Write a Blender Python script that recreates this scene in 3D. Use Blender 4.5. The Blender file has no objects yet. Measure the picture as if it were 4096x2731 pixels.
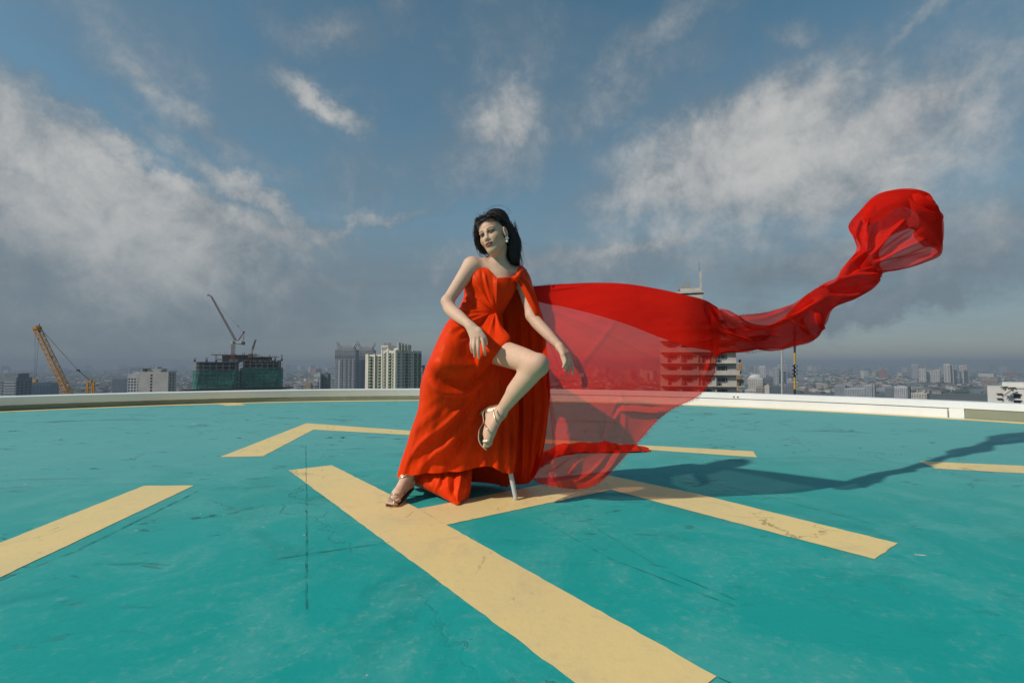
import bpy, math, random
import numpy as np
from mathutils import Vector, Matrix, Euler

random.seed(7)
rng = np.random.default_rng(11)
scene = bpy.context.scene
COL = scene.collection
R = math.radians

# ------------------------------------------------------------------ camera
FPX, CX, CY, VH, CAMH = 1980.0, 2048.0, 1365.5, 1458.0, 0.70   # photo pixels (4096 wide)
PITCH = math.atan((VH - CY) / FPX)
cam_data = bpy.data.cameras.new('camera')
cam_data.sensor_width = 36.0
cam_data.lens = 36.0 * FPX / 4096.0
cam_data.clip_start = 0.05
cam_data.clip_end = 60000
cam = bpy.data.objects.new('camera', cam_data)
cam.location = (0, 0, CAMH)
cam.rotation_euler = (R(90) + PITCH, 0, 0)
COL.objects.link(cam)
scene.camera = cam

# ------------------------------------------------------------------ light
SUN_AZ, SUN_EL = R(28), R(37.5)          # light travels towards +X, a little away from the camera
LDIR = Vector((math.cos(SUN_AZ) * math.cos(SUN_EL), math.sin(SUN_AZ) * math.cos(SUN_EL), -math.sin(SUN_EL)))
sun_data = bpy.data.lights.new('sun', 'SUN')
sun_data.energy = 3.3
sun_data.angle = R(1.2)
sun_data.color = (1.0, 0.94, 0.85)
sun = bpy.data.objects.new('sun', sun_data)
sun.rotation_euler = LDIR.to_track_quat('-Z', 'Y').to_euler()
COL.objects.link(sun)
vs = scene.view_settings
vs.view_transform = 'Standard'
vs.look = 'None'
vs.exposure = -0.03
vs.gamma = 1.0
vs.use_curve_mapping = False
scene.cycles.max_bounces = 8
scene.cycles.transparent_max_bounces = 24
scene.cycles.volume_bounces = 0
scene.cycles.use_denoising = True
scene.cycles.caustics_reflective = False
scene.cycles.caustics_refractive = False

def at(u, v, Y):
    """photo pixel + distance -> point in the place (metres)"""
    x = (u - CX) / FPX
    up = (CY - v) / FPX
    yy = math.cos(PITCH) - up * math.sin(PITCH)
    zz = math.sin(PITCH) + up * math.cos(PITCH)
    s = Y / yy
    return Vector((x * s, Y, CAMH + zz * s))

def gat(u, v, z=0.0):
    x = (u - CX) / FPX
    up = (CY - v) / FPX
    yy = math.cos(PITCH) - up * math.sin(PITCH)
    zz = math.sin(PITCH) + up * math.cos(PITCH)
    s = (z - CAMH) / zz
    return Vector((x * s, yy * s, z))

def proj(P):
    """world points (n,3) -> photo pixels (n,2)"""
    P = np.asarray(P, float)
    y = P[:, 1]; z = P[:, 2] - CAMH
    f = y * math.cos(PITCH) + z * math.sin(PITCH)
    up = -y * math.sin(PITCH) + z * math.cos(PITCH)
    return np.stack([CX + FPX * P[:, 0] / f, CY - FPX * up / f], 1)

def azel(u, v):
    p = at(u, v, 1.0) - Vector((0, 0, CAMH))
    p.normalize()
    return math.atan2(p.x, p.y), math.asin(p.z)

# ------------------------------------------------------------------ node helpers
class NT:
    def __init__(self, tree):
        self.t = tree; self.n = tree.nodes; self.l = tree.links
    def new(self, typ, **kw):
        n = self.n.new(typ)
        for k, v in kw.items():
            setattr(n, k, v)
        return n
    def link(self, a, b):
        self.l.new(a, b)
    def put(self, sock, v):
        if hasattr(v, 'is_linked') or isinstance(v, bpy.types.NodeSocket):
            self.l.new(v, sock)
        else:
            sock.default_value = v
    def math(self, op, a, b=None, c=None, clamp=False):
        n = self.new('ShaderNodeMath', operation=op, use_clamp=clamp)
        self.put(n.inputs[0], a)
        if b is not None: self.put(n.inputs[1], b)
        if c is not None: self.put(n.inputs[2], c)
        return n.outputs[0]
    def vmath(self, op, a, b=None, out=0):
        n = self.new('ShaderNodeVectorMath', operation=op)
        self.put(n.inputs[0], a)
        if b is not None: self.put(n.inputs[1], b)
        return n.outputs[out]
    def noise(self, vec, scale, detail=4, rough=0.55, dist=0.0, out='Fac'):
        n = self.new('ShaderNodeTexNoise')
        if vec is not None: self.l.new(vec, n.inputs['Vector'])
        n.inputs['Scale'].default_value = scale
        n.inputs['Detail'].default_value = detail
        n.inputs['Roughness'].default_value = rough
        n.inputs['Distortion'].default_value = dist
        return n.outputs[out]
    def rng(self, v, a, b, c=0.0, d=1.0, smooth=True):
        n = self.new('ShaderNodeMapRange', interpolation_type='SMOOTHSTEP' if smooth else 'LINEAR')
        self.put(n.inputs[0], v)
        n.inputs[1].default_value = a; n.inputs[2].default_value = b
        n.inputs[3].default_value = c; n.inputs[4].default_value = d
        return n.outputs[0]
    def mix(self, f, a, b, blend='MIX'):
        n = self.new('ShaderNodeMix', data_type='RGBA', blend_type=blend)
        self.put(n.inputs[0], f)
        for s, v in ((n.inputs[6], a), (n.inputs[7], b)):
            if isinstance(v, bpy.types.NodeSocket): self.l.new(v, s)
            else: s.default_value = (*v[:3], 1.0)
        return n.outputs[2]
    def mapping(self, vec, loc=(0, 0, 0), rot=(0, 0, 0), scale=(1, 1, 1), typ='POINT'):
        n = self.new('ShaderNodeMapping', vector_type=typ)
        self.l.new(vec, n.inputs[0])
        n.inputs[1].default_value = loc; n.inputs[2].default_value = rot; n.inputs[3].default_value = scale
        return n.outputs[0]

# ------------------------------------------------------------------ world: sky with clouds
world = bpy.data.worlds.new('World')
scene.world = world
world.use_nodes = True
w = NT(world.node_tree)
w.n.clear()
wout = w.new('ShaderNodeOutputWorld')
bg = w.new('ShaderNodeBackground')
sky = w.new('ShaderNodeTexSky', sky_type='NISHITA')
sky.sun_disc = False
sky.sun_elevation = SUN_EL
sky.sun_rotation = math.atan2(-LDIR.x, -LDIR.y)
sky.altitude = 100
sky.air_density = 1.0
sky.dust_density = 0.7
sky.ozone_density = 2.2
tc = w.new('ShaderNodeTexCoord')
direc = w.vmath('NORMALIZE', tc.outputs['Generated'])
sep = w.new('ShaderNodeSeparateXYZ'); w.link(direc, sep.inputs[0])
az = w.math('ARCTAN2', sep.outputs[0], sep.outputs[1])
el = w.math('ARCSINE', sep.outputs[2])
comb = w.new('ShaderNodeCombineXYZ'); w.link(az, comb.inputs[0]); w.link(el, comb.inputs[1])
wn1 = w.vmath('SUBTRACT', w.noise(direc, 3.2, 3, 0.6, out='Color'), (0.5, 0.5, 0.5))
wn2 = w.vmath('SUBTRACT', w.noise(direc, 11.0, 6, 0.66, out='Color'), (0.5, 0.5, 0.5))
q = w.vmath('ADD', comb.outputs[0], w.vmath('MULTIPLY', wn1, (0.11, 0.08, 0)))
q = w.vmath('ADD', q, w.vmath('MULTIPLY', wn2, (0.14, 0.11, 0)))
# clouds: (centre px, semi-axes px, slope in the picture (deg, down to the right), weight, hard core)
CLOUDS = [
    ((180, 640), (1330, 300), 28, 0.95, 0.30), ((450, 980), (1250, 420), 16, 0.80, 0.0), ((120, 1250), (1300, 260), 4, 0.5, 0.0),
    ((800, 470), (560, 120), 24, 0.62, 0.0), ((1270, 410), (270, 75), 22, 0.85, 0.05),
    ((2000, 480), (230, 170), -20, 0.80, 0.0), ((1950, 640), (620, 190), -10, 0.42, 0.0),
    ((2950, 560), (780, 230), -14, 0.86, 0.05), ((3400, 620), (1250, 400), -12, 0.76, 0.0),
    ((3250, 640), (900, 70), -16, 0.66, 0.0), ((3500, 190), (950, 60), -18, 0.50, 0.0), ((3900, 330), (500, 60), -20, 0.42, 0.0),
    ((2640, 130), (620, 75), -24, 0.46, 0.0), ((1370, 140), (210, 95), -10, 0.62, 0.0),
    ((1150, 160), (170, 80), 12, 0.42, 0.0), ((2500, 1000), (760, 50), -8, 0.52, 0.0),
    ((1450, 890), (640, 42), -16, 0.50, 0.0), ((1420, 700), (230, 260), 15, 0.36, 0.0),
    ((2600, 800), (620, 130), -5, 0.56, 0.0), ((3150, 145), (140, 75), 10, 0.52, 0.0),
    ((600, 180), (1100, 230), 14, 0.42, 0.0), ((3450, 1250), (520, 70), -15, 0.40, 0.0),
    ((3700, 1000), (1200, 260), -5, 0.50, 0.0), ((950, 900), (480, 130), 14, 0.62, 0.1),
    ((1580, 30), (120, 70), 25, 0.5, 0.0), ((2080, 130), (330, 190), 30, 0.26, 0.0),
    ((2150, 1050), (1900, 180), -3, 0.40, 0.0), ((3300, 800), (1500, 330), -8, 0.50, 0.0), ((2450, 420), (600, 130), -25, 0.42, 0.0),
    ((500, 620), (1000, 110), 27, 0.75, 0.1), ((1000, 770), (520, 80), 26, 0.75, 0.1), ((3000, 400), (700, 60), -17, 0.5, 0.0),
]
acc = None
for (c, s, ang, wt, soft) in CLOUDS:
    a0, e0 = azel(*c)
    dx = 1.0 / FPX * math.cos(a0) ** 2
    ca = math.radians(ang)
    m = w.mapping(q, loc=(a0, e0, 0), rot=(0, 0, -ca), scale=(s[0] * dx, s[1] * dx, 1), typ='TEXTURE')
    ln = w.vmath('LENGTH', m, out=1)
    f = w.rng(ln, soft, 1.45, wt, 0.0)
    acc = f if acc is None else w.math('ADD', w.math('MAXIMUM', acc, f), w.math('MULTIPLY', w.math('MINIMUM', acc, f), 0.22))
pl = w.new('ShaderNodeCombineXYZ')
zc = w.math('ADD', w.math('MAXIMUM', sep.outputs[2], 0.0), 0.14)
w.link(w.math('DIVIDE', sep.outputs[0], zc), pl.inputs[0]); w.link(w.math('DIVIDE', sep.outputs[1], zc), pl.inputs[1])
stre = w.mapping(pl.outputs[0], rot=(0, 0, R(-24)), scale=(0.22, 1.15, 1.0))
fb = w.noise(stre, 1.6, 9, 0.64, 0.4)
fb2 = w.noise(direc, 7.5, 10, 0.66, 0.25)
fbm = w.math('ADD', w.math('MULTIPLY', fb, 0.62), w.math('MULTIPLY', fb2, 0.38))
low = w.rng(sep.outputs[2], 0.08, 0.34, 0.74, 0.06)              # bank of far cloud all round the horizon
calm = w.rng(sep.outputs[2], 0.04, 0.36, 0.22, 1.0)           # far cloud reads smoother
dens = w.math('ADD', w.math('ADD', w.math('MULTIPLY', acc, 1.12), low), w.math('MULTIPLY', calm, w.math('ADD', w.math('MULTIPLY', w.math('SUBTRACT', fbm, 0.5), 1.6), w.math('MULTIPLY', w.math('SUBTRACT', w.noise(direc, 30.0, 8, 0.74), 0.5), 0.35))))
cov = w.rng(dens, -0.12, 1.05, 0.0, 0.95, smooth=False)
fine = w.noise(direc, 30.0, 8, 0.74)
lit = w.rng(w.math('ADD', w.math('ADD', w.math('MULTIPLY', fb2, 0.8), w.math('MULTIPLY', fine, 0.25)), w.math('MULTIPLY', acc, 0.42)), 0.58, 1.12)
lit = w.math('MULTIPLY', lit, w.rng(sep.outputs[2], 0.0, 0.32, 0.35, 1.0))
SKYK = 0.10
ccol = w.mix(lit, (0.165 / SKYK, 0.212 / SKYK, 0.252 / SKYK), (0.56 / SKYK, 0.555 / SKYK, 0.54 / SKYK))
hs = w.new('ShaderNodeHueSaturation')
hs.inputs['Hue'].default_value = 0.472
hs.inputs['Saturation'].default_value = 1.08
w.link(sky.outputs[0], hs.inputs['Color'])
final = w.mix(cov, hs.outputs[0], ccol)
w.link(final, bg.inputs[0])
bg.inputs[1].default_value = SKYK
w.link(bg.outputs[0], wout.inputs[0])

# ------------------------------------------------------------------ materials
def material(name):
    m = bpy.data.materials.new(name)
    m.use_nodes = True
    t = NT(m.node_tree)
    b = t.n['Principled BSDF']
    return m, t, b

MATS = {}
def plain(name, col, rough=0.6, metal=0.0, var=0.0, vscale=4.0, bump=0.0, bscale=40.0, spec=0.5, coord='Object', col2=None):
    """procedural material: base colour with noise mottling and optional fine relief"""
    if name in MATS: return MATS[name]
    m, t, b = material(name)
    b.inputs['Roughness'].default_value = rough
    b.inputs['Metallic'].default_value = metal
    b.inputs['Specular IOR Level'].default_value = spec
    tcn = t.new('ShaderNodeTexCoord')
    vec = tcn.outputs[coord]
    f = t.noise(vec, vscale, 6, 0.6)
    c2 = col2 if col2 else tuple(max(0, c * (1 - var)) for c in col)
    t.link(t.mix(t.rng(f, 0.3, 0.72), col, c2), b.inputs['Base Color'])
    if bump > 0:
        bn = t.new('ShaderNodeBump')
        bn.inputs['Strength'].default_value = bump
        bn.inputs['Distance'].default_value = 0.01
        t.link(t.noise(vec, bscale, 5, 0.6), bn.inputs['Height'])
        t.link(bn.outputs[0], b.inputs['Normal'])
    MATS[name] = m
    return m

# ------------------------------------------------------------------ object helpers
def tag(o, label=None, cat=None, group=None, kind=None):
    if label: o['label'] = label
    if cat: o['category'] = cat
    if group: o['group'] = group
    if kind: o['kind'] = kind
    return o

def link(o, parent=None):
    COL.objects.link(o)
    if parent is not None:
        o.parent = parent
    return o

def empty(name, loc, label=None, cat=None, group=None):
    o = bpy.data.objects.new(name, None)
    o.location = loc
    o.empty_display_size = 0.1
    COL.objects.link(o)
    return tag(o, label, cat, group)

def mesh_obj(name, verts, faces, mat, parent=None, smooth=False, origin=None):
    """verts are given in world coordinates; a child keeps them there"""
    me = bpy.data.meshes.new(name)
    V = np.asarray(verts, np.float64).reshape(-1, 3)
    off = np.zeros(3)
    if parent is not None:
        p = parent
        while p is not None:
            off += np.array(p.location); p = p.parent
    if origin is not None:
        loc = np.array(origin) - off
    else:
        loc = np.zeros(3)
    me.from_pydata((V - off - loc).tolist(), [], [list(map(int, f)) for f in faces] if not isinstance(faces, np.ndarray) else faces.tolist())
    if smooth:
        me.polygons.foreach_set('use_smooth', np.ones(len(me.polygons), bool))
    if mat is not None:
        for mm in (mat if isinstance(mat, (list, tuple)) else [mat]):
            me.materials.append(mm)
    o = bpy.data.objects.new(name, me)
    o.location = loc
    link(o, parent)
    return o

class MB:
    """collects boxes, beams and prisms into one mesh"""
    def __init__(self): self.v = []; self.f = []; self.mi = []
    def add(self, vs_, fs_, mi=0):
        k = len(self.v)
        self.v += [tuple(p) for p in vs_]
        self.f += [[i + k for i in f] for f in fs_]
        self.mi += [mi] * len(fs_)
    def box(self, c, s, rz=0.0, mi=0):
        cx, cy, cz = c; sx, sy, sz = (k / 2 for k in s)
        cr, sr = math.cos(rz), math.sin(rz)
        P = []
        for z in (-sz, sz):
            for (x, y) in ((-sx, -sy), (sx, -sy), (sx, sy), (-sx, sy)):
                P.append((cx + x * cr - y * sr, cy + x * sr + y * cr, cz + z))
        self.add(P, [(3, 2, 1, 0), (4, 5, 6, 7), (0, 1, 5, 4), (1, 2, 6, 5), (2, 3, 7, 6), (3, 0, 4, 7)], mi)
    def beam(self, a, b, wd, mi=0, w2=None):
        a = Vector(a); b = Vector(b); d = b - a
        if d.length < 1e-6: return
        d.normalize()
        r = d.cross(Vector((0, 0, 1)))
        if r.length < 1e-3: r = Vector((1, 0, 0))
        r.normalize(); q_ = d.cross(r)
        P = []
        for p, ww in ((a, wd), (b, w2 if w2 else wd)):
            for (i, j) in ((-1, -1), (1, -1), (1, 1), (-1, 1)):
                P.append(p + r * (i * ww / 2) + q_ * (j * ww / 2))
        self.add(P, [(3, 2, 1, 0), (4, 5, 6, 7), (0, 1, 5, 4), (1, 2, 6, 5), (2, 3, 7, 6), (3, 0, 4, 7)], mi)
    def tube(self, pts, rad, n=10, mi=0):
        pts = [Vector(p) for p in pts]
        if not hasattr(rad, '__len__'): rad = [rad] * len(pts)
        rings = []
        prev = None
        for i, p in enumerate(pts):
            d = (pts[min(i + 1, len(pts) - 1)] - pts[max(i - 1, 0)]).normalized()
            r = prev - d * prev.dot(d) if prev is not None else d.cross(Vector((0.31, 0.2, 0.93)))
            if r.length < 1e-4: r = d.cross(Vector((1, 0, 0)))
            r.normalize(); prev = r; q_ = d.cross(r)
            rings.append([p + (r * math.cos(2 * math.pi * k / n) + q_ * math.sin(2 * math.pi * k / n)) * rad[i] for k in range(n)])
        V = [p for rg in rings for p in rg]
        F = []
        for i in range(len(pts) - 1):
            for k in range(n):
                F.append((i * n + k, i * n + (k + 1) % n, (i + 1) * n + (k + 1) % n, (i + 1) * n + k))
        F.append(tuple(range(n))[::-1]); F.append(tuple(range((len(pts) - 1) * n, len(pts) * n)))
        self.add(V, F, mi)
    def prism(self, poly, z0, z1, mi=0):
        n = len(poly)
        V = [(p[0], p[1], z0) for p in poly] + [(p[0], p[1], z1) for p in poly]
        F = [tuple(range(n))[::-1], tuple(range(n, 2 * n))] + [(i, (i + 1) % n, n + (i + 1) % n, n + i) for i in range(n)]
        self.add(V, F, mi)
    def build(self, name, mat, parent=None, smooth=False, origin=None):
        o = mesh_obj(name, self.v, self.f, mat, parent, smooth, origin)
        if any(self.mi):
            o.data.polygons.foreach_set('material_index', np.array(self.mi, np.int32))
        return o
# ================================================================== helipad deck
PC = Vector((-1.4, 0.4, 0)); PR = 9.5          # centre and radius of the round deck
def deck_material():
    m, t, b = material('teal_deck_paint')
    tcn = t.new('ShaderNodeTexCoord'); vec = tcn.outputs['Object']
    big = t.noise(vec, 0.55, 5, 0.6, 0.4)
    mid = t.noise(vec, 2.6, 7, 0.68, 0.8)
    fine = t.noise(vec, 30.0, 8, 0.72)
    c = t.mix(t.rng(big, 0.35, 0.7), (0.003, 0.325, 0.285), (0.010, 0.370, 0.330))
    c = t.mix(t.math('MULTIPLY', t.rng(mid, 0.44, 0.68), 0.55), c, (0.080, 0.395, 0.355))
    c = t.mix(t.math('MULTIPLY', t.rng(t.noise(vec, 1.3, 7, 0.7, 1.0), 0.50, 0.66), 0.50), c, (0.002, 0.235, 0.205))          # chalky worn patches
    c = t.mix(t.math('MULTIPLY', t.math('MULTIPLY', t.rng(fine, 0.50, 0.70), t.rng(mid, 0.35, 0.62)), 0.70), c, (0.160, 0.42, 0.38))
    c = t.mix(t.math('MULTIPLY', t.rng(t.noise(vec, 75.0, 4, 0.7), 0.54, 0.78), 0.35), c, (0.001, 0.15, 0.14))
    # chalkier, scuffed paint towards the rim of the deck
    geo = t.new('ShaderNodeNewGeometry')
    d = t.vmath('LENGTH', t.vmath('SUBTRACT', geo.outputs['Position'], (0.3, -0.5, 0.0)), out=1)
    c = t.mix(t.rng(t.math('ADD', d, t.math('MULTIPLY', mid, 1.5)), 2.6, 6.8, 0.0, 0.78), c, (0.145, 0.40, 0.380))
    # smudges, scrapes and peeled spots (more of them near the rim)
    st = t.mapping(vec, rot=(0, 0, R(8)), scale=(0.65, 1.9, 1))
    rim = t.rng(d, 2.0, 6.5)
    sm = t.noise(st, 1.15, 8, 0.68, 0.8)
    c = t.mix(t.math('MULTIPLY', t.math('MULTIPLY', t.rng(sm, 0.57, 0.70), rim), 0.7), c, (0.035, 0.075, 0.075))
    pe = t.noise(st, 5.5, 5, 0.62, 1.2)
    c = t.mix(t.math('MULTIPLY', t.math('MULTIPLY', t.rng(pe, 0.625, 0.66), t.rng(big, 0.38, 0.55)), t.rng(d, 1.2, 4.5, 0.05, 0.9)), c, (0.030, 0.038, 0.036))
    ch = t.noise(t.mapping(vec, rot=(0, 0, R(-20)), scale=(1.0, 1.6, 1)), 7.7, 4, 0.6, 0.6)
    c = t.mix(t.rng(ch, 0.722, 0.735), c, (0.62, 0.58, 0.52))
    # hairline cracks
    vo = t.new('ShaderNodeTexVoronoi', feature='DISTANCE_TO_EDGE')
    t.link(t.vmath('ADD', vec, t.vmath('MULTIPLY', t.noise(vec, 3.0, 6, 0.6, out='Color'), (0.5, 0.5, 0))), vo.inputs['Vector'])
    vo.inputs['Scale'].default_value = 0.55
    crack = t.rng(vo.outputs['Distance'], 0.0022, 0.0055, 1.0, 0.0)
    crack = t.math('MULTIPLY', crack, t.rng(t.noise(vec, 1.3, 4, 0.6), 0.47, 0.6))
    c = t.mix(t.math('MULTIPLY', crack, 0.35), c, (0.02, 0.09, 0.08))
    t.link(c, b.inputs['Base Color'])
    t.link(t.rng(mid, 0.3, 0.7, 0.62, 0.85), b.inputs['Roughness'])
    b.inputs['Specular IOR Level'].default_value = 0.28
    h = t.math('ADD', t.math('MULTIPLY', fine, 0.6), t.math('ADD', t.math('MULTIPLY', mid, 1.2), t.math('MULTIPLY', crack, -1.2)))
    bn = t.new('ShaderNodeBump'); bn.inputs['Strength'].default_value = 0.35; bn.inputs['Distance'].default_value = 0.006
    t.link(h, bn.inputs['Height']); t.link(bn.outputs[0], b.inputs['Normal'])
    return m

def yellow_material():
    m, t, b = material('yellow_marking_paint')
    tcn = t.new('ShaderNodeTexCoord'); vec = tcn.outputs['Object']
    f = t.noise(vec, 1.7, 6, 0.6, 0.4); g = t.noise(vec, 26, 7, 0.7)
    c = t.mix(t.rng(f, 0.32, 0.7), (0.88, 0.65, 0.27), (0.80, 0.61, 0.28))
    c = t.mix(t.math('MULTIPLY', t.rng(g, 0.5, 0.75), 0.45), c, (0.66, 0.52, 0.29))
    sc = t.noise(t.mapping(vec, scale=(1.4, 0.6, 1)), 9, 5, 0.65, 1.0)
    c = t.mix(t.math('MULTIPLY', t.rng(sc, 0.63, 0.70), 0.5), c, (0.30, 0.24, 0.14))
    c = t.mix(t.math('MULTIPLY', t.rng(t.noise(vec, 5.0, 8, 0.72, 0.6), 0.50, 0.72), 0.35), c, (0.50, 0.42, 0.26))
    c = t.mix(t.rng(t.noise(t.mapping(vec, rot=(0, 0, R(30)), scale=(1, 1.7, 1)), 16, 6, 0.7, 0.8), 0.71, 0.735), c, (0.02, 0.27, 0.24))
    vo = t.new('ShaderNodeTexVoronoi', feature='DISTANCE_TO_EDGE')
    t.link(t.vmath('ADD', vec, t.vmath('MULTIPLY', t.noise(vec, 4.0, 6, 0.65, out='Color'), (0.45, 0.45, 0))), vo.inputs['Vector'])
    vo.inputs['Scale'].default_value = 1.4
    crack = t.math('MULTIPLY', t.rng(vo.outputs['Distance'], 0.003, 0.008, 1.0, 0.0), t.rng(t.noise(vec, 1.1, 3, 0.5), 0.52, 0.62))
    c = t.mix(t.math('MULTIPLY', crack, 0.6), c, (0.20, 0.14, 0.07))
    t.link(c, b.inputs['Base Color'])
    b.inputs['Roughness'].default_value = 0.55
    b.inputs['Specular IOR Level'].default_value = 0.35
    bn = t.new('ShaderNodeBump'); bn.inputs['Strength'].default_value = 0.3; bn.inputs['Distance'].default_value = 0.005
    t.link(t.math('ADD', g, t.math('MULTIPLY', crack, -1.0)), bn.inputs['Height']); t.link(bn.outputs[0], b.inputs['Normal'])
    return m

M_TEAL = deck_material(); M_YEL = yellow_material()
NSEG = 180
ring = [(PC.x + PR * math.cos(2 * math.pi * k / NSEG), PC.y + PR * math.sin(2 * math.pi * k / NSEG)) for k in range(NSEG)]
mb = MB(); mb.prism(ring, -1.2, 0.0)
deck = mb.build('helipad_deck', M_TEAL); tag(deck, kind='structure')

def sheet(name, pix, z=0.0018, mat=None, parent=None, pts=None):
    """flat painted sheet with slightly ragged edges"""
    P = pts if pts else [gat(u, v) for (u, v) in pix]
    out = []
    n = len(P)
    for i in range(n):
        a, c = P[i], P[(i + 1) % n]
        L = (c - a).length
        k = max(1, int(L / 0.035))
        nrm = Vector((-(c - a).y, (c - a).x, 0)).normalized()
        for j in range(k):
            p = a.lerp(c, j / k)
            if j: p = p + nrm * random.gauss(0, 0.0013)
            out.append((p.x, p.y, z))
    return mesh_obj(name, out, [list(range(len(out)))], mat or M_YEL, parent)

# big H (three bars, butted) and the broken triangle round it
def bar(a, c, wd):
    d = (c - a).normalized(); n = Vector((-d.y, d.x, 0)) * wd / 2
    return [a - n, c - n, c + n, a + n]
dH = (gat(2866.5, 2706) - gat(1327, 1860.5)).normalized()
nH = Vector((-dH.y, dH.x, 0))                                   # to the right / away
hs_ = []
Hn = [gat(1154.7, 1880.5), gat(2287.5, 2731), gat(2640, 2990), gat(2866.5, 2706), gat(1785, 2099), gat(2444.2, 1958.9),
      gat(3497.8, 2236.7), gat(3591, 2173.1), gat(2788, 1974.6), gat(2410, 1880), gat(2385, 1898), gat(1673.6, 2034.7), gat(1327, 1860.5)]
near_end = gat(2866.5, 2706)
Hn[2] = near_end + (gat(2287.5, 2731) - near_end).normalized() * 0.0
# near end of the first stroke squared off
wS = abs((gat(1154.7, 1880.5) - gat(1327, 1860.5)).dot(nH))
Hn[1] = near_end - nH * (0.27 if nH.x > 0 else -0.27)
Hpoly = [Hn[0], Hn[1], near_end, Hn[4], Hn[5], Hn[6], Hn[7], Hn[8]]
far = Hn[8] + (Hn[8] - Hn[7]).normalized() * 1.35
Hpoly += [far]
marking = sheet('letter_marking', None, 0.0018, M_YEL, deck, pts=[Hn[0], Hn[1], near_end, Hn[4], Hn[11] , Hn[12]])
marking2 = sheet('letter_marking', None, 0.0018, M_YEL, deck, pts=[Hn[4], Hn[5], gat(2395, 1893), Hn[11]])
sfar = Hn[8] + (Hn[8] - Hn[7]).normalized() * 2.35
snear = Hn[5] + (Hn[5] - Hn[6]).normalized() * 0.95
marking3 = sheet('letter_marking', None, 0.0018, M_YEL, deck, pts=[gat(2395, 1893), Hn[5], Hn[6], Hn[7], Hn[8]])
# (the rear bar goes on behind the gown)
sheet('line_marking', [(-340, 2462), (0, 2309.8), (776.7, 1941.5), (574.7, 1943.2), (0, 2170.5), (-340, 2318)], parent=deck)
sheet('line_marking', [(879.5, 1828.3), (1051.9, 1824.8), (1254, 1718), (1660, 1741), (2590, 1799), (3028.5, 1829.2), (3012.8, 1804.8), (2531, 1778.6), (1660, 1724), (1226, 1692.4)], parent=deck)
sheet('line_marking', [(3678, 1844.8), (3741.6, 1874.4), (4096, 1893.6), (4500, 1916), (4500, 1884), (4096, 1863)], parent=deck)

# expansion joints: thin raised seams of filler
M_SEAM = plain('seam_filler', (0.006, 0.235, 0.195), 0.8, var=0.75, vscale=9, bump=0.4, bscale=60)
def seam(pix, wd):
    pts = [gat(u, v) for u, v in pix]
    V = []; F = []
    d = []
    tot = 0
    for i in range(len(pts) - 1):
        a, c = pts[i], pts[i + 1]
        k = max(2, int((c - a).length / 0.03))
        for j in range(k + (i == len(pts) - 2)):
            d.append((a.lerp(c, j / k), (c - a).normalized()))
    for p, t_ in d:
        n = Vector((-t_.y, t_.x, 0)); ww = wd * max(0.15, random.gauss(0.7, 0.4)) / 2
        p = p + n * random.gauss(0, 0.0013)
        V += [tuple(p - n * ww + Vector((0, 0, 0.0032))), tuple(p + n * ww + Vector((0, 0, 0.0032)))]
    for i in range(len(d) - 1):
        F.append((2 * i, 2 * i + 1, 2 * i + 3, 2 * i + 2))
    return mesh_obj('seam', V, F, M_SEAM, deck)
seam([(1222, 1782), (1225, 1960), (1224, 2440)], 0.0026)
seam([(1100, 2238), (1225, 2218), (1560, 2170)], 0.004)
seam([(840, 1962), (1180, 1938)], 0.003)
seam([(2150, 2075), (2440, 2235), (2930, 2425)], 0.0022)
seam([(2290, 2055), (2660, 2285), (2940, 2400)], 0.0016)
seam([(2620, 1890), (2900, 1945), (3550, 2110)], 0.003)
seam([(-40, 2335), (300, 2205), (790, 1965)], 0.004)
seam([(2870, 2712), (2960, 2750)], 0.006)

# rim line round the deck (inside the parapet)
def arc_strip(name, r0, r1, z0, z1, a0, a1, mat, parent, n=140, jitter=0.0):
    V = []; F = []
    for k in range(n + 1):
        a = a0 + (a1 - a0) * k / n
        j = random.gauss(0, jitter) if jitter else 0
        for r, z in ((r0 + j, z0), (r1, z1)):
            V.append((PC.x + r * math.cos(a), PC.y + r * math.sin(a), z))
    for k in range(n):
        F.append((2 * k, 2 * k + 1, 2 * k + 3, 2 * k + 2))
    return mesh_obj(name, V, F, mat, parent)
arc_strip('rim_marking', PR - 0.27, PR - 0.03, 0.0018, 0.0018, R(-20), R(200), M_YEL, deck, 300, 0.008)
# jog of the rim line on the left
sheet('rim_marking', [(825, 1608), (905, 1623), (985, 1620), (905, 1602)], z=0.0030, parent=deck)

# ------------------------------------------------------------------ parapet
M_WHITE = plain('white_parapet_paint', (0.80, 0.79, 0.77), 0.75, var=0.08, vscale=2.0, bump=0.25, bscale=50)
M_OLIVE = plain('olive_parapet_paint', (0.25, 0.265, 0.19), 0.8, var=0.2, vscale=2.0, bump=0.2, bscale=50)
M_STAIN = plain('rust_stain', (0.30, 0.17, 0.06), 0.9, var=0.5, vscale=30)
par = empty('parapet_wall', (PC.x, PC.y + PR, 0), 'low white curved parapet wall round the edge of the helipad', 'parapet wall')
def arc_profile(name, prof, a0, a1, mat, parent, n=160):
    """sweep a closed (radius, height) profile round the deck"""
    V = []; F = []; m = len(prof)
    for k in range(n + 1):
        a = a0 + (a1 - a0) * k / n
        for r, z in prof:
            V.append((PC.x + r * math.cos(a), PC.y + r * math.sin(a), z))
    for k in range(n):
        for j in range(m):
            F.append((k * m + j, k * m + (j + 1) % m, (k + 1) * m + (j + 1) % m, (k + 1) * m + j))
    F.append(tuple(range(m))[::-1]); F.append(tuple(range(n * m, (n + 1) * m)))
    return mesh_obj(name, V, F, mat, parent)
TP = 0.215
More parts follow.
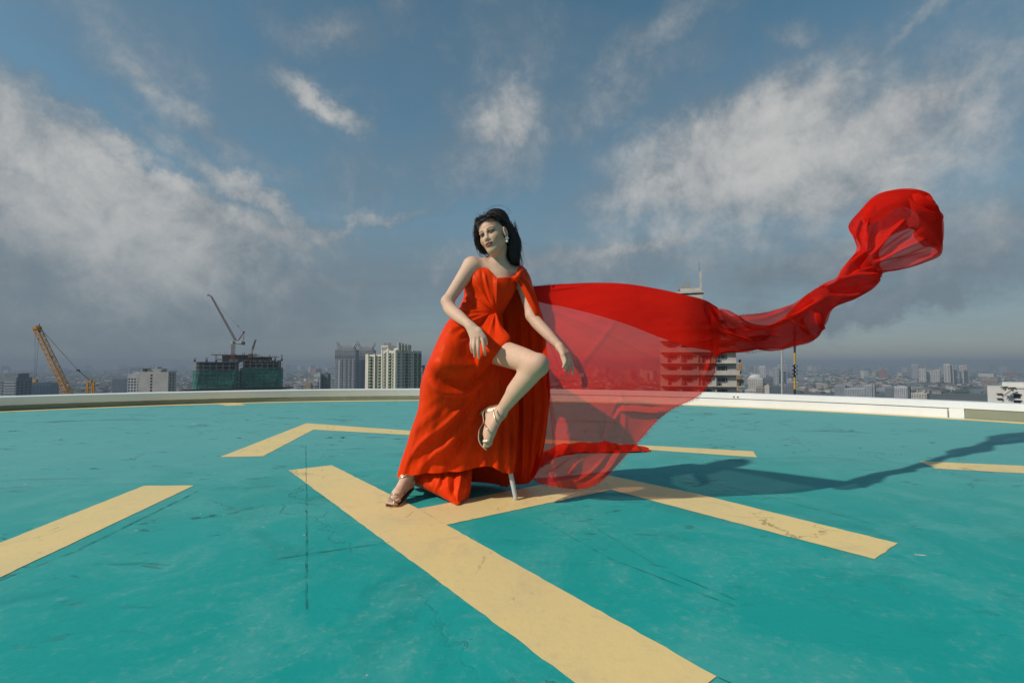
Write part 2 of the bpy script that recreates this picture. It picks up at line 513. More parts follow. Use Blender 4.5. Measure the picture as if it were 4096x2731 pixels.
arc_profile('olive_base', [(PR - 0.001, -0.4), (PR + 0.26, -0.4), (PR + 0.26, 0.085), (PR - 0.001, 0.085)], R(-25), R(205), M_OLIVE, par)
aSPLIT = R(90)
arc_profile('coping', [(PR - 0.014, 0.130), (PR + 0.28, 0.134), (PR + 0.28, TP - 0.01), (PR + 0.26, TP), (PR + 0.005, TP), (PR - 0.014, TP - 0.012)], R(-25), aSPLIT, M_WHITE, par)
arc_profile('shade_undercut_coping', [(PR + 0.002, 0.070), (PR + 0.28, 0.086), (PR + 0.28, TP - 0.01), (PR + 0.26, TP), (PR - 0.022, TP), (PR - 0.032, TP - 0.010)], aSPLIT + 0.0004, R(205), M_WHITE, par)  # undercut invented to put the left inner face in shade
def ang_of(u, v):
    p = gat(u, v); return math.atan2(p.y - PC.y, p.x - PC.x)
aR, aL, aG = ang_of(3815, 1660), R(89.6), ang_of(3880, 1665)
arc_profile('white_panel', [(PR - 0.020, -0.05), (PR - 0.0005, -0.05), (PR - 0.0005, 0.116), (PR - 0.020, 0.116)], aR, aL, M_WHITE, par)
arc_profile('white_panel', [(PR - 0.010, -0.05), (PR - 0.0015, -0.05), (PR - 0.0015, 0.129), (PR - 0.010, 0.129)], aG, aR - 0.0018, M_WHITE, par, 12)
arc_profile('olive_base', [(PR - 0.0012, 0.084), (PR + 0.24, 0.084), (PR + 0.24, 0.129), (PR - 0.0012, 0.129)], R(-25), aG - 0.0005, M_OLIVE, par, 40)
arc_profile('white_backing', [(PR + 0.012, 0.086), (PR + 0.24, 0.086), (PR + 0.24, 0.129), (PR + 0.012, 0.129)], aG, aSPLIT, M_WHITE, par)
for (u, v) in ((2912, 1580), (2925, 1582)):
    a = ang_of(u, v + 55)
    p = Vector((PC.x + (PR - 0.016) * math.cos(a), PC.y + (PR - 0.016) * math.sin(a), 0.155))
    mb = MB(); mb.tube([p, p + Vector((0.03 * math.cos(a), 0.03 * math.sin(a), 0))], 0.016, 8)
    mb.build('rusty_bolt', M_STAIN, par)
# ================================================================== city
GZ = -110.0
def city_ground_mat():
    m, t, b = material('city_ground')
    tcn = t.new('ShaderNodeTexCoord'); vec = tcn.outputs['Object']
    a = t.noise(vec, 0.004, 6, 0.7); c = t.noise(vec, 0.03, 5, 0.7)
    col = t.mix(t.rng(a, 0.42, 0.6), (0.045, 0.060, 0.040), (0.105, 0.10, 0.095))
    col = t.mix(t.math('MULTIPLY', t.rng(c, 0.5, 0.7), 0.5), col, (0.16, 0.14, 0.125))
    t.link(col, b.inputs['Base Color']); b.inputs['Roughness'].default_value = 0.95
    return m
mb = MB()
gn = 48
mb.add([(13500 * math.cos(2 * math.pi * k / gn), 13500 * math.sin(2 * math.pi * k / gn), GZ) for k in range(gn)], [tuple(range(gn))])
tag(mb.build('ground', city_ground_mat()), kind='structure')

PALETTE = [(0.52, 0.50, 0.47), (0.40, 0.38, 0.36), (0.34, 0.22, 0.16), (0.30, 0.13, 0.09), (0.22, 0.25, 0.27), (0.60, 0.58, 0.54),
           (0.14, 0.24, 0.27), (0.45, 0.36, 0.25), (0.16, 0.17, 0.18), (0.62, 0.55, 0.40)]
HM = [plain('house_paint_%d' % i, c, 0.85, var=0.35, vscale=0.08) for i, c in enumerate(PALETTE)]
def house_mesh(name, mat, rmat):
    """unit house: walls, slightly oversailing roof slab or gable, row of dark openings"""
    mb = MB()
    mb.box((0, 0, 0.42), (1, 1, 0.84))
    if random.random() < 0.5:
        V = [(-0.55, -0.55, 0.84), (0.55, -0.55, 0.84), (0.55, 0.55, 0.84), (-0.55, 0.55, 0.84), (-0.55, 0, 1.12), (0.55, 0, 1.12)]
        mb.add(V, [(0, 1, 5, 4), (2, 3, 4, 5), (3, 0, 4), (1, 2, 5), (3, 2, 1, 0)], 1)
    else:
        mb.box((0, 0, 0.87), (1.08, 1.08, 0.06), mi=1)
        mb.box((0.2, 0.15, 0.99), (0.35, 0.4, 0.18), mi=0)
    for k in range(3):
        mb.box((-0.3 + 0.3 * k, -0.505, 0.45), (0.14, 0.02, 0.34), mi=2)
        mb.box((-0.505, -0.3 + 0.3 * k, 0.45), (0.02, 0.14, 0.34), mi=2)
    me = bpy.data.meshes.new(name)
    me.from_pydata(mb.v, [], mb.f)
    for mm in (mat, rmat, M_DARKGLASS): me.materials.append(mm)
    me.polygons.foreach_set('material_index', np.array(mb.mi, np.int32))
    return me
def glass_mat(name, col, rough=0.25):
    return plain(name, col, rough, var=0.5, vscale=0.3, spec=0.6)
M_DARKGLASS = glass_mat('dark_window_glass', (0.018, 0.024, 0.028))
M_BLUEGLASS = glass_mat('blue_window_glass', (0.05, 0.075, 0.09))

house_meshes = [house_mesh('low_rise_house', HM[i], HM[random.choice([1, 3, 3, 4, 8, 5])]) for i in range(10)]
placed = []
def free(x, y, r):
    return all((x - a) ** 2 + (y - b) ** 2 > (r + c) ** 2 for a, b, c in placed)
n = 0
while n < 220:
    u = random.uniform(2960, 4096) if random.random() < 0.72 else random.uniform(-20, 1780)
    D = random.uniform(1880, 3000)
    s = random.uniform(13, 30)
    x = (u - CX) / FPX * D
    if not free(x, D, s * 0.62): continue
    placed.append((x, D, s * 0.62))
    o = bpy.data.objects.new('low_rise_house', random.choice(house_meshes))
    o.location = (x, D, GZ)
    o.scale = (s * random.uniform(0.7, 1.3), s * random.uniform(0.7, 1.3), random.uniform(6, 15))
    o.rotation_euler = (0, 0, random.uniform(-0.7, 0.7))
    right = u > 2000
    tag(o, 'small low-rise building among the hazy sprawl below the right side of the parapet' if right else
        'small low-rise building among the hazy sprawl below the left side of the parapet', 'house',
        'low-rise buildings right' if right else 'low-rise buildings left')
    link(o); n += 1

# the rest of the sprawl reads as one mass
def sprawl(name, n, d0, d1, smin, smax, hmin, hmax, label, tree=False):
    V = []; F = []; MI = []
    k = 0
    for i in range(n):
        D = math.sqrt(random.uniform(d0 * d0, d1 * d1)) if random.random() < 0.6 else random.uniform(d0, d1)
        a = random.uniform(-0.84, 0.84)
        x = math.tan(a) * D
        s = random.uniform(smin, smax) * (0.75 + D / 6000)
        h = random.uniform(hmin, hmax) * (0.85 + D / 12000)
        rz = random.uniform(0, 1.57)
        c_, s_ = math.cos(rz), math.sin(rz)
        sx, sy = s * random.uniform(0.5, 1.2) / 2, s * random.uniform(0.5, 1.2) / 2
        if tree:
            for z, r in ((0, 0.75), (0.45, 1.0), (0.8, 0.75), (1.0, 0.3)):
                for j in range(5):
                    aa = rz + j * 1.2566 + random.uniform(-.3, .3); rr = r * random.uniform(0.7, 1.2)
                    V.append((x + sx * 1.4 * rr * math.cos(aa), D + sy * 1.4 * rr * math.sin(aa), GZ + h * z * random.uniform(0.85, 1.1)))
            for q_ in range(3):
                for j in range(5):
                    F.append((k + q_ * 5 + j, k + q_ * 5 + (j + 1) % 5, k + q_ * 5 + 5 + (j + 1) % 5, k + q_ * 5 + 5 + j)); MI.append(0)
            F.append(tuple(k + 15 + j for j in range(5))); MI.append(0)
            k += 20
        else:
            for z in (0, h):
                for (p, q_) in ((-sx, -sy), (sx, -sy), (sx, sy), (-sx, sy)):
                    V.append((x + p * c_ - q_ * s_, D + p * s_ + q_ * c_, GZ + z))
            F += [(k + 4, k + 5, k + 6, k + 7), (k, k + 1, k + 5, k + 4), (k + 1, k + 2, k + 6, k + 5), (k + 2, k + 3, k + 7, k + 6), (k + 3, k, k + 4, k + 7)]
            wi = random.randrange(10); ri = random.choice([1, 3, 3, 4, 8, 5, 2])
            MI += [ri, wi, wi, wi, wi]
            k += 8
    me = bpy.data.meshes.new(name)
    me.from_pydata(V, [], F)
    if tree:
        me.materials.append(M_TREE)
        me.polygons.foreach_set('use_smooth', np.ones(len(me.polygons), bool))
    else:
        for mm in HM: me.materials.append(mm)
        me.polygons.foreach_set('material_index', np.array(MI, np.int32))
    o = bpy.data.objects.new(name, me)
    tag(o, label, 'trees' if tree else 'city', kind='stuff')
    return link(o)
M_TREE = plain('far_foliage', (0.040, 0.065, 0.030), 0.95, var=0.5, vscale=0.05)
sprawl('city_sprawl', 20000, 1950, 9500, 14, 34, 5, 15, 'hazy mass of low-rise roofs spreading to the horizon')
sprawl('far_blocks', 420, 3000, 11500, 25, 60, 22, 70, 'scattered distant mid-rise blocks fading into the haze')
sprawl('far_trees', 9000, 1900, 8500, 16, 42, 8, 16, 'dark tree clumps scattered through the far city', tree=True)

# ------------------------------------------------------------------ building helpers (local coordinates, face towards -y)
def root_at(name, u, D, rz, label, cat='building', group=None, z=GZ, Dx=None):
    o = empty(name, ((u - CX) / FPX * (Dx or D), D, z), label, cat, group)
    o.rotation_euler = (0, 0, rz)
    return o
def lmesh(mb, name, mat):
    me = bpy.data.meshes.new(name)
    me.from_pydata(mb.v, [], mb.f)
    for mm in (mat if isinstance(mat, (list, tuple)) else [mat]): me.materials.append(mm)
    if any(mb.mi): me.polygons.foreach_set('material_index', np.array(mb.mi, np.int32))
    return me
def part(parent, name, me, loc=(0, 0, 0), rz=0.0, scale=(1, 1, 1), label=None, kind=None):
    o = bpy.data.objects.new(name, me)
    o.location = loc; o.rotation_euler = (0, 0, rz); o.scale = scale
    link(o, parent)
    if label: o['label'] = label
    if kind: o['kind'] = kind
    return o
def lbox(parent, name, c, s, mat, rz=0.0, label=None, kind=None):
    mb = MB(); mb.box((0, 0, 0), s)
    return part(parent, name, lmesh(mb, name, mat), c, rz, label=label, kind=kind)
def zpix(v, D, u=CX):
    return at(u, v, D).z
WALLM = {}
def wallmat(col, var=0.2):
    k = tuple(round(c, 3) for c in col)
    if k not in WALLM:
        WALLM[k] = plain('wall_%02d' % len(WALLM), col, 0.85, var=var, vscale=0.12)
    return WALLM[k]

def window_set(parent, face, cols, zs, w_, h_, glass, frame=None, name='window'):
    """individual recessed windows sharing one mesh; face = (ox, oy, dx, dy) start and unit direction along the wall"""
    ox, oy, dx, dy = face
    rz = math.atan2(dy, dx)
    nx, ny = dy, -dx
    mb = MB()
    mb.box((0, 0.02, 0), (w_, 0.24, h_), mi=0)
    if frame is not None:
        mb.box((0, -0.02, -h_ / 2 - 0.06), (w_ + 0.3, 0.3, 0.12), mi=1)
        mb.box((0, -0.02, h_ / 2 + 0.06), (w_ + 0.3, 0.3, 0.12), mi=1)
        mb.box((0, -0.11, 0), (0.12, 0.05, h_), mi=1)
    me = lmesh(mb, name, [glass, frame or glass])
    for c in cols:
        for z in zs:
            part(parent, name, me, (ox + dx * c, oy + dy * c, z), rz)

def grid_windows(parent, faces, z0, z1, storey, step, wfrac, hfrac, glass, name='window_rows'):
    """windows of a far block, too small to pick apart: real proud panes joined into one part"""
    mb = MB()
    for (ox, oy, dx, dy, L) in faces:
        n = max(1, int(L / step))
        nz = max(1, int((z1 - z0) / storey))
        rz = math.atan2(dy, dx)
        for i in range(n):
            c = (i + 0.5) * L / n
            for k in range(nz):
                mb.box((ox + dx * c, oy + dy * c, z0 + (k + 0.5) * storey), (L / n * wfrac, 0.3, storey * hfrac), rz)
    return part(parent, name, lmesh(mb, name, glass), kind='stuff')

def block(u0, u1, vtop, D, col, label, rz=0.0, depth=None, storey=3.3, step=4.0, wf=0.6, hf=0.45, glass=None, name='office_block',
          roof=True, extra=None, windows=True, drop=70):
    """generic far tower: wall, roof parapet, rooftop plant, window rows on the visible faces"""
    w_ = (u1 - u0) / FPX * D
    uc = (u0 + u1) / 2
    ztop = zpix(vtop, D, uc)
    dp = depth or w_ * 0.8
    wl = w_ / (abs(math.cos(rz)) + abs(math.sin(rz)) * dp / w_)
    dl = dp * wl / w_
    face = math.atan((CX - uc) / FPX)
    rzf = rz + face * (0.85 if uc > CX else 0.35)
    o = root_at(name, uc, D + dl / 2, rzf, label, Dx=D + dl * 0.3)
    H = ztop - GZ
    M = wallmat(col)
    lbox(o, 'wall', (0, 0, H / 2), (wl, dl, H), M)
    if roof:
        mb = MB()
        for (c, s) in (((0, -dl / 2 + 0.2, 0.5), (wl + 0.4, 0.5, 1.0)), ((0, dl / 2 - 0.2, 0.5), (wl + 0.4, 0.5, 1.0)),
                       ((-wl / 2 + 0.2, 0, 0.52), (0.5, dl - 0.62, 1.0)), ((wl / 2 - 0.2, 0, 0.52), (0.5, dl - 0.62, 1.0))):
            mb.box(c, s)
        part(o, 'roof_parapet', lmesh(mb, 'roof_parapet', M), (0, 0, H))
        mb = MB(); mb.box((wl * 0.12, 0, 1.6), (wl * 0.34, dl * 0.4, 3.2)); mb.box((-wl * 0.2, 0.1, 1.0), (wl * 0.16, dl * 0.25, 2.0))
        part(o, 'rooftop_plant', lmesh(mb, 'rooftop_plant', M), (0, 0, H))
    if windows:
        faces = [(-wl / 2, -dl / 2, 1, 0, wl), (-wl / 2, dl / 2, 0, -1, dl), (wl / 2, -dl / 2, 0, 1, dl)]
        grid_windows(o, faces, max(2.0, H - drop), H - 0.8, storey, step, wf, hf, glass or M_DARKGLASS)
    return o, wl, dl, H

# ------------------------------------------------------------------ cream apartment block with green balconies
D = 470
M_CREAM = plain('cream_render', (0.66, 0.61, 0.50), 0.85, var=0.14, vscale=0.15)
M_GREEN = plain('pale_green_spandrel', (0.22, 0.36, 0.16), 0.8, var=0.3, vscale=0.2)
M_SLAB = plain('concrete_slab', (0.36, 0.35, 0.33), 0.9, var=0.3, vscale=0.3)
th = R(36)
o = root_at('apartment_block', 1584, D, -th, 'cream apartment block with pale green balconies and rooftop water tanks', 'building')
# local frame: corner nearest the camera at origin; left face along -x (facing -y), right face along +y (facing +x)
LW, RW = 45.0, 33.0
ztop = zpix(1401, D, 1560) - GZ
zl = zpix(1416, D, 1470) - GZ
wl1 = 21.0
def addwall(c, s, name='wall', mat=M_CREAM): return lbox(o, name, c, s, mat)
addwall((-wl1 / 2, RW / 2, ztop / 2), (wl1, RW, ztop))
addwall((-wl1 - (LW - wl1) / 2, RW / 2, zl / 2), (LW - wl1 - 0.01, RW - 1.0, zl))
for cx_, z_, wd in ((-0.9, ztop, 1.8), (-11.3, ztop, 1.6), (-20.0, ztop, 1.9), (-31.0, zl, 2.0), (-42.6, zl, 4.6)):
    addwall((cx_, -0.25, z_ / 2 + 0.3), (wd, 0.7, z_ + 0.6), 'pilaster')
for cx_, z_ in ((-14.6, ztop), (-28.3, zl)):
    lbox(o, 'recess_shade_strip', (cx_, 0.3, z_ / 2 - 0.5), (1.5, 0.9, z_ - 1.5), plain('shaft_shadow_grey', (0.10, 0.10, 0.10), 0.9, var=0.2))  # dark strip proud of the wall, coloured as the shade of a recess
rows = [ztop - 3.6 - 2.95 * k for k in range(14)]
rowsl = [z for z in rows if z < zl - 2]
window_set(o, (0, -0.02, -1, 0), [], rows, 1, 1, M_DARKGLASS)
for cols, zs in (((-4.2, -16.8, ), rows), ((-25.0, -34.0), rowsl)):
    window_set(o, (0, 0, 1, 0), cols, zs, 2.0, 1.5, M_DARKGLASS, M_CREAM)
    mb = MB(); mb.box((0, 0, 0), (2.3, 0.3, 0.8)); meg = lmesh(mb, 'spandrel', M_GREEN)
    for c in cols:
        for z in zs: part(o, 'spandrel', meg, (c, -0.03, z - 1.35))
mb = MB()
mb.box((0, -0.55, -1.0), (3.6, 1.1, 0.9), mi=1); mb.box((0, -0.55, -1.5), (3.8, 1.2, 0.16), mi=2); mb.box((0, 0.0, 0.2), (3.3, 0.24, 1.7), mi=0)
meb = lmesh(mb, 'balcony', [M_DARKGLASS, M_GREEN, M_CREAM])
for cols, zs in (((-8.2,), rows), ((-22.6, -37.2), rowsl)):
    for c in cols:
        for z in zs: part(o, 'balcony', meb, (c, 0, z))
window_set(o, (0, 0, 0, 1), (3.4, 9.4, 17.5), rows, 2.2, 1.6, M_DARKGLASS, M_CREAM)
for c in (13.5, 25.0, 30.5):
    for z in rows: part(o, 'balcony', meb, (0, c, z), R(90))
for c in (1.0, 21.5):
    addwall((0.2, c, ztop / 2 + 0.4), (0.7, 1.8, ztop + 0.8), 'pilaster')
# rooftop: tank house on stilts, tanks, stair fins
for (x, y) in ((-27.5, 6), (-18.5, 6), (-27.5, 14), (-18.5, 14)):
    addwall((x, y, ztop + 1.2), (0.9, 0.9, 5.4), 'post')
addwall((-23, 10, ztop + 4.5), (10.6, 9.6, 1.2), 'tank_platform')
addwall((-20.5, 11, ztop + 1.5), (5.5, 7, 4.8), 'stair_house')
M_TANK = plain('tank_steel', (0.34, 0.33, 0.31), 0.45, metal=0.3, var=0.3, vscale=0.5)
for k in range(5):
    mb = MB(); mb.tube([(0, 0, 0), (0, 0, 2.9)], 0.95, 14)
    part(o, 'water_tank', lmesh(mb, 'water_tank', M_TANK), (-26.6 + 1.95 * k, 8.2, ztop + 5.1))
for k in range(4):
    addwall((-1.5 + 2.6 * k * 0.6, 6 + 2.6 * k, ztop + 3.8 - 0.35 * k), (0.8, 4.5, 7.6 - 0.7 * k), 'stair_fin')
addwall((-5, 9, ztop + 1.1), (8, 8, 2.2), 'roof_house')

# ------------------------------------------------------------------ twin residential towers with winged crowns
def crown_tower(u0, u1, vt, D, label, rz):
    o, wl, dl, H = block(u0, u1, vt, D, (0.42, 0.41, 0.41), label, rz, storey=3.3, step=3.4, wf=0.55, hf=0.55, name='residential_tower', roof=False, drop=100,
                         glass=M_BLUEGLASS)
    mb = MB()
    n = int(90 / 3.3)
    for k in range(n):
        z = H - 22 - k * 3.3
        for i in range(5):
            mb.box((-wl / 2 + wl * (i + 0.5) / 5, -dl / 2 - 0.6, z), (wl / 5 * 0.62, 1.2, 1.0))
    part(o, 'balcony_rows', lmesh(mb, 'balcony_rows', wallmat((0.50, 0.48, 0.46))), kind='stuff')
    lbox(o, 'glass_strip', (-wl * 0.29, -dl / 2 - 0.8, H / 2 - 11), (wl * 0.09, 1.0, H - 24), wallmat((0.50, 0.56, 0.60)))
    lbox(o, 'dark_band', (0, -dl / 2 - 0.15, H - 17), (wl * 1.004, 0.5, 6), wallmat((0.16, 0.18, 0.20)))
    M = wallmat((0.46, 0.42, 0.36))
    for s in (-1, 1):
        mb = MB()
        pts = [(s * wl * (0.22 + 0.30 * t_), -dl * 0.3, 2 + 15.0 * t_ ** 1.7) for t_ in np.linspace(0, 1, 9)]
        mb.tube(pts, [1.5] * 8 + [0.6], 6)
        mb.tube([(p[0], dl * 0.3, p[2]) for p in pts], [1.5] * 8 + [0.6], 6)
        for p in pts[2::2]: mb.beam(p, (p[0], dl * 0.3, p[2]), 0.7)
        mb.beam((s * wl * 0.42, -dl * 0.3, 0), (s * wl * 0.42, -dl * 0.3, 10), 1.6)
        part(o, 'crown_wing', lmesh(mb, 'crown_wing', M), (0, 0, H))
    for k in range(3):
        mb = MB()
        pts = [(wl * (-0.18 + 0.18 * k) + wl * 0.10 * math.cos(a), -dl * 0.3, 3 + 6 * math.sin(a)) for a in np.linspace(0, math.pi, 9)]
        mb.tube(pts, 0.8, 6)
        part(o, 'crown_arch', lmesh(mb, 'crown_arch', M), (0, 0, H))
    lbox(o, 'penthouse', (0, 0, H + 2.2), (wl * 0.8, dl * 0.8, 4.4), wallmat((0.33, 0.32, 0.31)))
    return o
crown_tower(1344, 1424, 1397, 1080, 'pale residential tower with winged crown left of its twin', R(0))
crown_tower(1428, 1496, 1399, 1130, 'pale residential tower with winged crown partly hidden behind the cream block', R(0))

# ------------------------------------------------------------------ concrete tower under construction with green net
D = 425
M_CONC = plain('raw_concrete', (0.40, 0.35, 0.30), 0.92, var=0.4, vscale=0.25, bump=0.2)
M_RUST = plain('rusty_rebar', (0.11, 0.06, 0.045), 0.9, var=0.4)
M_FORM = plain('formwork_timber', (0.14, 0.09, 0.065), 0.9, var=0.5, vscale=0.6)
def net_mat():
    m, t, b = material('green_safety_net')
    tcn = t.new('ShaderNodeTexCoord')
    f = t.noise(tcn.outputs['Object'], 0.25, 6, 0.65)
    t.link(t.mix(t.rng(f, 0.3, 0.7), (0.030, 0.190, 0.145), (0.050, 0.270, 0.205)), b.inputs['Base Color'])
    b.inputs['Roughness'].default_value = 0.9
    t.link(t.rng(f, 0.25, 0.75, 0.42, 0.80), b.inputs['Alpha'])
    return m
M_NET = net_mat()
cons = root_at('unfinished_tower', 958, D + 16, R(24), 'unfinished concrete tower wrapped in green safety netting', 'building', Dx=D + 14)
pxm = D / FPX
def cz(v): return zpix(v, D, 958) - GZ
def lobe(cx_, cy_, hw, hd, rr=5.0, n=6):
    P = []
    for (sx, sy, a0) in ((1, -1, -90), (1, 1, 0), (-1, 1, 90), (-1, -1, 180)):
        for k in range(n + 1):
            a = R(a0 + 90 * k / n)
            P.append((cx_ + sx * (hw - rr) + rr * math.cos(a), cy_ + sy * (hd - rr) + rr * math.sin(a)))
    return P
wings = [((799 - 958) * pxm, (960 - 958) * pxm, 1448, 0.0, 'l'), ((962 - 958) * pxm, (1117 - 958) * pxm, 1441, 3.0, 'r')]
for (x0, x1, vt, yo, nm) in wings:
    hw = (x1 - x0) / 2; cxw = (x0 + x1) / 2
    zt = cz(vt)
    nfl = 16
    poly = lobe(cxw, yo, hw, 14)
    mb = MB(); mb.prism(poly, -0.22, 0.22)
    ms = lmesh(mb, 'floor_slab', M_CONC)
    mbc = MB(); mbc.box((0, 0, 0), (0.9, 0.9, 2.9)); mcol = lmesh(mbc, 'column', M_CONC)
    mbp_ = MB(); mbp_.box((0, 0, 0), (3.0, 0.5, 2.9)); mpan = lmesh(mbp_, 'wall_panel', M_CONC)
    mlow = MB()
    for k in range(nfl):
        part(cons, 'floor_slab', ms, (0, 0, zt - k * 3.2))
        for j in range(-3, 4):
            c0 = (cxw + j * hw / 3.6, yo - 12.6, zt - k * 3.2 - 1.66); c1 = (cxw + j * hw / 3.6, yo - 5, zt - k * 3.2 - 1.66)
            if k < 6:
                part(cons, 'column', mcol, c0); part(cons, 'wall_panel', mpan, c1)
            else:
                mlow.box(c0, (0.9, 0.9, 2.9)); mlow.box(c1, (3.0, 0.5, 2.9))
    part(cons, 'netted_columns', lmesh(mlow, 'netted_columns', M_CONC), kind='stuff')
    lbox(cons, 'core_wall', (cxw, yo + 2, zt - 28), (hw * 1.5, 16, 54), plain('core_grey', (0.20, 0.19, 0.18), 0.95, var=0.4, vscale=0.2))
    # net skin
    V = []; F = []
    top = zt - 3.2 * (2.25 if nm == 'l' else 2.0)
    pl2 = lobe(cxw, yo, hw + 0.45, 14.45, 5.4, 10)
    nz = 15
    for j in range(nz + 1):
        for i, p in enumerate(pl2):
            wob = 0.25 * math.sin(i * 2.3 + j * 1.1) + random.uniform(-0.12, 0.12)
            V.append((p[0] * 1.0, p[1] + wob, top - j * 3.0 + (random.uniform(-0.5, 0.3) if j == 0 else 0)))
    m_ = len(pl2)
    for j in range(nz):
        for i in range(m_):
            F.append((j * m_ + i, j * m_ + (i + 1) % m_, (j + 1) * m_ + (i + 1) % m_, (j + 1) * m_ + i))
    me = bpy.data.meshes.new('safety_net'); me.from_pydata(V, [], F); me.materials.append(M_NET)
    part(cons, 'safety_net', me, label='green netting hung round the lower storeys')
    # rebar cages on the top floor
    for k in range(5 if nm == 'l' else 7):
        mb = MB()
        hh = random.uniform(3.5, 7.5)
        bx = cxw - hw * 0.9 + 1.8 * hw * k / (4 if nm == 'l' else 6)
        for dx in (-0.7, -0.25, 0.25, 0.7):
            mb.beam((dx, random.uniform(-.5, .5), 0), (dx + random.uniform(-.1, .1), 0, hh * random.uniform(0.8, 1)), 0.16)
        mb.box((0, 0, 0.9), (1.2, 1.0, 1.8))
        part(cons, 'rebar_cage', lmesh(mb, 'rebar_cage', M_RUST), (bx + random.uniform(-1, 1), yo - 11.5, zt))
# raised core with formwork, edge fans and blue sheeting
zc0 = cz(1448)
lbox(cons, 'core_formwork', ((958 - 958) * pxm - 2, 0, zc0 + 3.3), ((1008 - 900) * pxm, 14, 5.8), M_FORM)
lbox(cons, 'core_formwork', (13, 1, zc0 + 2.6), (24, 15, 3.4), M_FORM)
lbox(cons, 'pale_board', (-4.5, -7.1, zc0 + 1.6), (7.0, 0.2, 2.0), wallmat((0.45, 0.42, 0.38)))
lbox(cons, 'pale_board', (-15, -7.1, zc0 + 2.2), (4.0, 0.2, 1.2), wallmat((0.45, 0.42, 0.38)))
for k, (x, wd, zz) in enumerate(((-12, 20, 6.3), (4, 22, 6.2), (20, 22, 4.6), (24, 18, 1.4), (30, 11, -7.6))):
    mb = MB()
    mb.box((0, 0, 0), (wd, 15.6, 0.35))
    for j in range(int(wd / 1.6)):
        mb.beam((-wd / 2 + 0.8 + 1.6 * j, -7.7, 0), (-wd / 2 + 0.8 + 1.6 * j, -7.7, random.uniform(1.0, 2.6)), 0.14)
    part(cons, 'scaffold_deck', lmesh(mb, 'scaffold_deck', M_FORM), (x, 0, zc0 + zz))
mb = MB()
mb.box((0, -14.6, 0), (31, 0.3, 1.1))
part(cons, 'blue_sheeting', lmesh(mb, 'blue_sheeting', plain('blue_tarpaulin', (0.02, 0.035, 0.11), 0.7, var=0.4)), ((wings[0][0] + wings[0][1]) / 2 + 2, 0.0, zc0 - 0.6))
mb = MB()
V = [(0, -15, 0), (44, -15, 0.2), (46, -20, 1.6), (-2, -20, 1.4)]
mb.add(V + [(p[0], p[1], p[2] + 0.3) for p in V], [(3, 2, 1, 0), (4, 5, 6, 7), (0, 1, 5, 4), (1, 2, 6, 5), (2, 3, 7, 6), (3, 0, 4, 7)])
part(cons, 'debris_fan', lmesh(mb, 'debris_fan', M_FORM), (-38, 0, cz(1561)))
part(cons, 'debris_fan', lmesh(mb, 'debris_fan', M_FORM), (-2, 0, cz(1559)))

# ------------------------------------------------------------------ lattice helpers for cranes
def lattice(mb, a, b, wd, chord, bays, w_end=None, side=None):
    a = Vector(a); b = Vector(b); d = (b - a); L = d.length; d.normalize()
    r = (Vector(side) if side else d.cross(Vector((0, 0, 1))))
    if r.length < 1e-3: r = Vector((1, 0, 0))
    r = (r - d * r.dot(d)).normalized(); q_ = d.cross(r)
    w_end = w_end or wd
    def corner(t_, i, j):
        ww = wd + (w_end - wd) * t_
        return a + d * (L * t_) + r * (i * ww / 2) + q_ * (j * ww / 2)
    cs = ((-1, -1), (1, -1), (1, 1), (-1, 1))
    for (i, j) in cs: mb.beam(corner(0, i, j), corner(1, i, j), chord)
    for k in range(bays):
        t0, t1 = k / bays, (k + 1) / bays
        for m_ in range(4):
            i, j = cs[m_]; i2, j2 = cs[(m_ + 1) % 4]
            if k % 2: i, j, i2, j2 = i2, j2, i, j
            mb.beam(corner(t0, i, j), corner(t1, i2, j2), chord * 0.55)
            mb.beam(corner(t1, cs[m_][0], cs[m_][1]), corner(t1, cs[(m_ + 1) % 4][0], cs[(m_ + 1) % 4][1]), chord * 0.5)
M_YCRANE = plain('yellow_crane_paint', (0.62, 0.28, 0.02), 0.6, var=0.25, vscale=0.5)
M_RCRANE = plain('red_oxide_crane_paint', (0.17, 0.050, 0.055), 0.6, var=0.25, vscale=0.5)
M_GCRANE = plain('grey_green_steel', (0.48, 0.50, 0.45), 0.6, var=0.25, vscale=0.5)
M_STEEL = plain('dark_steel', (0.05, 0.05, 0.055), 0.55, var=0.3)
M_CABLE = plain('crane_cable', (0.20, 0.12, 0.06), 0.6)

def wpart(parent, mb, name, mat, origin=None):
    return mb.build(name, mat, parent, origin=origin)

# red luffing crane on the unfinished tower
D = 430
base = at(933, 1424, D)
cr = empty('luffing_crane', base, 'dark red luffing tower crane raised above the netted tower', 'crane')
P = lambda u, v, dd=0.0: at(u, v, D + dd)
mb = MB(); lattice(mb, base - Vector((0, 0, 12)), P(933, 1378), 2.0, 0.26, 9); wpart(cr, mb, 'mast', M_RCRANE)
mb = MB(); lattice(mb, P(946, 1368), P(846, 1187), 1.25, 0.20, 30, 0.9, side=(0, 1, 0)); lattice(mb, P(846, 1187), P(832, 1178), 0.9, 0.20, 3, 0.7, side=(0, 1, 0)); wpart(cr, mb, 'jib', M_RCRANE)
mb = MB(); mb.beam(P(925, 1371), P(976, 1374), 1.6); mb.beam(P(925, 1367), P(976, 1371), 0.3); wpart(cr, mb, 'machinery_deck', M_STEEL)
mb = MB(); mb.box(tuple(P(928, 1369, -1.5)), (2.2, 2.2, 2.6)); wpart(cr, mb, 'cab', M_GCRANE)
mb = MB(); mb.box(tuple(P(955, 1369)), (6.5, 2.2, 2.2)); wpart(cr, mb, 'winch_house', M_GCRANE)
mb = MB(); mb.box(tuple(P(973, 1373)), (2.0, 2.4, 2.6)); wpart(cr, mb, 'counterweight', M_STEEL)
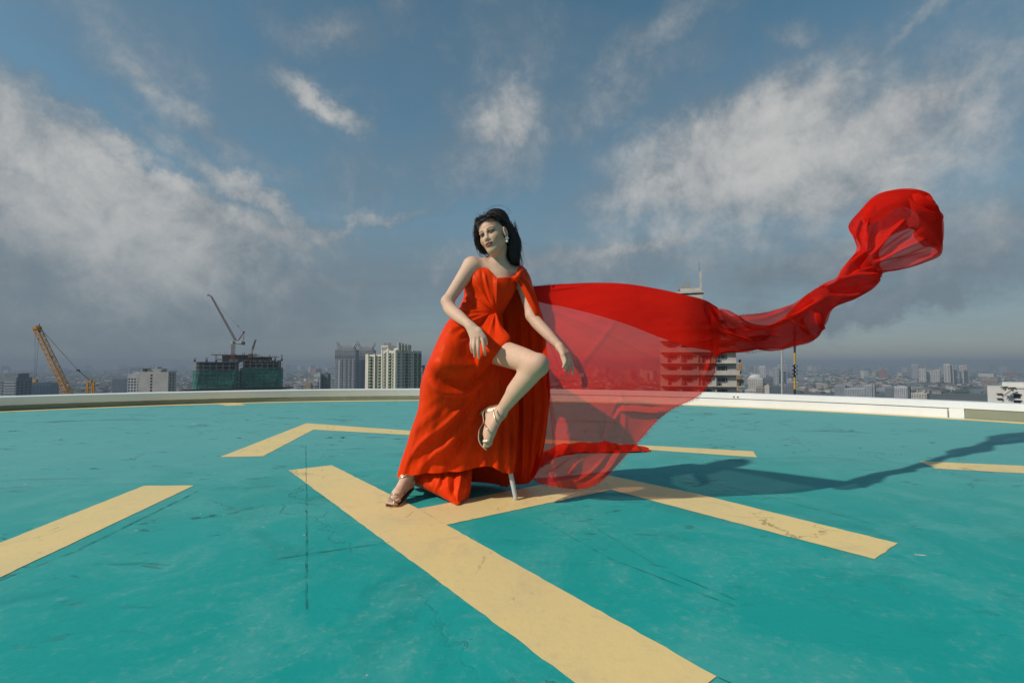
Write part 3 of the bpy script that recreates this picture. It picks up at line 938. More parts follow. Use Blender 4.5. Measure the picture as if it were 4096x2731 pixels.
mb = MB(); mb.beam(P(948, 1369), P(975, 1329), 0.6); mb.beam(P(975, 1329), P(975, 1372), 0.3); mb.beam(P(960, 1350), P(975, 1350), 0.25); mb.box(tuple(P(975, 1328)), (1.5, 1.2, 1.3)); wpart(cr, mb, 'back_frame', M_RCRANE)
mb = MB(); mb.beam(P(974, 1329), P(846, 1189), 0.10); mb.box(tuple(P(953, 1304)), (0.8, 0.6, 0.8)); wpart(cr, mb, 'luffing_cable', M_STEEL)
mb = MB(); mb.beam(P(832, 1179), P(830, 1184), 0.5); wpart(cr, mb, 'hook_block', M_STEEL)
# grey boom beside it
base = at(1003, 1418, D)
bo = empty('boom_crane', base, 'short pale grey boom tilted over the netted tower roof', 'crane')
mb = MB(); lattice(mb, base, P(1022, 1357), 1.3, 0.3, 9, 1.1, side=(0, 1, 0)); mb.beam(base, P(1022, 1357), 0.7); wpart(bo, mb, 'boom', M_GCRANE)
mb = MB(); mb.beam(P(1008, 1394, -1), P(1022, 1360, -1), 0.5); wpart(bo, mb, 'ram', M_RUST)
mb = MB(); mb.box(tuple(base - Vector((0, 0, 1.0))), (3, 3, 3.2)); wpart(bo, mb, 'turret', M_RUST)

# yellow crawler crane on the left
D = 150
base = at(330, 1620, D)
cr = empty('lattice_crane', Vector((base.x, base.y, base.z)), 'tall yellow lattice boom crane rising past the left parapet', 'crane')
P = lambda u, v, dd=0.0: at(u, v, D + dd)
b0 = P(300, 1620)
mb = MB(); lattice(mb, P(300, 1630), P(150, 1318), 1.45, 0.15, 30, 1.3, side=(0.2, 1, 0)); wpart(cr, mb, 'boom', M_YCRANE)
mb = MB(); lattice(mb, P(150, 1318), P(146, 1308), 1.4, 0.2, 2, 1.3, side=(0.2, 1, 0)); mb.beam(P(139, 1309), P(160, 1309), 0.4); mb.beam(P(140, 1318), P(160, 1312), 0.5); wpart(cr, mb, 'boom_head', M_YCRANE)
mb = MB(); mb.beam(P(144, 1306), P(157, 1306), 0.12); mb.beam(P(144, 1304), P(157, 1304), 0.12); mb.beam(P(157, 1309), P(157, 1294), 0.14); wpart(cr, mb, 'head_rail', M_STEEL)
mb = MB(); mb.box(tuple(P(155, 1324)), (0.7, 0.7, 0.5)); mb.box(tuple(P(204, 1428)), (0.8, 0.3, 0.35)); wpart(cr, mb, 'sheave', M_STEEL)
mb = MB(); mb.beam(P(141, 1318), P(139, 1520), 0.045); mb.beam(P(156, 1325), P(143, 1520), 0.045); wpart(cr, mb, 'hoist_rope', M_STEEL)
mb = MB(); mb.box(tuple(P(141, 1523)), (1.1, 0.6, 0.7)); mb.beam(P(141, 1524), P(141, 1531), 0.6, w2=0.2); wpart(cr, mb, 'hook_block', M_YCRANE)
mb = MB(); mb.beam(P(160, 1312), P(311, 1480), 0.11); wpart(cr, mb, 'pendant_line', M_CABLE)
mb = MB(); mb.beam(P(311, 1480), P(360, 1522), 0.14); mb.box(tuple(P(313, 1481)), (0.6, 0.6, 0.55)); wpart(cr, mb, 'bridle', M_STEEL)
mb = MB()
for (ua, ub) in ((340, 350), (352, 352), (365, 371), (376, 376)):
    mb.beam(P(ua, 1625), P(ub, 1525), 0.28)
mb.beam(P(350, 1527), P(376, 1527), 0.3); mb.box(tuple(P(364, 1524)), (0.7, 0.6, 0.6)); mb.beam(P(351, 1560), P(368, 1545), 0.15)
wpart(cr, mb, 'gantry', M_YCRANE)
mb = MB(); mb.beam(P(343, 1541), P(391, 1541), 0.16); mb.beam(P(378, 1534), P(392, 1534), 0.08); mb.beam(P(392, 1530), P(392, 1541), 0.08); wpart(cr, mb, 'walkway', M_STEEL)

# ------------------------------------------------------------------ white slab block on the left
o, wl, dl, H = block(569, 686, 1487, 500, (0.52, 0.48, 0.43), 'pale slab block with one column of dark windows and a flared roof', R(-8), depth=14, storey=3.05, windows=False, name='slab_block', roof=False)
rows = [H - 3.4 - 3.05 * k for k in range(12)]
window_set(o, (-wl / 2, -dl / 2, 1, 0), (wl * 0.42,), rows, 1.8, 1.9, M_DARKGLASS)
window_set(o, (wl / 2, -dl / 2, 0, 1), (dl * 0.25, dl * 0.65), rows, 1.8, 1.7, M_DARKGLASS)
mb = MB(); mb.box((0, 0, 0), (2.2, 3.0, 0.9)); me = lmesh(mb, 'balcony', wallmat((0.46, 0.43, 0.39)))
for z in rows: part(o, 'balcony', me, (-wl / 2 - 1.0, -dl / 2 + 2, z - 1))
M = wallmat((0.20, 0.22, 0.23))
lbox(o, 'roof_house', (-1, 0, H + 1.6), (wl * 0.5, dl * 0.6, 3.2), wallmat((0.44, 0.42, 0.39)))
lbox(o, 'roof_canopy', (-wl * 0.38, -1, H + 3.3), (wl * 0.36, dl * 0.7, 0.5), M)
lbox(o, 'roof_canopy', (wl * 0.36, -1, H + 1.2), (wl * 0.42, dl * 0.9, 0.5), M)
lbox(o, 'canopy_leg', (-wl * 0.40, -1, H + 1.6), (2.2, dl * 0.5, 2.9), M)
mb = MB(); mb.tube([(0, 0, 0), (0, 0, 1.6)], [3.0, 2.2], 16); part(o, 'roof_drum', lmesh(mb, 'roof_drum', M), (0, 0, H + 3.2))
o, wl, dl, H = block(520, 571, 1499, 530, (0.50, 0.50, 0.50), 'pale balconied annex beside the slab block', R(-10), storey=3.05, step=3.0, wf=0.5, hf=0.5, name='annex_block')

# ------------------------------------------------------------------ other buildings one can tell apart
TAB = [
 (6, 100, 1513, 620, (0.20, 0.23, 0.25), 'grey stepped office block at the far left edge', R(-18), 'office_block', M_DARKGLASS),
 (104, 206, 1535, 950, (0.16, 0.24, 0.30), 'low blue-grey office block behind the yellow crane boom', R(8), 'office_block', M_BLUEGLASS),
 (455, 500, 1514, 1900, (0.36, 0.35, 0.34), 'squat hazy block left of the slab block', R(10), 'office_block', M_BLUEGLASS),
 (1205, 1272, 1530, 700, (0.50, 0.47, 0.43), 'white and peach block with rooftop dishes', R(6), 'apartment_building', M_DARKGLASS),
 (1259, 1288, 1497, 820, (0.42, 0.46, 0.47), 'slim pale blue block with window column', R(-12), 'apartment_building', M_BLUEGLASS),
 (1286, 1320, 1497, 826, (0.13, 0.15, 0.15), 'dark narrow block attached to the pale blue one', R(-12), 'apartment_building', M_DARKGLASS),
 (1668, 1702, 1473, 700, (0.22, 0.23, 0.26), 'grey tower with flat roof frame right of the cream block', R(-30), 'office_tower', M_DARKGLASS),
 (2995, 3054, 1512, 1350, (0.56, 0.53, 0.46), 'cream block with white domed roof beyond the right parapet', R(-8), 'hotel_block', M_DARKGLASS),
 (3054, 3092, 1512, 1380, (0.13, 0.14, 0.16), 'dark slab beside the domed cream block', R(-8), 'office_block', M_BLUEGLASS),
 (3024, 3056, 1547, 1000, (0.30, 0.26, 0.21), 'brown ribbed block below the domed roof', R(-14), 'office_block', M_DARKGLASS),
 (2980, 3022, 1561, 900, (0.52, 0.47, 0.41), 'low cream block against the parapet below the domed roof', R(-5), 'apartment_building', M_DARKGLASS),
 (3057, 3079, 1543, 950, (0.46, 0.42, 0.35), 'blank beige slab left of the white pole', R(-20), 'office_block', None),
 (3080, 3124, 1546, 1050, (0.11, 0.13, 0.14), 'dark glass block left of the white pole', R(0), 'office_block', M_BLUEGLASS),
 (3132, 3172, 1540, 1200, (0.19, 0.19, 0.20), 'grey block between the two poles', R(0), 'office_block', M_BLUEGLASS),
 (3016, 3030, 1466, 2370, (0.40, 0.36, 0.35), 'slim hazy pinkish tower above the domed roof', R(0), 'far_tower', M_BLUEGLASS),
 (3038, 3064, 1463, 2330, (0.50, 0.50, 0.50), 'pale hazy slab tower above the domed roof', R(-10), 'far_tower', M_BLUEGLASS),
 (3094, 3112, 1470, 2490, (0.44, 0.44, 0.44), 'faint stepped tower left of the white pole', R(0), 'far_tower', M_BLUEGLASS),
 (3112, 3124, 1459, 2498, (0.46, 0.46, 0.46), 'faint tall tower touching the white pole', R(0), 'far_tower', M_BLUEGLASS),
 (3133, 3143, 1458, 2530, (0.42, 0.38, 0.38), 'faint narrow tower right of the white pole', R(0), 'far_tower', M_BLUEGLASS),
 (3340, 3384, 1541, 1550, (0.25, 0.27, 0.29), 'grey mid-rise office left of the wide pale block', R(-18), 'office_block', M_BLUEGLASS),
 (3384, 3458, 1555, 1500, (0.42, 0.43, 0.44), 'wide pale office block with window bands', R(-6), 'office_block', M_DARKGLASS),
 (3455, 3500, 1541, 1580, (0.40, 0.41, 0.43), 'pale office block with dark right flank', R(-14), 'office_block', M_DARKGLASS),
 (3580, 3628, 1547, 1500, (0.50, 0.50, 0.50), 'white ribbed office block in the right sprawl', R(-10), 'office_block', M_DARKGLASS),
 (3568, 3582, 1541, 1560, (0.12, 0.14, 0.17), 'narrow dark slab left of the white ribbed block', R(-10), 'office_block', M_BLUEGLASS),
 (3651, 3712, 1574, 1150, (0.52, 0.48, 0.40), 'cream apartment house with brown roof on the right', R(-20), 'apartment_building', M_DARKGLASS),
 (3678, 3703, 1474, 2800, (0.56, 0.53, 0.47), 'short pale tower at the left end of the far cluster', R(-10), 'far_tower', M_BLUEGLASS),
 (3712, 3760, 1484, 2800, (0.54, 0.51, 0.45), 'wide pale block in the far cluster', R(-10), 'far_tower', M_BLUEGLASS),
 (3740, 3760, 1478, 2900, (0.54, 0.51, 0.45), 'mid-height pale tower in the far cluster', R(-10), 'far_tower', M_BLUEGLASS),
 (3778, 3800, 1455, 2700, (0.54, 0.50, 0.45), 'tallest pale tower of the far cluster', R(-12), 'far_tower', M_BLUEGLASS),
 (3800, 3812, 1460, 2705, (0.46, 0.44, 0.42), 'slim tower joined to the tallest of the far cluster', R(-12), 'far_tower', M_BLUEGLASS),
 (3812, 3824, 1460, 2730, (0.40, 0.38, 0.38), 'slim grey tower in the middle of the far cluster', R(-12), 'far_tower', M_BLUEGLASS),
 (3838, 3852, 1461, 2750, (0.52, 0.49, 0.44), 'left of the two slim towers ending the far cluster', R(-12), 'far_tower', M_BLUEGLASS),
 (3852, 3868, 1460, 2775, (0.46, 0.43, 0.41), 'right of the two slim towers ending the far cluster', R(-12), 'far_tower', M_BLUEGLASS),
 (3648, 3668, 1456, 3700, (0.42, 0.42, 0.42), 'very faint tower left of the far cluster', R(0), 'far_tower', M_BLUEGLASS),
 (3932, 3985, 1514, 2600, (0.33, 0.25, 0.19), 'long brown block near the right edge', R(-6), 'office_block', M_DARKGLASS),
 (3540, 3566, 1549, 1700, (0.20, 0.21, 0.23), 'small grey block left of the narrow dark slab', R(-6), 'office_block', M_DARKGLASS),
]
BL = {}
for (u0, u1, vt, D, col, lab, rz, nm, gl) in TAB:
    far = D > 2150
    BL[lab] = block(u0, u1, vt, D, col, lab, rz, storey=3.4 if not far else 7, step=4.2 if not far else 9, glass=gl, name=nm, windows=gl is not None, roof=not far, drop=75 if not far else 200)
o, wl, dl, H = BL['cream block with white domed roof beyond the right parapet']
V = []; F = []
for j in range(6):
    a = j / 5 * math.pi / 2
    for k in range(18):
        b_ = 2 * math.pi * k / 18
        V.append((wl * 0.46 * math.cos(a) * math.cos(b_), dl * 0.46 * math.cos(a) * math.sin(b_), 10 * math.sin(a)))
for j in range(5):
    for k in range(18): F.append((j * 18 + k, j * 18 + (k + 1) % 18, j * 18 + 18 + (k + 1) % 18, j * 18 + 18 + k))
me = bpy.data.meshes.new('dome'); me.from_pydata(V, [], F); me.materials.append(wallmat((0.62, 0.60, 0.55)))
part(o, 'dome', me, (0, 0, H + 0.8))
o, wl, dl, H = BL['white and peach block with rooftop dishes']
lbox(o, 'peach_panel', (-wl * 0.05, -dl / 2 - 0.3, H / 2), (wl * 0.3, 0.8, H), wallmat((0.60, 0.40, 0.24)))
lbox(o, 'roof_tower', (-wl * 0.05, 0, H + 4), (2.0, 2.0, 8), wallmat((0.60, 0.42, 0.28)))
lbox(o, 'roof_house', (wl * 0.1, 0, H + 2.8), (wl * 0.5, 6, 5.0), wallmat((0.42, 0.38, 0.32)))
for x in (-wl * 0.3, wl * 0.35):
    mb = MB(); mb.tube([(0, 0, 0), (0, -0.8, 0.4), (0, -1.1, 0.55)], [0.15, 1.6, 2.0], 12); mb.beam((0, 0.2, -3), (0, 0, 0), 0.3)
    part(o, 'dish', lmesh(mb, 'dish', wallmat((0.58, 0.57, 0.55))), (x, -2, H + 3.2))
o, wl, dl, H = BL['grey tower with flat roof frame right of the cream block']
lbox(o, 'roof_frame', (0, 0, H + 4.3), (wl * 1.35, dl * 1.3, 0.5), wallmat((0.12, 0.12, 0.13)))
for sx in (-1, 1):
    for sy in (-1, 1): lbox(o, 'frame_leg', (sx * wl * 0.3, sy * dl * 0.3, H + 2), (1.6, 1.6, 4), wallmat((0.18, 0.18, 0.2)))
o, wl, dl, H = BL['grey stepped office block at the far left edge']
lbox(o, 'upper_step', (-1, 3, H + 3), (wl * 0.72, dl * 0.7, 6), wallmat((0.17, 0.19, 0.2)))
for k in range(9): lbox(o, 'floor_band', (wl * 0.16, -dl / 2 - 0.25, H - 5 - 3.4 * k), (wl * 0.6, 0.6, 0.9), wallmat((0.42, 0.44, 0.45)))

# ------------------------------------------------------------------ near tower with balconies behind the flying scarf
D = 140
M_BEIGE = plain('beige_concrete', (0.50, 0.46, 0.40), 0.9, var=0.22, vscale=0.35, bump=0.2)
M_RAIL = plain('thin_rail', (0.30, 0.30, 0.29), 0.5)
tw = root_at('balcony_tower', 2800, D + 9, R(-18), 'beige concrete tower with stacked balconies behind the flying scarf', 'building', Dx=D + 7)
px = D / FPX
def X(u): return (u - 2800) * px
def Zt(v): return zpix(v, D, 2800) - GZ
ztp = Zt(1290)
def Zt2(v): return zpix(v, D + 11, 2800) - GZ
lbox(tw, 'wall', ((X(2650) + X(2936)) / 2, 0, ztp / 2), (X(2936) - X(2650), 18, ztp), M_BEIGE)
lbox(tw, 'upper_wall', ((X(2660) + X(2820)) / 2, 1, (ztp + Zt2(1190)) / 2), (X(2820) - X(2660), 14, Zt2(1190) - ztp), M_BEIGE)
lbox(tw, 'cornice', ((X(2690) + X(2824)) / 2, 1, Zt2(1183)), (X(2826) - X(2690), 15, 0.5), M_BEIGE)
lbox(tw, 'roof_house', ((X(2734) + X(2818)) / 2, 1, (Zt2(1183) + Zt2(1160)) / 2), (X(2818) - X(2734), 10, Zt2(1160) - Zt2(1183) - 0.5), M_BEIGE)
mb = MB(); mb.box((0, 0, 0), (2.0, 3, 2.2)); mb.box((-1.9, 0, -0.5), (1.4, 3, 1.2)); part(tw, 'roof_plant', lmesh(mb, 'roof_plant', plain('galvanised', (0.28, 0.31, 0.33), 0.5, var=0.3)), (X(2762), 0, Zt2(1148)))
mb = MB()
for u in range(2734, 2800, 8): mb.beam((X(u), -3.9, 0), (X(u), -3.9, 1.1), 0.08)
mb.beam((X(2734), -3.9, 1.1), (X(2798), -3.9, 1.1), 0.09); mb.beam((X(2734), -3.9, 0.6), (X(2798), -3.9, 0.6), 0.06)
part(tw, 'roof_railing', lmesh(mb, 'roof_railing', M_RAIL), (0, 0, Zt2(1160)))
lbox(tw, 'mast_pillar', (X(2816), -2, (Zt2(1160) + Zt2(1097)) / 2), (0.55, 1.2, Zt2(1097) - Zt2(1160)), M_BEIGE)
mb = MB(); mb.tube([(0, 0, 0), (0, 0, 4.2)], [0.06, 0.02], 6); mb.beam((-.25, 0, 2.6), (.25, 0, 2.6), 0.05); part(tw, 'antenna', lmesh(mb, 'antenna', M_STEEL), (X(2811), -2, Zt2(1097)))
fz = [Zt(1452) - 3.22 * k for k in range(-3, 6)]
win = []
mbw = MB(); mbw.box((0, 0, 0), (1.05, 0.3, 1.25), mi=0); mbw.box((0, -0.14, 0.66), (1.25, 0.1, 0.1), mi=1); mbw.box((0, -0.14, -0.66), (1.25, 0.1, 0.1), mi=1)
mbw.box((-0.58, -0.14, 0), (0.08, 0.1, 1.3), mi=1); mbw.box((0.58, -0.14, 0), (0.08, 0.1, 1.3), mi=1); mbw.box((0.85, 0, 0), (0.3, 0.26, 1.2), mi=0)
me_win = lmesh(mbw, 'window', [M_DARKGLASS, M_RAIL])
mbd = MB(); mbd.box((0, 0, 0), (0.75, 0.3, 2.2), mi=0); mbd.box((-0.43, -0.14, 0), (0.1, 0.1, 2.3), mi=1); mbd.box((0.43, -0.14, 0), (0.1, 0.1, 2.3), mi=1); mbd.box((0, -0.14, 1.14), (0.9, 0.1, 0.1), mi=1)
me_door = lmesh(mbd, 'balcony_door', [M_DARKGLASS, M_RAIL])
mbs = MB(); mbs.box((0, 0, 0), (X(2948) - X(2650), 1.5, 0.22)); me_slab = lmesh(mbs, 'balcony_slab', M_BEIGE)
for k, z in enumerate(fz):
    part(tw, 'balcony_slab', me_slab, ((X(2948) + X(2650)) / 2, -9.75, z))
    for u in (2700, 2760, 2830, 2888):
        part(tw, 'window', me_win, (X(u), -9.0, z + 1.75))
        part(tw, 'balcony_door', me_door, (X(u - 14), -9.0, z + 1.2))
    if k % 2 == 0:
        mb = MB(); mb.box((0, 0, 0), (X(2946) - X(2652), 0.14, 1.05)); part(tw, 'balcony_front', lmesh(mb, 'balcony_front', M_BEIGE), ((X(2946) + X(2652)) / 2, -10.42, z + 0.64))
    else:
        mb = MB()
        for j in range(40): mb.beam((-10.2 + j * 0.52, 0, 0), (-10.2 + j * 0.52, 0, 1.0), 0.035)
        mb.beam((-10.3, 0, 1.0), (10.3, 0, 1.0), 0.07)
        part(tw, 'balcony_railing', lmesh(mb, 'balcony_railing', M_RAIL), ((X(2946) + X(2652)) / 2, -10.45, z + 0.11))
    mb = MB(); mb.box((0, 0, 0), (1.1, 5, 0.2)); mb.box((0.5, 0, 0.55), (0.08, 5, 0.9)); part(tw, 'side_balcony', lmesh(mb, 'side_balcony', M_BEIGE), (X(2948), -5.5, z))
for u in (2730, 2795, 2860):
    lbox(tw, 'fin_wall', (X(u), -9.3, ztp / 2), (0.3, 0.7, ztp), M_BEIGE)

# small yellow crane behind that tower
D = 190
P = lambda u, v, dd=0.0: at(u, v, D + dd)
cr = empty('tower_crane', P(2952, 1560), 'small yellow crane folded beside the beige balcony tower', 'crane')
mb = MB(); lattice(mb, P(2947, 1610), P(2951, 1520), 1.2, 0.13, 8); wpart(cr, mb, 'mast', M_YCRANE)
mb = MB(); lattice(mb, P(2950, 1518), P(2962, 1442), 1.1, 0.13, 9, 0.8, side=(0, 1, 0)); wpart(cr, mb, 'jib', M_YCRANE)
mb = MB(); mb.box(tuple(P(2958, 1524)), (2.4, 1.6, 1.4)); wpart(cr, mb, 'counterweight', M_STEEL)
mb = MB(); mb.box(tuple(P(2960, 1529)), (2.0, 1.5, 0.7)); wpart(cr, mb, 'turntable', M_YCRANE)
mb = MB(); mb.beam(P(2966, 1445), P(2969, 1520), 0.09); wpart(cr, mb, 'cable', M_CABLE)

# ------------------------------------------------------------------ poles just outside the parapet
M_POLEW = plain('pale_pole_paint', (0.42, 0.43, 0.40), 0.6, var=0.25, vscale=3)
M_POLEB = plain('black_pole_paint', (0.02, 0.02, 0.02), 0.5, var=0.3, vscale=5)
M_POLEY = plain('yellow_pole_paint', (0.55, 0.33, 0.03), 0.55, var=0.25, vscale=5)
D = 11.5
P = lambda u, v, dd=0.0: at(u, v, D + dd)
po = empty('white_pole', P(3128, 1600), 'pale round pole with wire step pegs behind the right parapet', 'pole')
mb = MB(); mb.tube([P(3128, 1660), P(3128, 1300)], 0.019, 12); wpart(po, mb, 'shaft', M_POLEW)
for (v, s) in ((1408, -1), (1452, 1), (1497, -1), (1545, 1)):
    mb = MB(); mb.tube([P(3128, v + 8), P(3128 + s * 14, v - 8), P(3128 + s * 12, v - 13), P(3128, v - 13 + (0 if s < 0 else 6))], 0.0035, 6); wpart(po, mb, 'step_peg', M_POLEW)
po = empty('striped_pole', P(3179, 1600), 'black and yellow banded pole with triple clamps behind the right parapet', 'pole')
zs = [1320, 1412, 1458, 1510, 1545, 1556, 1650]
for k, (a, b_, m_) in enumerate(((1300, 1411, M_POLEB), (1411, 1457, M_POLEY), (1457, 1509, M_POLEB), (1509, 1556, M_POLEY), (1556, 1660, M_POLEB))):
    mb = MB(); mb.tube([P(3179, b_), P(3179, a)], 0.022 if k != 2 else 0.024, 12); wpart(po, mb, 'band', m_)
for v in (1464, 1480, 1496):
    c = P(3179, v)
    mb = MB(); mb.box((c.x, c.y, c.z), (0.10, 0.06, 0.022)); mb.box((c.x - 0.035, c.y - 0.03, c.z), (0.018, 0.02, 0.04)); mb.box((c.x + 0.035, c.y - 0.03, c.z), (0.018, 0.02, 0.04)); wpart(po, mb, 'clamp', M_POLEB)
    mb = MB(); mb.tube([(c.x, c.y - 0.032, c.z), (c.x, c.y - 0.045, c.z)], 0.012, 8); wpart(po, mb, 'clamp_bolt', M_WHITE)
mb = MB(); mb.beam(P(3179, 1507), P(3161, 1505), 0.006); mb.beam(P(3179, 1534), P(3195, 1536), 0.006); wpart(po, mb, 'stay_peg', M_POLEB)
for (u, v0, lab) in ((3489, 1540, 'thin dark rod standing left of the thicker rod behind the parapet'), (3641, 1549, 'short dark rod behind the right parapet near the cream apartment house')):
    mb = MB(); mb.tube([at(u, 1640, D), at(u, v0, D)], 0.006 if u < 3600 else 0.009, 8)
    o = mb.build('lightning_rod', M_POLEB, origin=at(u, 1640, D)); tag(o, lab, 'rod')

# ------------------------------------------------------------------ white house with roof palms at the right edge
D = 150
px = D / FPX
ho = root_at('terraced_building', 4090, D + 8, R(-44), 'white stepped building with roof palms at the right edge', 'building', Dx=D + 6)
def Xr(u): return (u - 4090) * px
def Zr(v): return zpix(v, D, 4090) - GZ
M_WH = plain('white_house_paint', (0.62, 0.60, 0.55), 0.85, var=0.15, vscale=0.3, bump=0.15)
lbox(ho, 'wall', ((Xr(3998) + Xr(4300)) / 2, 0, Zr(1551) / 2), (Xr(4300) - Xr(3998), 16, Zr(1551)), M_WH)
lbox(ho, 'upper_wall', ((Xr(4044) + Xr(4300)) / 2, 2, (Zr(1551) + Zr(1533)) / 2), (Xr(4300) - Xr(4044), 11, Zr(1533) - Zr(1551)), M_WH)
mb = MB(); mb.beam((Xr(4044), -8.1, Zr(1583)), (Xr(4075), -8.1, Zr(1552)), 0.3); mb.beam((Xr(4075), -8.1, Zr(1553)), (Xr(4200), -8.1, Zr(1553)), 0.3); part(ho, 'stair_band', lmesh(mb, 'stair_band', M_WH))
mb = MB(); mb.box((0, 0, 0), (1.5, 0.3, 1.2), mi=0); mb.box((0, -0.3, 0.75), (1.9, 0.8, 0.14), mi=1); mb.box((-0.85, -0.2, 0), (0.1, 0.3, 1.3), mi=1)
me = lmesh(mb, 'window', [M_DARKGLASS, M_WH])
for (u, v) in ((4084, 1586), (4084, 1611), (4084, 1636), (4120, 1586), (4120, 1611)):
    part(ho, 'window', me, (Xr(u), -8.05, Zr(v)))
mb = MB(); mb.box((0, -0.4, 0), (1.4, 0.9, 0.12)); mb.box((0.55, -0.35, -0.4), (0.12, 0.7, 0.7)); me = lmesh(mb, 'awning', plain('awning_dark', (0.10, 0.11, 0.10), 0.8, var=0.4))
for (u, v) in ((4034, 1577), (4034, 1597)): part(ho, 'awning', me, (Xr(u), -8.0, Zr(v)))
M_FROND = plain('palm_frond', (0.045, 0.075, 0.025), 0.7, var=0.4, vscale=2)
M_TRUNK = plain('palm_trunk', (0.14, 0.11, 0.08), 0.9, var=0.4, vscale=3)
for (u, v, lab) in ((4020, 1549, 'roof palm on the left of the white stepped building'), (4051, 1552, 'roof palm on the right, nearer the upper wall of the white stepped building')):
    c = at(u, v, D + 1.5)
    base = c - Vector((0, 0, 1.0))
    pt = empty('palm_tree', base, lab, 'palm tree')
    mb = MB(); mb.tube([base, base + Vector((0.05, 0, 0.6)), base + Vector((0.02, 0, 1.2))], [0.16, 0.12, 0.10], 8); mb.build('trunk', M_TRUNK, pt)
    for k in range(13):
        a = k * 2.4 + random.uniform(-.2, .2); L = random.uniform(0.9, 1.35); up_ = random.uniform(0.15, 0.75)
        V = []; F = []
        top = base + Vector((0.02, 0, 1.2))
        m_ = 7
        sd = Vector((-math.sin(a), math.cos(a), 0))
        for j in range(m_ + 1):
            t_ = j / m_
            p = top + Vector((math.cos(a) * L * t_, math.sin(a) * L * t_, up_ * t_ * 1.3 - 1.25 * t_ * t_))
            wd = 0.24 * math.sin(math.pi * min(1, t_ * 0.9 + 0.1)) + 0.01
            V += [p + sd * wd - Vector((0, 0, wd * 0.5)), p, p - sd * wd - Vector((0, 0, wd * 0.5))]
        for j in range(m_):
            F += [(3 * j, 3 * j + 1, 3 * j + 4, 3 * j + 3), (3 * j + 1, 3 * j + 2, 3 * j + 5, 3 * j + 4)]
        mesh_obj('frond', V, F, M_FROND, pt)
# ================================================================== sculpting tools
def catmull4(P, n):
    """even-parameter Catmull-Rom through rows of P (any width)"""
    E = np.vstack([2 * P[0] - P[1], P, 2 * P[-1] - P[-2]])
    out = []
    for t in np.linspace(0, len(P) - 1, n):
        i = min(int(t), len(P) - 2); f = t - i
        p0, p1, p2, p3 = E[i], E[i + 1], E[i + 2], E[i + 3]
        out.append(0.5 * ((2 * p1) + (-p0 + p2) * f + (2 * p0 - 5 * p1 + 4 * p2 - p3) * f ** 2 + (-p0 + 3 * p1 - 3 * p2 + p3) * f ** 3))
    return np.array(out)

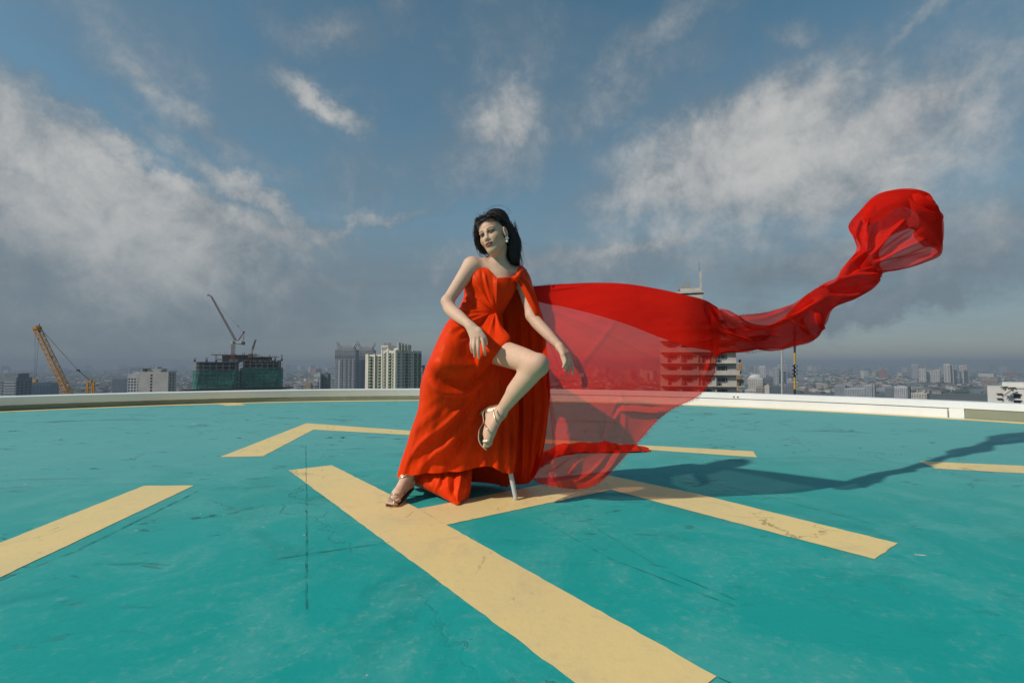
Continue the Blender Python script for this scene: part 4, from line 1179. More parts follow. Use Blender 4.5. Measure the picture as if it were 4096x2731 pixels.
class Field:
    """signed distance field on a grid; shapes are blended in, then skinned"""
    def __init__(self, lo, hi, h):
        self.lo = np.array(lo, np.float32); self.h = h
        self.n = np.ceil((np.array(hi) - np.array(lo)) / h).astype(int) + 1
        self.f = np.full(self.n, 0.06, np.float32)
    def block(self, lo, hi):
        a = np.maximum(0, np.floor((np.array(lo) - self.lo) / self.h).astype(int))
        b = np.minimum(self.n, np.ceil((np.array(hi) - self.lo) / self.h).astype(int) + 1)
        if (b <= a).any(): return None
        ax = [self.lo[i] + self.h * np.arange(a[i], b[i], dtype=np.float32) for i in range(3)]
        X_, Y_, Z_ = np.meshgrid(*ax, indexing='ij')
        return (slice(a[0], b[0]), slice(a[1], b[1]), slice(a[2], b[2])), X_, Y_, Z_
    def comb(self, sl, d, k, op='add'):
        c = self.f[sl]
        if op == 'add':
            if k > 0:
                hh = np.maximum(k - np.abs(c - d), 0) / k
                self.f[sl] = np.minimum(c, d) - hh * hh * k * 0.25
            else: self.f[sl] = np.minimum(c, d)
        else:
            d = -d
            hh = np.maximum(k - np.abs(c - d), 0) / max(k, 1e-6)
            self.f[sl] = np.maximum(c, d) + hh * hh * k * 0.25
    def cone(self, a, b, r1, r2, k=0.02, flat=None, s=1.0, op='add', margin=0.0):
        a = np.array(a, np.float32); b = np.array(b, np.float32)
        m = max(r1, r2) * max(1, s) + k + 0.012 + margin
        bl = self.block(np.minimum(a, b) - m, np.maximum(a, b) + m)
        if bl is None: return
        sl, X_, Y_, Z_ = bl
        px, py, pz = X_ - a[0], Y_ - a[1], Z_ - a[2]
        d = b - a
        fs = 1.0
        if flat is not None:
            n_ = np.array(flat, np.float32); n_ /= np.linalg.norm(n_)
            q_ = (px * n_[0] + py * n_[1] + pz * n_[2]) * (1 / s - 1)
            px = px + n_[0] * q_; py = py + n_[1] * q_; pz = pz + n_[2] * q_
            d = d + n_ * (float(d @ n_) * (1 / s - 1))
            fs = min(1.0, s) ** 0.5
        L2 = float(d @ d)
        t = np.clip((px * d[0] + py * d[1] + pz * d[2]) / max(L2, 1e-9), 0, 1) if L2 > 1e-9 else np.zeros_like(px)
        dist = np.sqrt((px - t * d[0]) ** 2 + (py - t * d[1]) ** 2 + (pz - t * d[2]) ** 2) - (r1 + (r2 - r1) * t)
        self.comb(sl, dist * fs, k, op)
    def chain(self, pts, radii, k=0.02, flat=None, s=1.0, sub=5):
        """smooth limb through the points: segments joined without swelling, then blended in"""
        P = np.array(pts, float); rr = np.array(radii, float)
        nn = (len(P) - 1) * sub + 1
        Q4 = catmull4(np.concatenate([P, rr[:, None]], 1), nn)
        m = rr.max() + k + 0.012
        bl = self.block(P.min(0) - m, P.max(0) + m)
        if bl is None: return
        sl = bl[0]
        tmp = Field.__new__(Field); tmp.lo = self.lo + self.h * np.array([q.start for q in sl], np.float32); tmp.h = self.h
        tmp.n = np.array(bl[1].shape); tmp.f = np.full(bl[1].shape, 0.2, np.float32)
        for i in range(nn - 1): tmp.cone(Q4[i, :3], Q4[i + 1, :3], Q4[i, 3], Q4[i + 1, 3], 0.0, margin=k + 0.02)
        self.comb(sl, tmp.f, k)
    def ell(self, c, r, k=0.01, M=None, op='add'):
        c = np.array(c, np.float32); m = max(r) + k + 0.012
        bl = self.block(c - m, c + m)
        if bl is None: return
        sl, X_, Y_, Z_ = bl
        p = np.stack([X_ - c[0], Y_ - c[1], Z_ - c[2]], -1)
        if M is not None: p = p @ np.array(M, np.float32)       # columns of M: local axes in world
        q_ = p / np.array(r, np.float32)
        l = np.sqrt((q_ ** 2).sum(-1)) + 1e-9
        g = np.sqrt(((q_ / np.array(r, np.float32)) ** 2).sum(-1)) + 1e-9
        self.comb(sl, l * (l - 1) / g, k, op)
    def mesh(self):
        f = self.f; n = f.shape; h = self.h
        ins = f < 0
        cnt = np.zeros([k - 1 for k in n], np.int8)
        for i in (0, 1):
            for j in (0, 1):
                for k in (0, 1):
                    cnt += ins[i:n[0] - 1 + i, j:n[1] - 1 + j, k:n[2] - 1 + k]
        cells = np.argwhere((cnt > 0) & (cnt < 8))
        idx = np.full(cnt.shape, -1, np.int32)
        idx[cells[:, 0], cells[:, 1], cells[:, 2]] = np.arange(len(cells))
        C = {}
        for i in (0, 1):
            for j in (0, 1):
                for k in (0, 1): C[i, j, k] = f[cells[:, 0] + i, cells[:, 1] + j, cells[:, 2] + k]
        acc_ = np.zeros((len(cells), 3)); num = np.zeros(len(cells))
        for ax in range(3):
            for i in (0, 1):
                for j in (0, 1):
                    a = [i, j]; a.insert(ax, 0); b = [i, j]; b.insert(ax, 1)
                    fa, fb = C[tuple(a)], C[tuple(b)]
                    m = (fa < 0) != (fb < 0)
                    t = np.where(m, fa / np.where(m, fa - fb, 1), 0)
                    p = np.tile(np.array(a, float), (len(cells), 1)); p[:, ax] = t
                    acc_ += p * m[:, None]; num += m
        V = self.lo + h * (cells + acc_ / num[:, None])
        Q = []
        for ax in range(3):
            a = [slice(None)] * 3; b = [slice(None)] * 3
            a[ax] = slice(0, n[ax] - 1); b[ax] = slice(1, n[ax])
            ch = ins[tuple(a)] != ins[tuple(b)]
            o1, o2 = [k for k in range(3) if k != ax]
            e = np.argwhere(ch)
            e = e[(e[:, o1] > 0) & (e[:, o2] > 0) & (e[:, o1] < n[o1] - 1) & (e[:, o2] < n[o2] - 1)]
            fl = ins[e[:, 0], e[:, 1], e[:, 2]]
            def g(d1, d2):
                c = e.copy(); c[:, o1] -= d1; c[:, o2] -= d2
                return idx[c[:, 0], c[:, 1], c[:, 2]]
            q_ = np.stack([g(1, 1), g(0, 1), g(0, 0), g(1, 0)], 1)
            flip = fl if ax != 1 else ~fl
            q_[~flip] = q_[~flip][:, ::-1]
            Q.append(q_)
        return V, np.concatenate(Q)

def smooth_mesh(V, Q, it=2, lam=0.5):
    n = len(V)
    for _ in range(it):
        acc_ = np.zeros_like(V); num = np.zeros(n)
        for a, b in ((0, 1), (1, 2), (2, 3), (3, 0)):
            np.add.at(acc_, Q[:, a], V[Q[:, b]]); np.add.at(acc_, Q[:, b], V[Q[:, a]])
            np.add.at(num, Q[:, a], 1); np.add.at(num, Q[:, b], 1)
        V = V + lam * (acc_ / np.maximum(num, 1)[:, None] - V)
    return V

def normals(V, Q):
    a, b, c, d = (V[Q[:, i]] for i in range(4))
    fn = np.cross(c - a, d - b)
    N = np.zeros_like(V)
    for i in range(4): np.add.at(N, Q[:, i], fn)
    return N / (np.linalg.norm(N, axis=1)[:, None] + 1e-12)

def catmull(P, n):
    """resample a polyline (m,3) to n points by a centripetal-ish Catmull-Rom, even in arc length"""
    P = np.asarray(P, float)
    if len(P) == 2:
        t = np.linspace(0, 1, n)[:, None]; return P[0] * (1 - t) + P[1] * t
    E = np.vstack([2 * P[0] - P[1], P, 2 * P[-1] - P[-2]])
    out = []
    for i in range(1, len(E) - 2):
        t = np.linspace(0, 1, 24, endpoint=False)[:, None]
        p0, p1, p2, p3 = E[i - 1], E[i], E[i + 1], E[i + 2]
        out.append(0.5 * ((2 * p1) + (-p0 + p2) * t + (2 * p0 - 5 * p1 + 4 * p2 - p3) * t ** 2 + (-p0 + 3 * p1 - 3 * p2 + p3) * t ** 3))
    S = np.vstack(out + [P[-1:]])
    L = np.concatenate([[0], np.cumsum(np.linalg.norm(np.diff(S, axis=0), axis=1))])
    tt = np.linspace(0, L[-1], n)
    return np.stack([np.interp(tt, L, S[:, k]) for k in range(3)], 1)

def loft(curves, nu, nv, closed=False):
    """curves: list of (m,3) arrays; returns grid (nv, nu, 3)"""
    G = np.stack([c if len(c) == nu and closed else catmull(c, nu) for c in curves])     # (k,nu,3)
    k = len(G)
    E = np.concatenate([2 * G[:1] - G[1:2], G, 2 * G[-1:] - G[-2:-1]])
    ts = np.linspace(0, k - 1, nv)
    out = np.zeros((nv, nu, 3))
    for j, t in enumerate(ts):
        i = min(int(t), k - 2); f = t - i
        p0, p1, p2, p3 = E[i], E[i + 1], E[i + 2], E[i + 3]
        out[j] = 0.5 * ((2 * p1) + (-p0 + p2) * f + (2 * p0 - 5 * p1 + 4 * p2 - p3) * f ** 2 + (-p0 + 3 * p1 - 3 * p2 + p3) * f ** 3)
    return out

def grid_faces(nv, nu, closed=False):
    i = np.arange(nv - 1)[:, None]; j = np.arange(nu if closed else nu - 1)[None, :]
    j2 = (j + 1) % nu
    return np.stack([(i * nu + j), (i * nu + j2), ((i + 1) * nu + j2), ((i + 1) * nu + j)], -1).reshape(-1, 4)

def px3(L):
    return np.array([tuple(at(u, v, Y)) for (u, v, Y) in L])

def waves(V, scale, seed, stretch=(1, 1, 1), n=14):
    r = np.random.default_rng(seed)
    out = np.zeros(len(V))
    for k in range(n):
        d = r.normal(size=3); d /= np.linalg.norm(d)
        f = scale * r.uniform(0.5, 2.0)
        out += np.sin((V * np.array(stretch)) @ d * f + r.uniform(0, 6.28)) / (f / scale) ** 0.7
    return out / n ** 0.5

def seg_dist(UV, pts):
    """distance (px) to a polyline, plus signed side and position along it"""
    best = np.full(len(UV), 1e9); side = np.zeros(len(UV)); along = np.zeros(len(UV))
    tot = sum(np.hypot(pts[i + 1][0] - pts[i][0], pts[i + 1][1] - pts[i][1]) for i in range(len(pts) - 1)); run = 0
    for i in range(len(pts) - 1):
        a = np.array(pts[i], float); b = np.array(pts[i + 1], float); d = b - a; L = np.hypot(*d)
        t = np.clip(((UV - a) @ d) / (L * L), 0, 1)
        q_ = UV - (a + t[:, None] * d)
        ds = np.hypot(q_[:, 0], q_[:, 1])
        m = ds < best
        best[m] = ds[m]; side[m] = (d[0] * q_[:, 1] - d[1] * q_[:, 0])[m] / L; along[m] = (run + t * L)[m] / tot
        run += L
    return best, side, along

def strokes(V, Q, S, front=True, flip=False):
    """sculpt folds: S = list of (points px, height m, width px[, profile]) pushed along the surface normal"""
    N = normals(V, Q)
    if flip: N = -N
    view = V - np.array([0, 0, CAMH]); view /= np.linalg.norm(view, axis=1)[:, None]
    face = -(N * view).sum(1)
    N = np.where((face < 0)[:, None], -N, N) if not front else N
    mask = np.clip(face * 4, 0, 1) if front else 1.0
    UV = proj(V)
    disp = np.zeros(len(V))
    for s in S:
        pts, amp, wd = s[:3]
        prof = s[3] if len(s) > 3 else 'ridge'
        P = catmull(np.array([(p[0], p[1], 0) for p in pts]), max(8, 6 * len(pts)))[:, :2] if len(pts) > 2 else np.array(pts, float)
        d, sd, al = seg_dist(UV, P)
        taper = np.clip(np.minimum(al * 5 + 0.25, (1 - al) * 4 + 0.05), 0, 1)
        if hasattr(wd, '__len__'): wd = wd[0] + (wd[1] - wd[0]) * al
        if prof == 'ridge': w_ = np.exp(-(d / wd) ** 2)
        elif prof == 'sharp': w_ = np.exp(-d / wd)
        else:                                                  # 'step': steep on one side, long on the other
            w_ = np.where(sd > 0, np.exp(-(d / (wd * 0.35)) ** 2), np.exp(-(d / (wd * 1.5)) ** 2))
        disp += amp * w_ * taper
    return V + N * (disp * mask)[:, None]

def quad_obj(name, V, Q, mat, parent, smooth=True, attr=None):
    me = bpy.data.meshes.new(name)
    off = np.zeros(3); p = parent
    while p is not None:
        off += np.array(p.location); p = p.parent
    V = np.asarray(V) - off
    me.vertices.add(len(V)); me.vertices.foreach_set('co', V.astype(np.float32).ravel())
    me.loops.add(Q.size); me.loops.foreach_set('vertex_index', Q.astype(np.int32).ravel())
    me.polygons.add(len(Q))
    me.polygons.foreach_set('loop_start', np.arange(0, Q.size, 4, dtype=np.int32))
    me.update(calc_edges=True)
    me.polygons.foreach_set('use_smooth', np.full(len(Q), smooth))
    if mat is not None: me.materials.append(mat)
    if attr:
        for k, (arr) in attr.items():
            ca = me.attributes.new(k, 'FLOAT_COLOR', 'POINT')
            ca.data.foreach_set('color', np.concatenate([arr, np.ones((len(arr), 1))], 1).astype(np.float32).ravel())
    me.validate()
    o = bpy.data.objects.new(name, me)
    return link(o, parent)
# ================================================================== the woman
person = empty('person', tuple(at(1900, 1990, 2.6)[:2]) + (0,), 'person in a strapless orange-red satin gown perched on a stool with one knee raised', 'person')
def A(u, v, Y): return np.array(at(u, v, Y))

# ---- head frame
HC = np.array([-0.099, 2.625, 1.384])
yaw, roll_, pit = R(26), R(16), R(3)
fwd = np.array([-math.sin(yaw) * math.cos(pit), -math.cos(yaw) * math.cos(pit), -math.sin(pit)])
rgt = np.array([math.cos(yaw), -math.sin(yaw), 0.0])
upv = np.cross(rgt, fwd); upv = -upv if upv[2] < 0 else upv
rgt2 = rgt * math.cos(roll_) + upv * math.sin(roll_)
upv2 = -rgt * math.sin(roll_) + upv * math.cos(roll_)
HM3 = np.stack([rgt2, fwd, upv2], 1)            # columns: local x (her left), y (forward), z (up)
HS = np.array([0.875, 0.93, 0.93])                                         # head size
def Hh(x, y, z): return HC + HM3 @ (np.array([x, y, z]) * HS)
def hloc(V): return (V - HC) @ HM3 / HS

VOX = 0.0032
bf = Field((-0.72, 2.12, -0.01), (0.36, 2.86, 1.53), VOX)
# torso, neck, shoulders
bf.cone(A(1970, 1120, 2.69), A(1946, 1182, 2.68), 0.122, 0.112, 0.03, (0.5, 1, 0), 0.70)
bf.cone(A(1946, 1182, 2.68), A(1925, 1240, 2.68), 0.112, 0.094, 0.03, (0.5, 1, 0), 0.76)
bf.cone(A(1922, 1240, 2.68), A(1905, 1340, 2.69), 0.090, 0.100, 0.03, (0.4, 1, 0), 0.85)
bf.cone(A(1905, 1340, 2.69), A(1910, 1400, 2.69), 0.100, 0.11, 0.03)
bf.ell(A(1920, 1130, 2.640), (0.048, 0.048, 0.054), 0.045)
bf.ell(A(2008, 1150, 2.664), (0.046, 0.046, 0.052), 0.045)
bf.cone(A(1998, 1082, 2.69), A(1990, 1005, 2.655), 0.049, 0.046, 0.03)                 # neck
bf.cone(A(1992, 1080, 2.69), A(1893, 1062, 2.645), 0.046, 0.043, 0.045)                # her right trapezius / shoulder girdle
bf.cone(A(2000, 1085, 2.70), A(2070, 1096, 2.70), 0.046, 0.040, 0.045)
bf.cone(A(1976, 1088, 2.638), A(1905, 1060, 2.612), 0.010, 0.011, 0.02)                # collar bones
bf.cone(A(1996, 1092, 2.640), A(2070, 1090, 2.650), 0.010, 0.010, 0.02)
bf.cone(A(1978, 1075, 2.640), A(2018, 985, 2.640), 0.011, 0.013, 0.03)                 # neck tendon
# arms
RA = [A(1885, 1066, 2.635), A(1862, 1098, 2.61), A(1832, 1142, 2.58), A(1790, 1206, 2.525)]
bf.chain(RA, [0.047, 0.041, 0.035, 0.030], 0.03)
RF = [A(1790, 1206, 2.525), A(1802, 1236, 2.49), A(1838, 1268, 2.42), A(1876, 1298, 2.355)]
bf.chain(RF, [0.030, 0.033, 0.030, 0.0205], 0.02)
LA = [A(2078, 1100, 2.70), A(2092, 1142, 2.68), A(2110, 1195, 2.665), A(2127, 1262, 2.635)]
bf.chain(LA, [0.038, 0.037, 0.034, 0.030], 0.03)
LF = [A(2127, 1262, 2.635), A(2147, 1290, 2.61), A(2190, 1335, 2.56), A(2234, 1380, 2.515)]
bf.chain(LF, [0.030, 0.0325, 0.029, 0.020], 0.02)
# her left (raised) leg
LT = [A(1955, 1392, 2.64), A(2010, 1412, 2.50), A(2085, 1436, 2.36), A(2150, 1458, 2.265)]
bf.chain(LT, [0.078, 0.066, 0.058, 0.049], 0.03)
bf.ell(A(2160, 1452, 2.245), (0.035, 0.035, 0.036), 0.03)                               # knee cap
LC = [A(2146, 1466, 2.275), A(2108, 1512, 2.315), A(2052, 1580, 2.37), A(2004, 1645, 2.42)]
bf.chain(LC, [0.049, 0.047, 0.038, 0.0265], 0.025)
bf.cone(A(2105, 1500, 2.335), A(2060, 1558, 2.375), 0.040, 0.036, 0.02)                 # calf muscle
# raised foot
hl = A(1966, 1650, 2.45)
bf.cone(A(2002, 1650, 2.42), hl, 0.027, 0.026, 0.02)
bf.cone(A(2000, 1652, 2.42), A(1962, 1722, 2.385), 0.027, 0.024, 0.02)
bf.cone(hl, A(1950, 1735, 2.395), 0.024, 0.022, 0.02)
bf.cone(A(1962, 1722, 2.385), A(1954, 1760, 2.375), 0.025, 0.020, 0.02)
for k, (du, L_, r_) in enumerate(((-9, 26, 0.0095), (-1, 27, 0.0075), (6, 24, 0.007), (12, 20, 0.0065), (17, 15, 0.006))):
    bf.cone(A(1952 + du * 0.9, 1752 - abs(du) * 0.2, 2.372), A(1947 + du * 1.05, 1760 + L_, 2.362 + 0.002 * k), r_, r_ * 0.85, 0.006)
# her right (standing) leg and foot
RL = [A(1880, 1400, 2.70), A(1800, 1540, 2.68), A(1752, 1650, 2.665), A(1700, 1760, 2.665), A(1640, 1880, 2.64)]
bf.chain(RL, [0.085, 0.068, 0.050, 0.048, 0.029], 0.03)
ank = A(1626, 1906, 2.615)
bf.cone(A(1640, 1880, 2.64), ank, 0.029, 0.027, 0.02)
bf.cone(ank, A(1641, 1932, 2.645), 0.026, 0.023, 0.02)
bf.cone(ank, A(1592, 1970, 2.54), 0.026, 0.024, 0.02)
bf.cone(A(1641, 1932, 2.645), A(1588, 1985, 2.54), 0.022, 0.020, 0.02)
bf.cone(A(1592, 1970, 2.54), A(1575, 1996, 2.505), 0.025, 0.020, 0.02, (0.0, 0.2, 1), 0.8)
tb = A(1578, 2000, 2.505)
for k in range(5):
    s0 = tb + np.array([0.022 - 0.0115 * k, 0.0 - 0.004 * (k - 2) * 0.3, 0.0]); L_ = (0.046, 0.046, 0.040, 0.034, 0.027)[k]
    dr = np.array([-0.30, -0.93, -0.12]); dr /= np.linalg.norm(dr)
    bf.cone(s0, s0 + dr * L_, (0.0105, 0.008, 0.0078, 0.0072, 0.0065)[k], (0.0095, 0.007, 0.0066, 0.0062, 0.006)[k], 0.005)

# hands
def finger(pts, r0, r1):
    bf.chain(pts, list(np.linspace(r0, r1, len(pts))), 0.005, sub=3)
Yh = 2.335
wr = A(1876, 1298, 2.355)
kn = [A(1888, 1352, 2.325), A(1900, 1350, 2.318), A(1913, 1347, 2.315), A(1926, 1341, 2.318)]          # little .. index knuckles
for p in kn: bf.cone(wr + (p - wr) * 0.25, p, 0.0165, 0.0105, 0.012)
bf.cone(wr, A(1918, 1325, 2.325), 0.018, 0.014, 0.015)
finger([kn[0], A(1885, 1376, 2.312), A(1886, 1394, 2.315), A(1889, 1409, 2.325)], 0.0088, 0.0060)
finger([kn[1], A(1896, 1385, 2.303), A(1898, 1408, 2.307), A(1900, 1426, 2.318)], 0.0094, 0.0064)
finger([kn[2], A(1913, 1389, 2.300), A(1914, 1412, 2.304), A(1915, 1431, 2.315)], 0.0096, 0.0065)
finger([kn[3], A(1933, 1374, 2.303), A(1937, 1398, 2.305), A(1939, 1418, 2.315)], 0.0094, 0.0064)
finger([A(1915, 1318, 2.325), A(1936, 1345, 2.318), A(1942, 1362, 2.320), A(1946, 1376, 2.328)], 0.0118, 0.0072)   # thumb
wl_ = A(2234, 1380, 2.515)
kl = [A(2268, 1408, 2.500), A(2262, 1413, 2.490), A(2256, 1416, 2.482), A(2251, 1417, 2.474)]
for p in kl: bf.cone(wl_ + (p - wl_) * 0.25, p, 0.0165, 0.0105, 0.012)
finger([kl[0], A(2283, 1440, 2.497), A(2290, 1468, 2.497), A(2291, 1492, 2.502)], 0.0093, 0.0062)
finger([kl[1], A(2276, 1446, 2.482), A(2277, 1470, 2.480), A(2270, 1488, 2.482)], 0.0093, 0.0062)
finger([kl[2], A(2268, 1446, 2.473), A(2266, 1466, 2.470), A(2260, 1480, 2.474)], 0.0090, 0.0060)
finger([kl[3], A(2262, 1440, 2.462), A(2258, 1456, 2.460), A(2252, 1468, 2.463)], 0.0084, 0.0057)
finger([A(2244, 1396, 2.495), A(2250, 1428, 2.475), A(2256, 1450, 2.468), A(2262, 1470, 2.466)], 0.0115, 0.0070)

# ---- head
def he(c, r, k=0.012, op='add'): bf.ell(Hh(*c), list(np.array(r) * HS), k, HM3, op)
def hc(a, b, r1, r2, k=0.01): bf.cone(Hh(*a), Hh(*b), r1 * 0.92, r2 * 0.92, k)
he((0, -0.018, 0.032), (0.073, 0.092, 0.084), 0.01)
he((0, 0.030, 0.040), (0.060, 0.052, 0.050), 0.03)
he((0, 0.026, -0.040), (0.048, 0.060, 0.068), 0.03)
he((0, 0.060, -0.088), (0.020, 0.022, 0.019), 0.03)
for s in (-1, 1):
    he((s * 0.036, 0.050, -0.026), (0.026, 0.030, 0.026), 0.03)
    hc((s * 0.050, 0.0, -0.046), (s * 0.014, 0.056, -0.092), 0.014, 0.012, 0.03)
    he((s * 0.030, 0.097, 0.002), (0.019, 0.014, 0.0125), 0.010, 'sub')
    he((s * 0.030, 0.0725, 0.001), (0.0165, 0.0145, 0.0125), 0.004)
    hc((s * 0.014, 0.088, 0.019), (s * 0.046, 0.074, 0.021), 0.006, 0.005, 0.014)
    he((s * 0.0105, 0.091, -0.036), (0.0085, 0.009, 0.0075), 0.006)
hc((0, 0.082, 0.012), (0, 0.098, -0.024), 0.0065, 0.0085, 0.012)
he((0, 0.1005, -0.030), (0.0100, 0.0100, 0.0090), 0.008)
he((0, 0.0815, -0.058), (0.026, 0.014, 0.018), 0.012)
he((0, 0.0905, -0.0565), (0.0215, 0.0085, 0.0058), 0.005)
he((0, 0.0895, -0.0680), (0.0175, 0.0090, 0.0070), 0.005)
he((0, 0.0985, -0.0622), (0.026, 0.004, 0.0020), 0.004, 'sub')
he((0.081, -0.006, -0.002), (0.012, 0.021, 0.034), 0.008)                               # her left ear
he((0.092, 0.002, 0.004), (0.007, 0.011, 0.019), 0.006, 'sub')
he((-0.074, -0.008, -0.004), (0.010, 0.020, 0.033), 0.008)
bV, bQ = bf.mesh()
bV = smooth_mesh(bV, bQ, 1, 0.4)

# ---- complexion and make-up (pigment, with shade painted at nostrils and lip line)
skin = np.tile(np.array([0.73, 0.460, 0.310]), (len(bV), 1))
Lh = hloc(bV)
inh = (np.abs(Lh) < 0.14).all(1)
x, y, z = Lh[:, 0], Lh[:, 1], Lh[:, 2]
def paint(mask, col):
    m = np.clip(mask, 0, 1)[:, None] * inh[:, None]
    skin[:] = skin * (1 - m) + np.array(col) * m
fr = np.clip((y - 0.045) / 0.02, 0, 1)
dn = np.clip((z + 0.135) / 0.05, 0, 1) * np.clip((0.16 - np.linalg.norm(Lh, axis=1)) / 0.03, 0, 1)
inh = np.linalg.norm(Lh, axis=1) < 0.17
paint(dn * 0.9, (0.70, 0.415, 0.265))
inh = (np.abs(Lh) < 0.14).all(1)
for s in (-1, 1):
    xx = s * x
    paint(0.45 * np.exp(-(((xx - 0.050) / 0.020) ** 2 + ((z + 0.030) / 0.020) ** 2)) * np.clip(y / 0.02, 0, 1), (0.52, 0.22, 0.14))        # blush
    e_ = ((xx - 0.030) / 0.020) ** 2 + ((z - 0.006) / 0.011) ** 2
    paint(0.85 * np.clip(1.5 - e_, 0, 1) * fr, (0.20, 0.10, 0.06))                                  # eye shadow
    zz = z - 0.0005 - 0.05 * (xx - 0.03)
    op_ = 0.0068 * np.clip(1 - ((xx - 0.030) / 0.0200) ** 2, 0, 1) ** 0.6
    ins_ = np.clip((op_ - np.abs(zz)) / 0.0014 + 0.5, 0, 1) * (op_ > 0.0003)
    paint(ins_ * fr, (0.28, 0.25, 0.22))                                                              # white of the eye
    ir = np.clip((0.0088 - np.hypot(xx - 0.030 - s * 0.0035, zz - 0.0006)) / 0.0015 + 0.5, 0, 1)
    paint(ir * ins_ * fr, (0.018, 0.011, 0.008))
    lash = np.exp(-((zz - op_ - 0.0012) / 0.0034) ** 2) * (op_ > 0.0002) + 0.6 * np.exp(-((zz + op_ + 0.0006) / 0.0013) ** 2) * (op_ > 0.0008)
    wing = np.exp(-(((xx - 0.048) / 0.005) ** 2 + ((zz - 0.003) / 0.0022) ** 2))
    paint((lash * 1.25 + wing * 0.8) * fr, (0.010, 0.007, 0.006))
    bz = 0.0205 + 0.006 * np.sin(np.clip((xx - 0.010) / 0.040, 0, 1) * 2.3) - 0.10 * np.clip(xx - 0.042, 0, 1)
    br = np.exp(-((z - bz) / (0.0046 - 0.03 * np.clip(xx - 0.03, 0, 0.03))) ** 4) * np.clip((xx - 0.009) / 0.004, 0, 1) * np.clip((0.054 - xx) / 0.006, 0, 1)
    paint(0.97 * br * fr, (0.045, 0.026, 0.018))
    paint(0.8 * np.exp(-(((xx - 0.0085) / 0.0042) ** 2 + ((z + 0.0425) / 0.0026) ** 2)) * (y > 0.085), (0.09, 0.035, 0.025))         # shade of the nostrils, painted dark
lw = 0.0245 * np.ones_like(x)
lipu = (np.abs(x) < 0.0245) & (z < -0.0515 - 0.10 * np.abs(x) + 0.0025 * np.exp(-((np.abs(x) - 0.006) / 0.004) ** 2)) & (z >= -0.0622 + 0.0 * x)
lipl = (np.abs(x) < 0.0225) & (z < -0.0615) & (z > -0.0755 + 14 * x ** 2)
paint(lipu * 1.0 * fr, (0.17, 0.040, 0.038))
paint(lipl * 1.0 * fr, (0.28, 0.070, 0.060))
paint(np.exp(-((z + 0.0622) / 0.0014) ** 2) * (np.abs(x) < 0.024) * fr, (0.05, 0.012, 0.012))  # shade in the crease between the lips, painted dark
# hair roots fading into the hairline
gq = np.sqrt((((Lh - np.array([0.004, 0.088, -0.035])) / np.array([0.0625, 0.085, 0.110])) ** 2).sum(1))
paint(np.clip((gq - 0.90) / 0.10, 0, 1) * np.clip((z - 0.035) / 0.03, 0, 1) * (y > -0.02), (0.02, 0.012, 0.010))
# rosier knees, knuckles, elbows and toes
def flush(c, r_, k_):
    d_ = np.linalg.norm(bV - np.array(c), axis=1)
    m_ = (np.clip(1 - d_ / r_, 0, 1) * k_)[:, None]
    skin[:] = skin * (1 - m_) + np.array([0.52, 0.25, 0.17]) * m_
for c_, r_, k_ in ((A(2165, 1455, 2.22), 0.075, 0.45), (A(1787, 1210, 2.50), 0.05, 0.35), (A(1905, 1350, 2.30), 0.04, 0.35), (A(1910, 1420, 2.31), 0.04, 0.4),
                   (A(2262, 1413, 2.47), 0.035, 0.35), (A(2275, 1480, 2.48), 0.04, 0.4), (A(1560, 2005, 2.47), 0.05, 0.5), (A(1950, 1775, 2.37), 0.045, 0.5), (A(1985, 1085, 2.63), 0.06, 0.15)):
    flush(c_, r_, k_)

def skin_mat():
    m, t, b = material('skin')
    at_ = t.new('ShaderNodeAttribute', attribute_name='skin_colour')
    tcn = t.new('ShaderNodeTexCoord')
    f = t.noise(tcn.outputs['Object'], 34, 7, 0.68)
    c = t.mix(t.math('MULTIPLY', t.rng(f, 0.4, 0.7), 0.20), at_.outputs['Color'], (0.50, 0.28, 0.20))
    t.link(c, b.inputs['Base Color'])
    b.inputs['Roughness'].default_value = 0.55
    b.inputs['Specular IOR Level'].default_value = 0.32
    b.inputs['Subsurface Weight'].default_value = 0.12
    b.inputs['Subsurface Radius'].default_value = (0.010, 0.004, 0.002)
    b.inputs['Subsurface Scale'].default_value = 0.5
    bn = t.new('ShaderNodeBump'); bn.inputs['Strength'].default_value = 0.06; bn.inputs['Distance'].default_value = 0.002
    t.link(t.noise(tcn.outputs['Object'], 260, 3, 0.6), bn.inputs['Height']); t.link(bn.outputs[0], b.inputs['Normal'])
    return m
body = quad_obj('body', bV, bQ, skin_mat(), person, attr={'skin_colour': skin})

# ------------------------------------------------------------------ hair
def hair_mat():
    m, t, b = material('black_hair')
    tcn = t.new('ShaderNodeTexCoord')
    f = t.noise(t.mapping(tcn.outputs['Object'], scale=(160, 160, 10)), 1.0, 5, 0.6, 0.6)
    t.link(t.mix(t.rng(f, 0.3, 0.75), (0.006, 0.0045, 0.004), (0.030, 0.019, 0.015)), b.inputs['Base Color'])
    t.link(t.rng(f, 0.3, 0.7, 0.45, 0.65), b.inputs['Roughness'])
    b.inputs['Specular IOR Level'].default_value = 0.28
    bn = t.new('ShaderNodeBump'); bn.inputs['Strength'].default_value = 0.5; bn.inputs['Distance'].default_value = 0.003
    t.link(f, bn.inputs['Height']); t.link(bn.outputs[0], b.inputs['Normal'])
    return m
M_HAIR = hair_mat()
hf = Field((-0.26, 2.40, 1.10), (0.09, 2.86, 1.56), 0.003)
hf.ell(Hh(0, -0.024, 0.030), list(np.array((0.079, 0.098, 0.087)) * HS), 0.01, HM3)
hf.ell(Hh(-0.012, 0.035, 0.088), list(np.array((0.046, 0.040, 0.020)) * HS), 0.02, HM3)                     # swept-up front
hf.ell(Hh(-0.050, 0.022, 0.060), list(np.array((0.028, 0.040, 0.040)) * HS), 0.02, HM3)
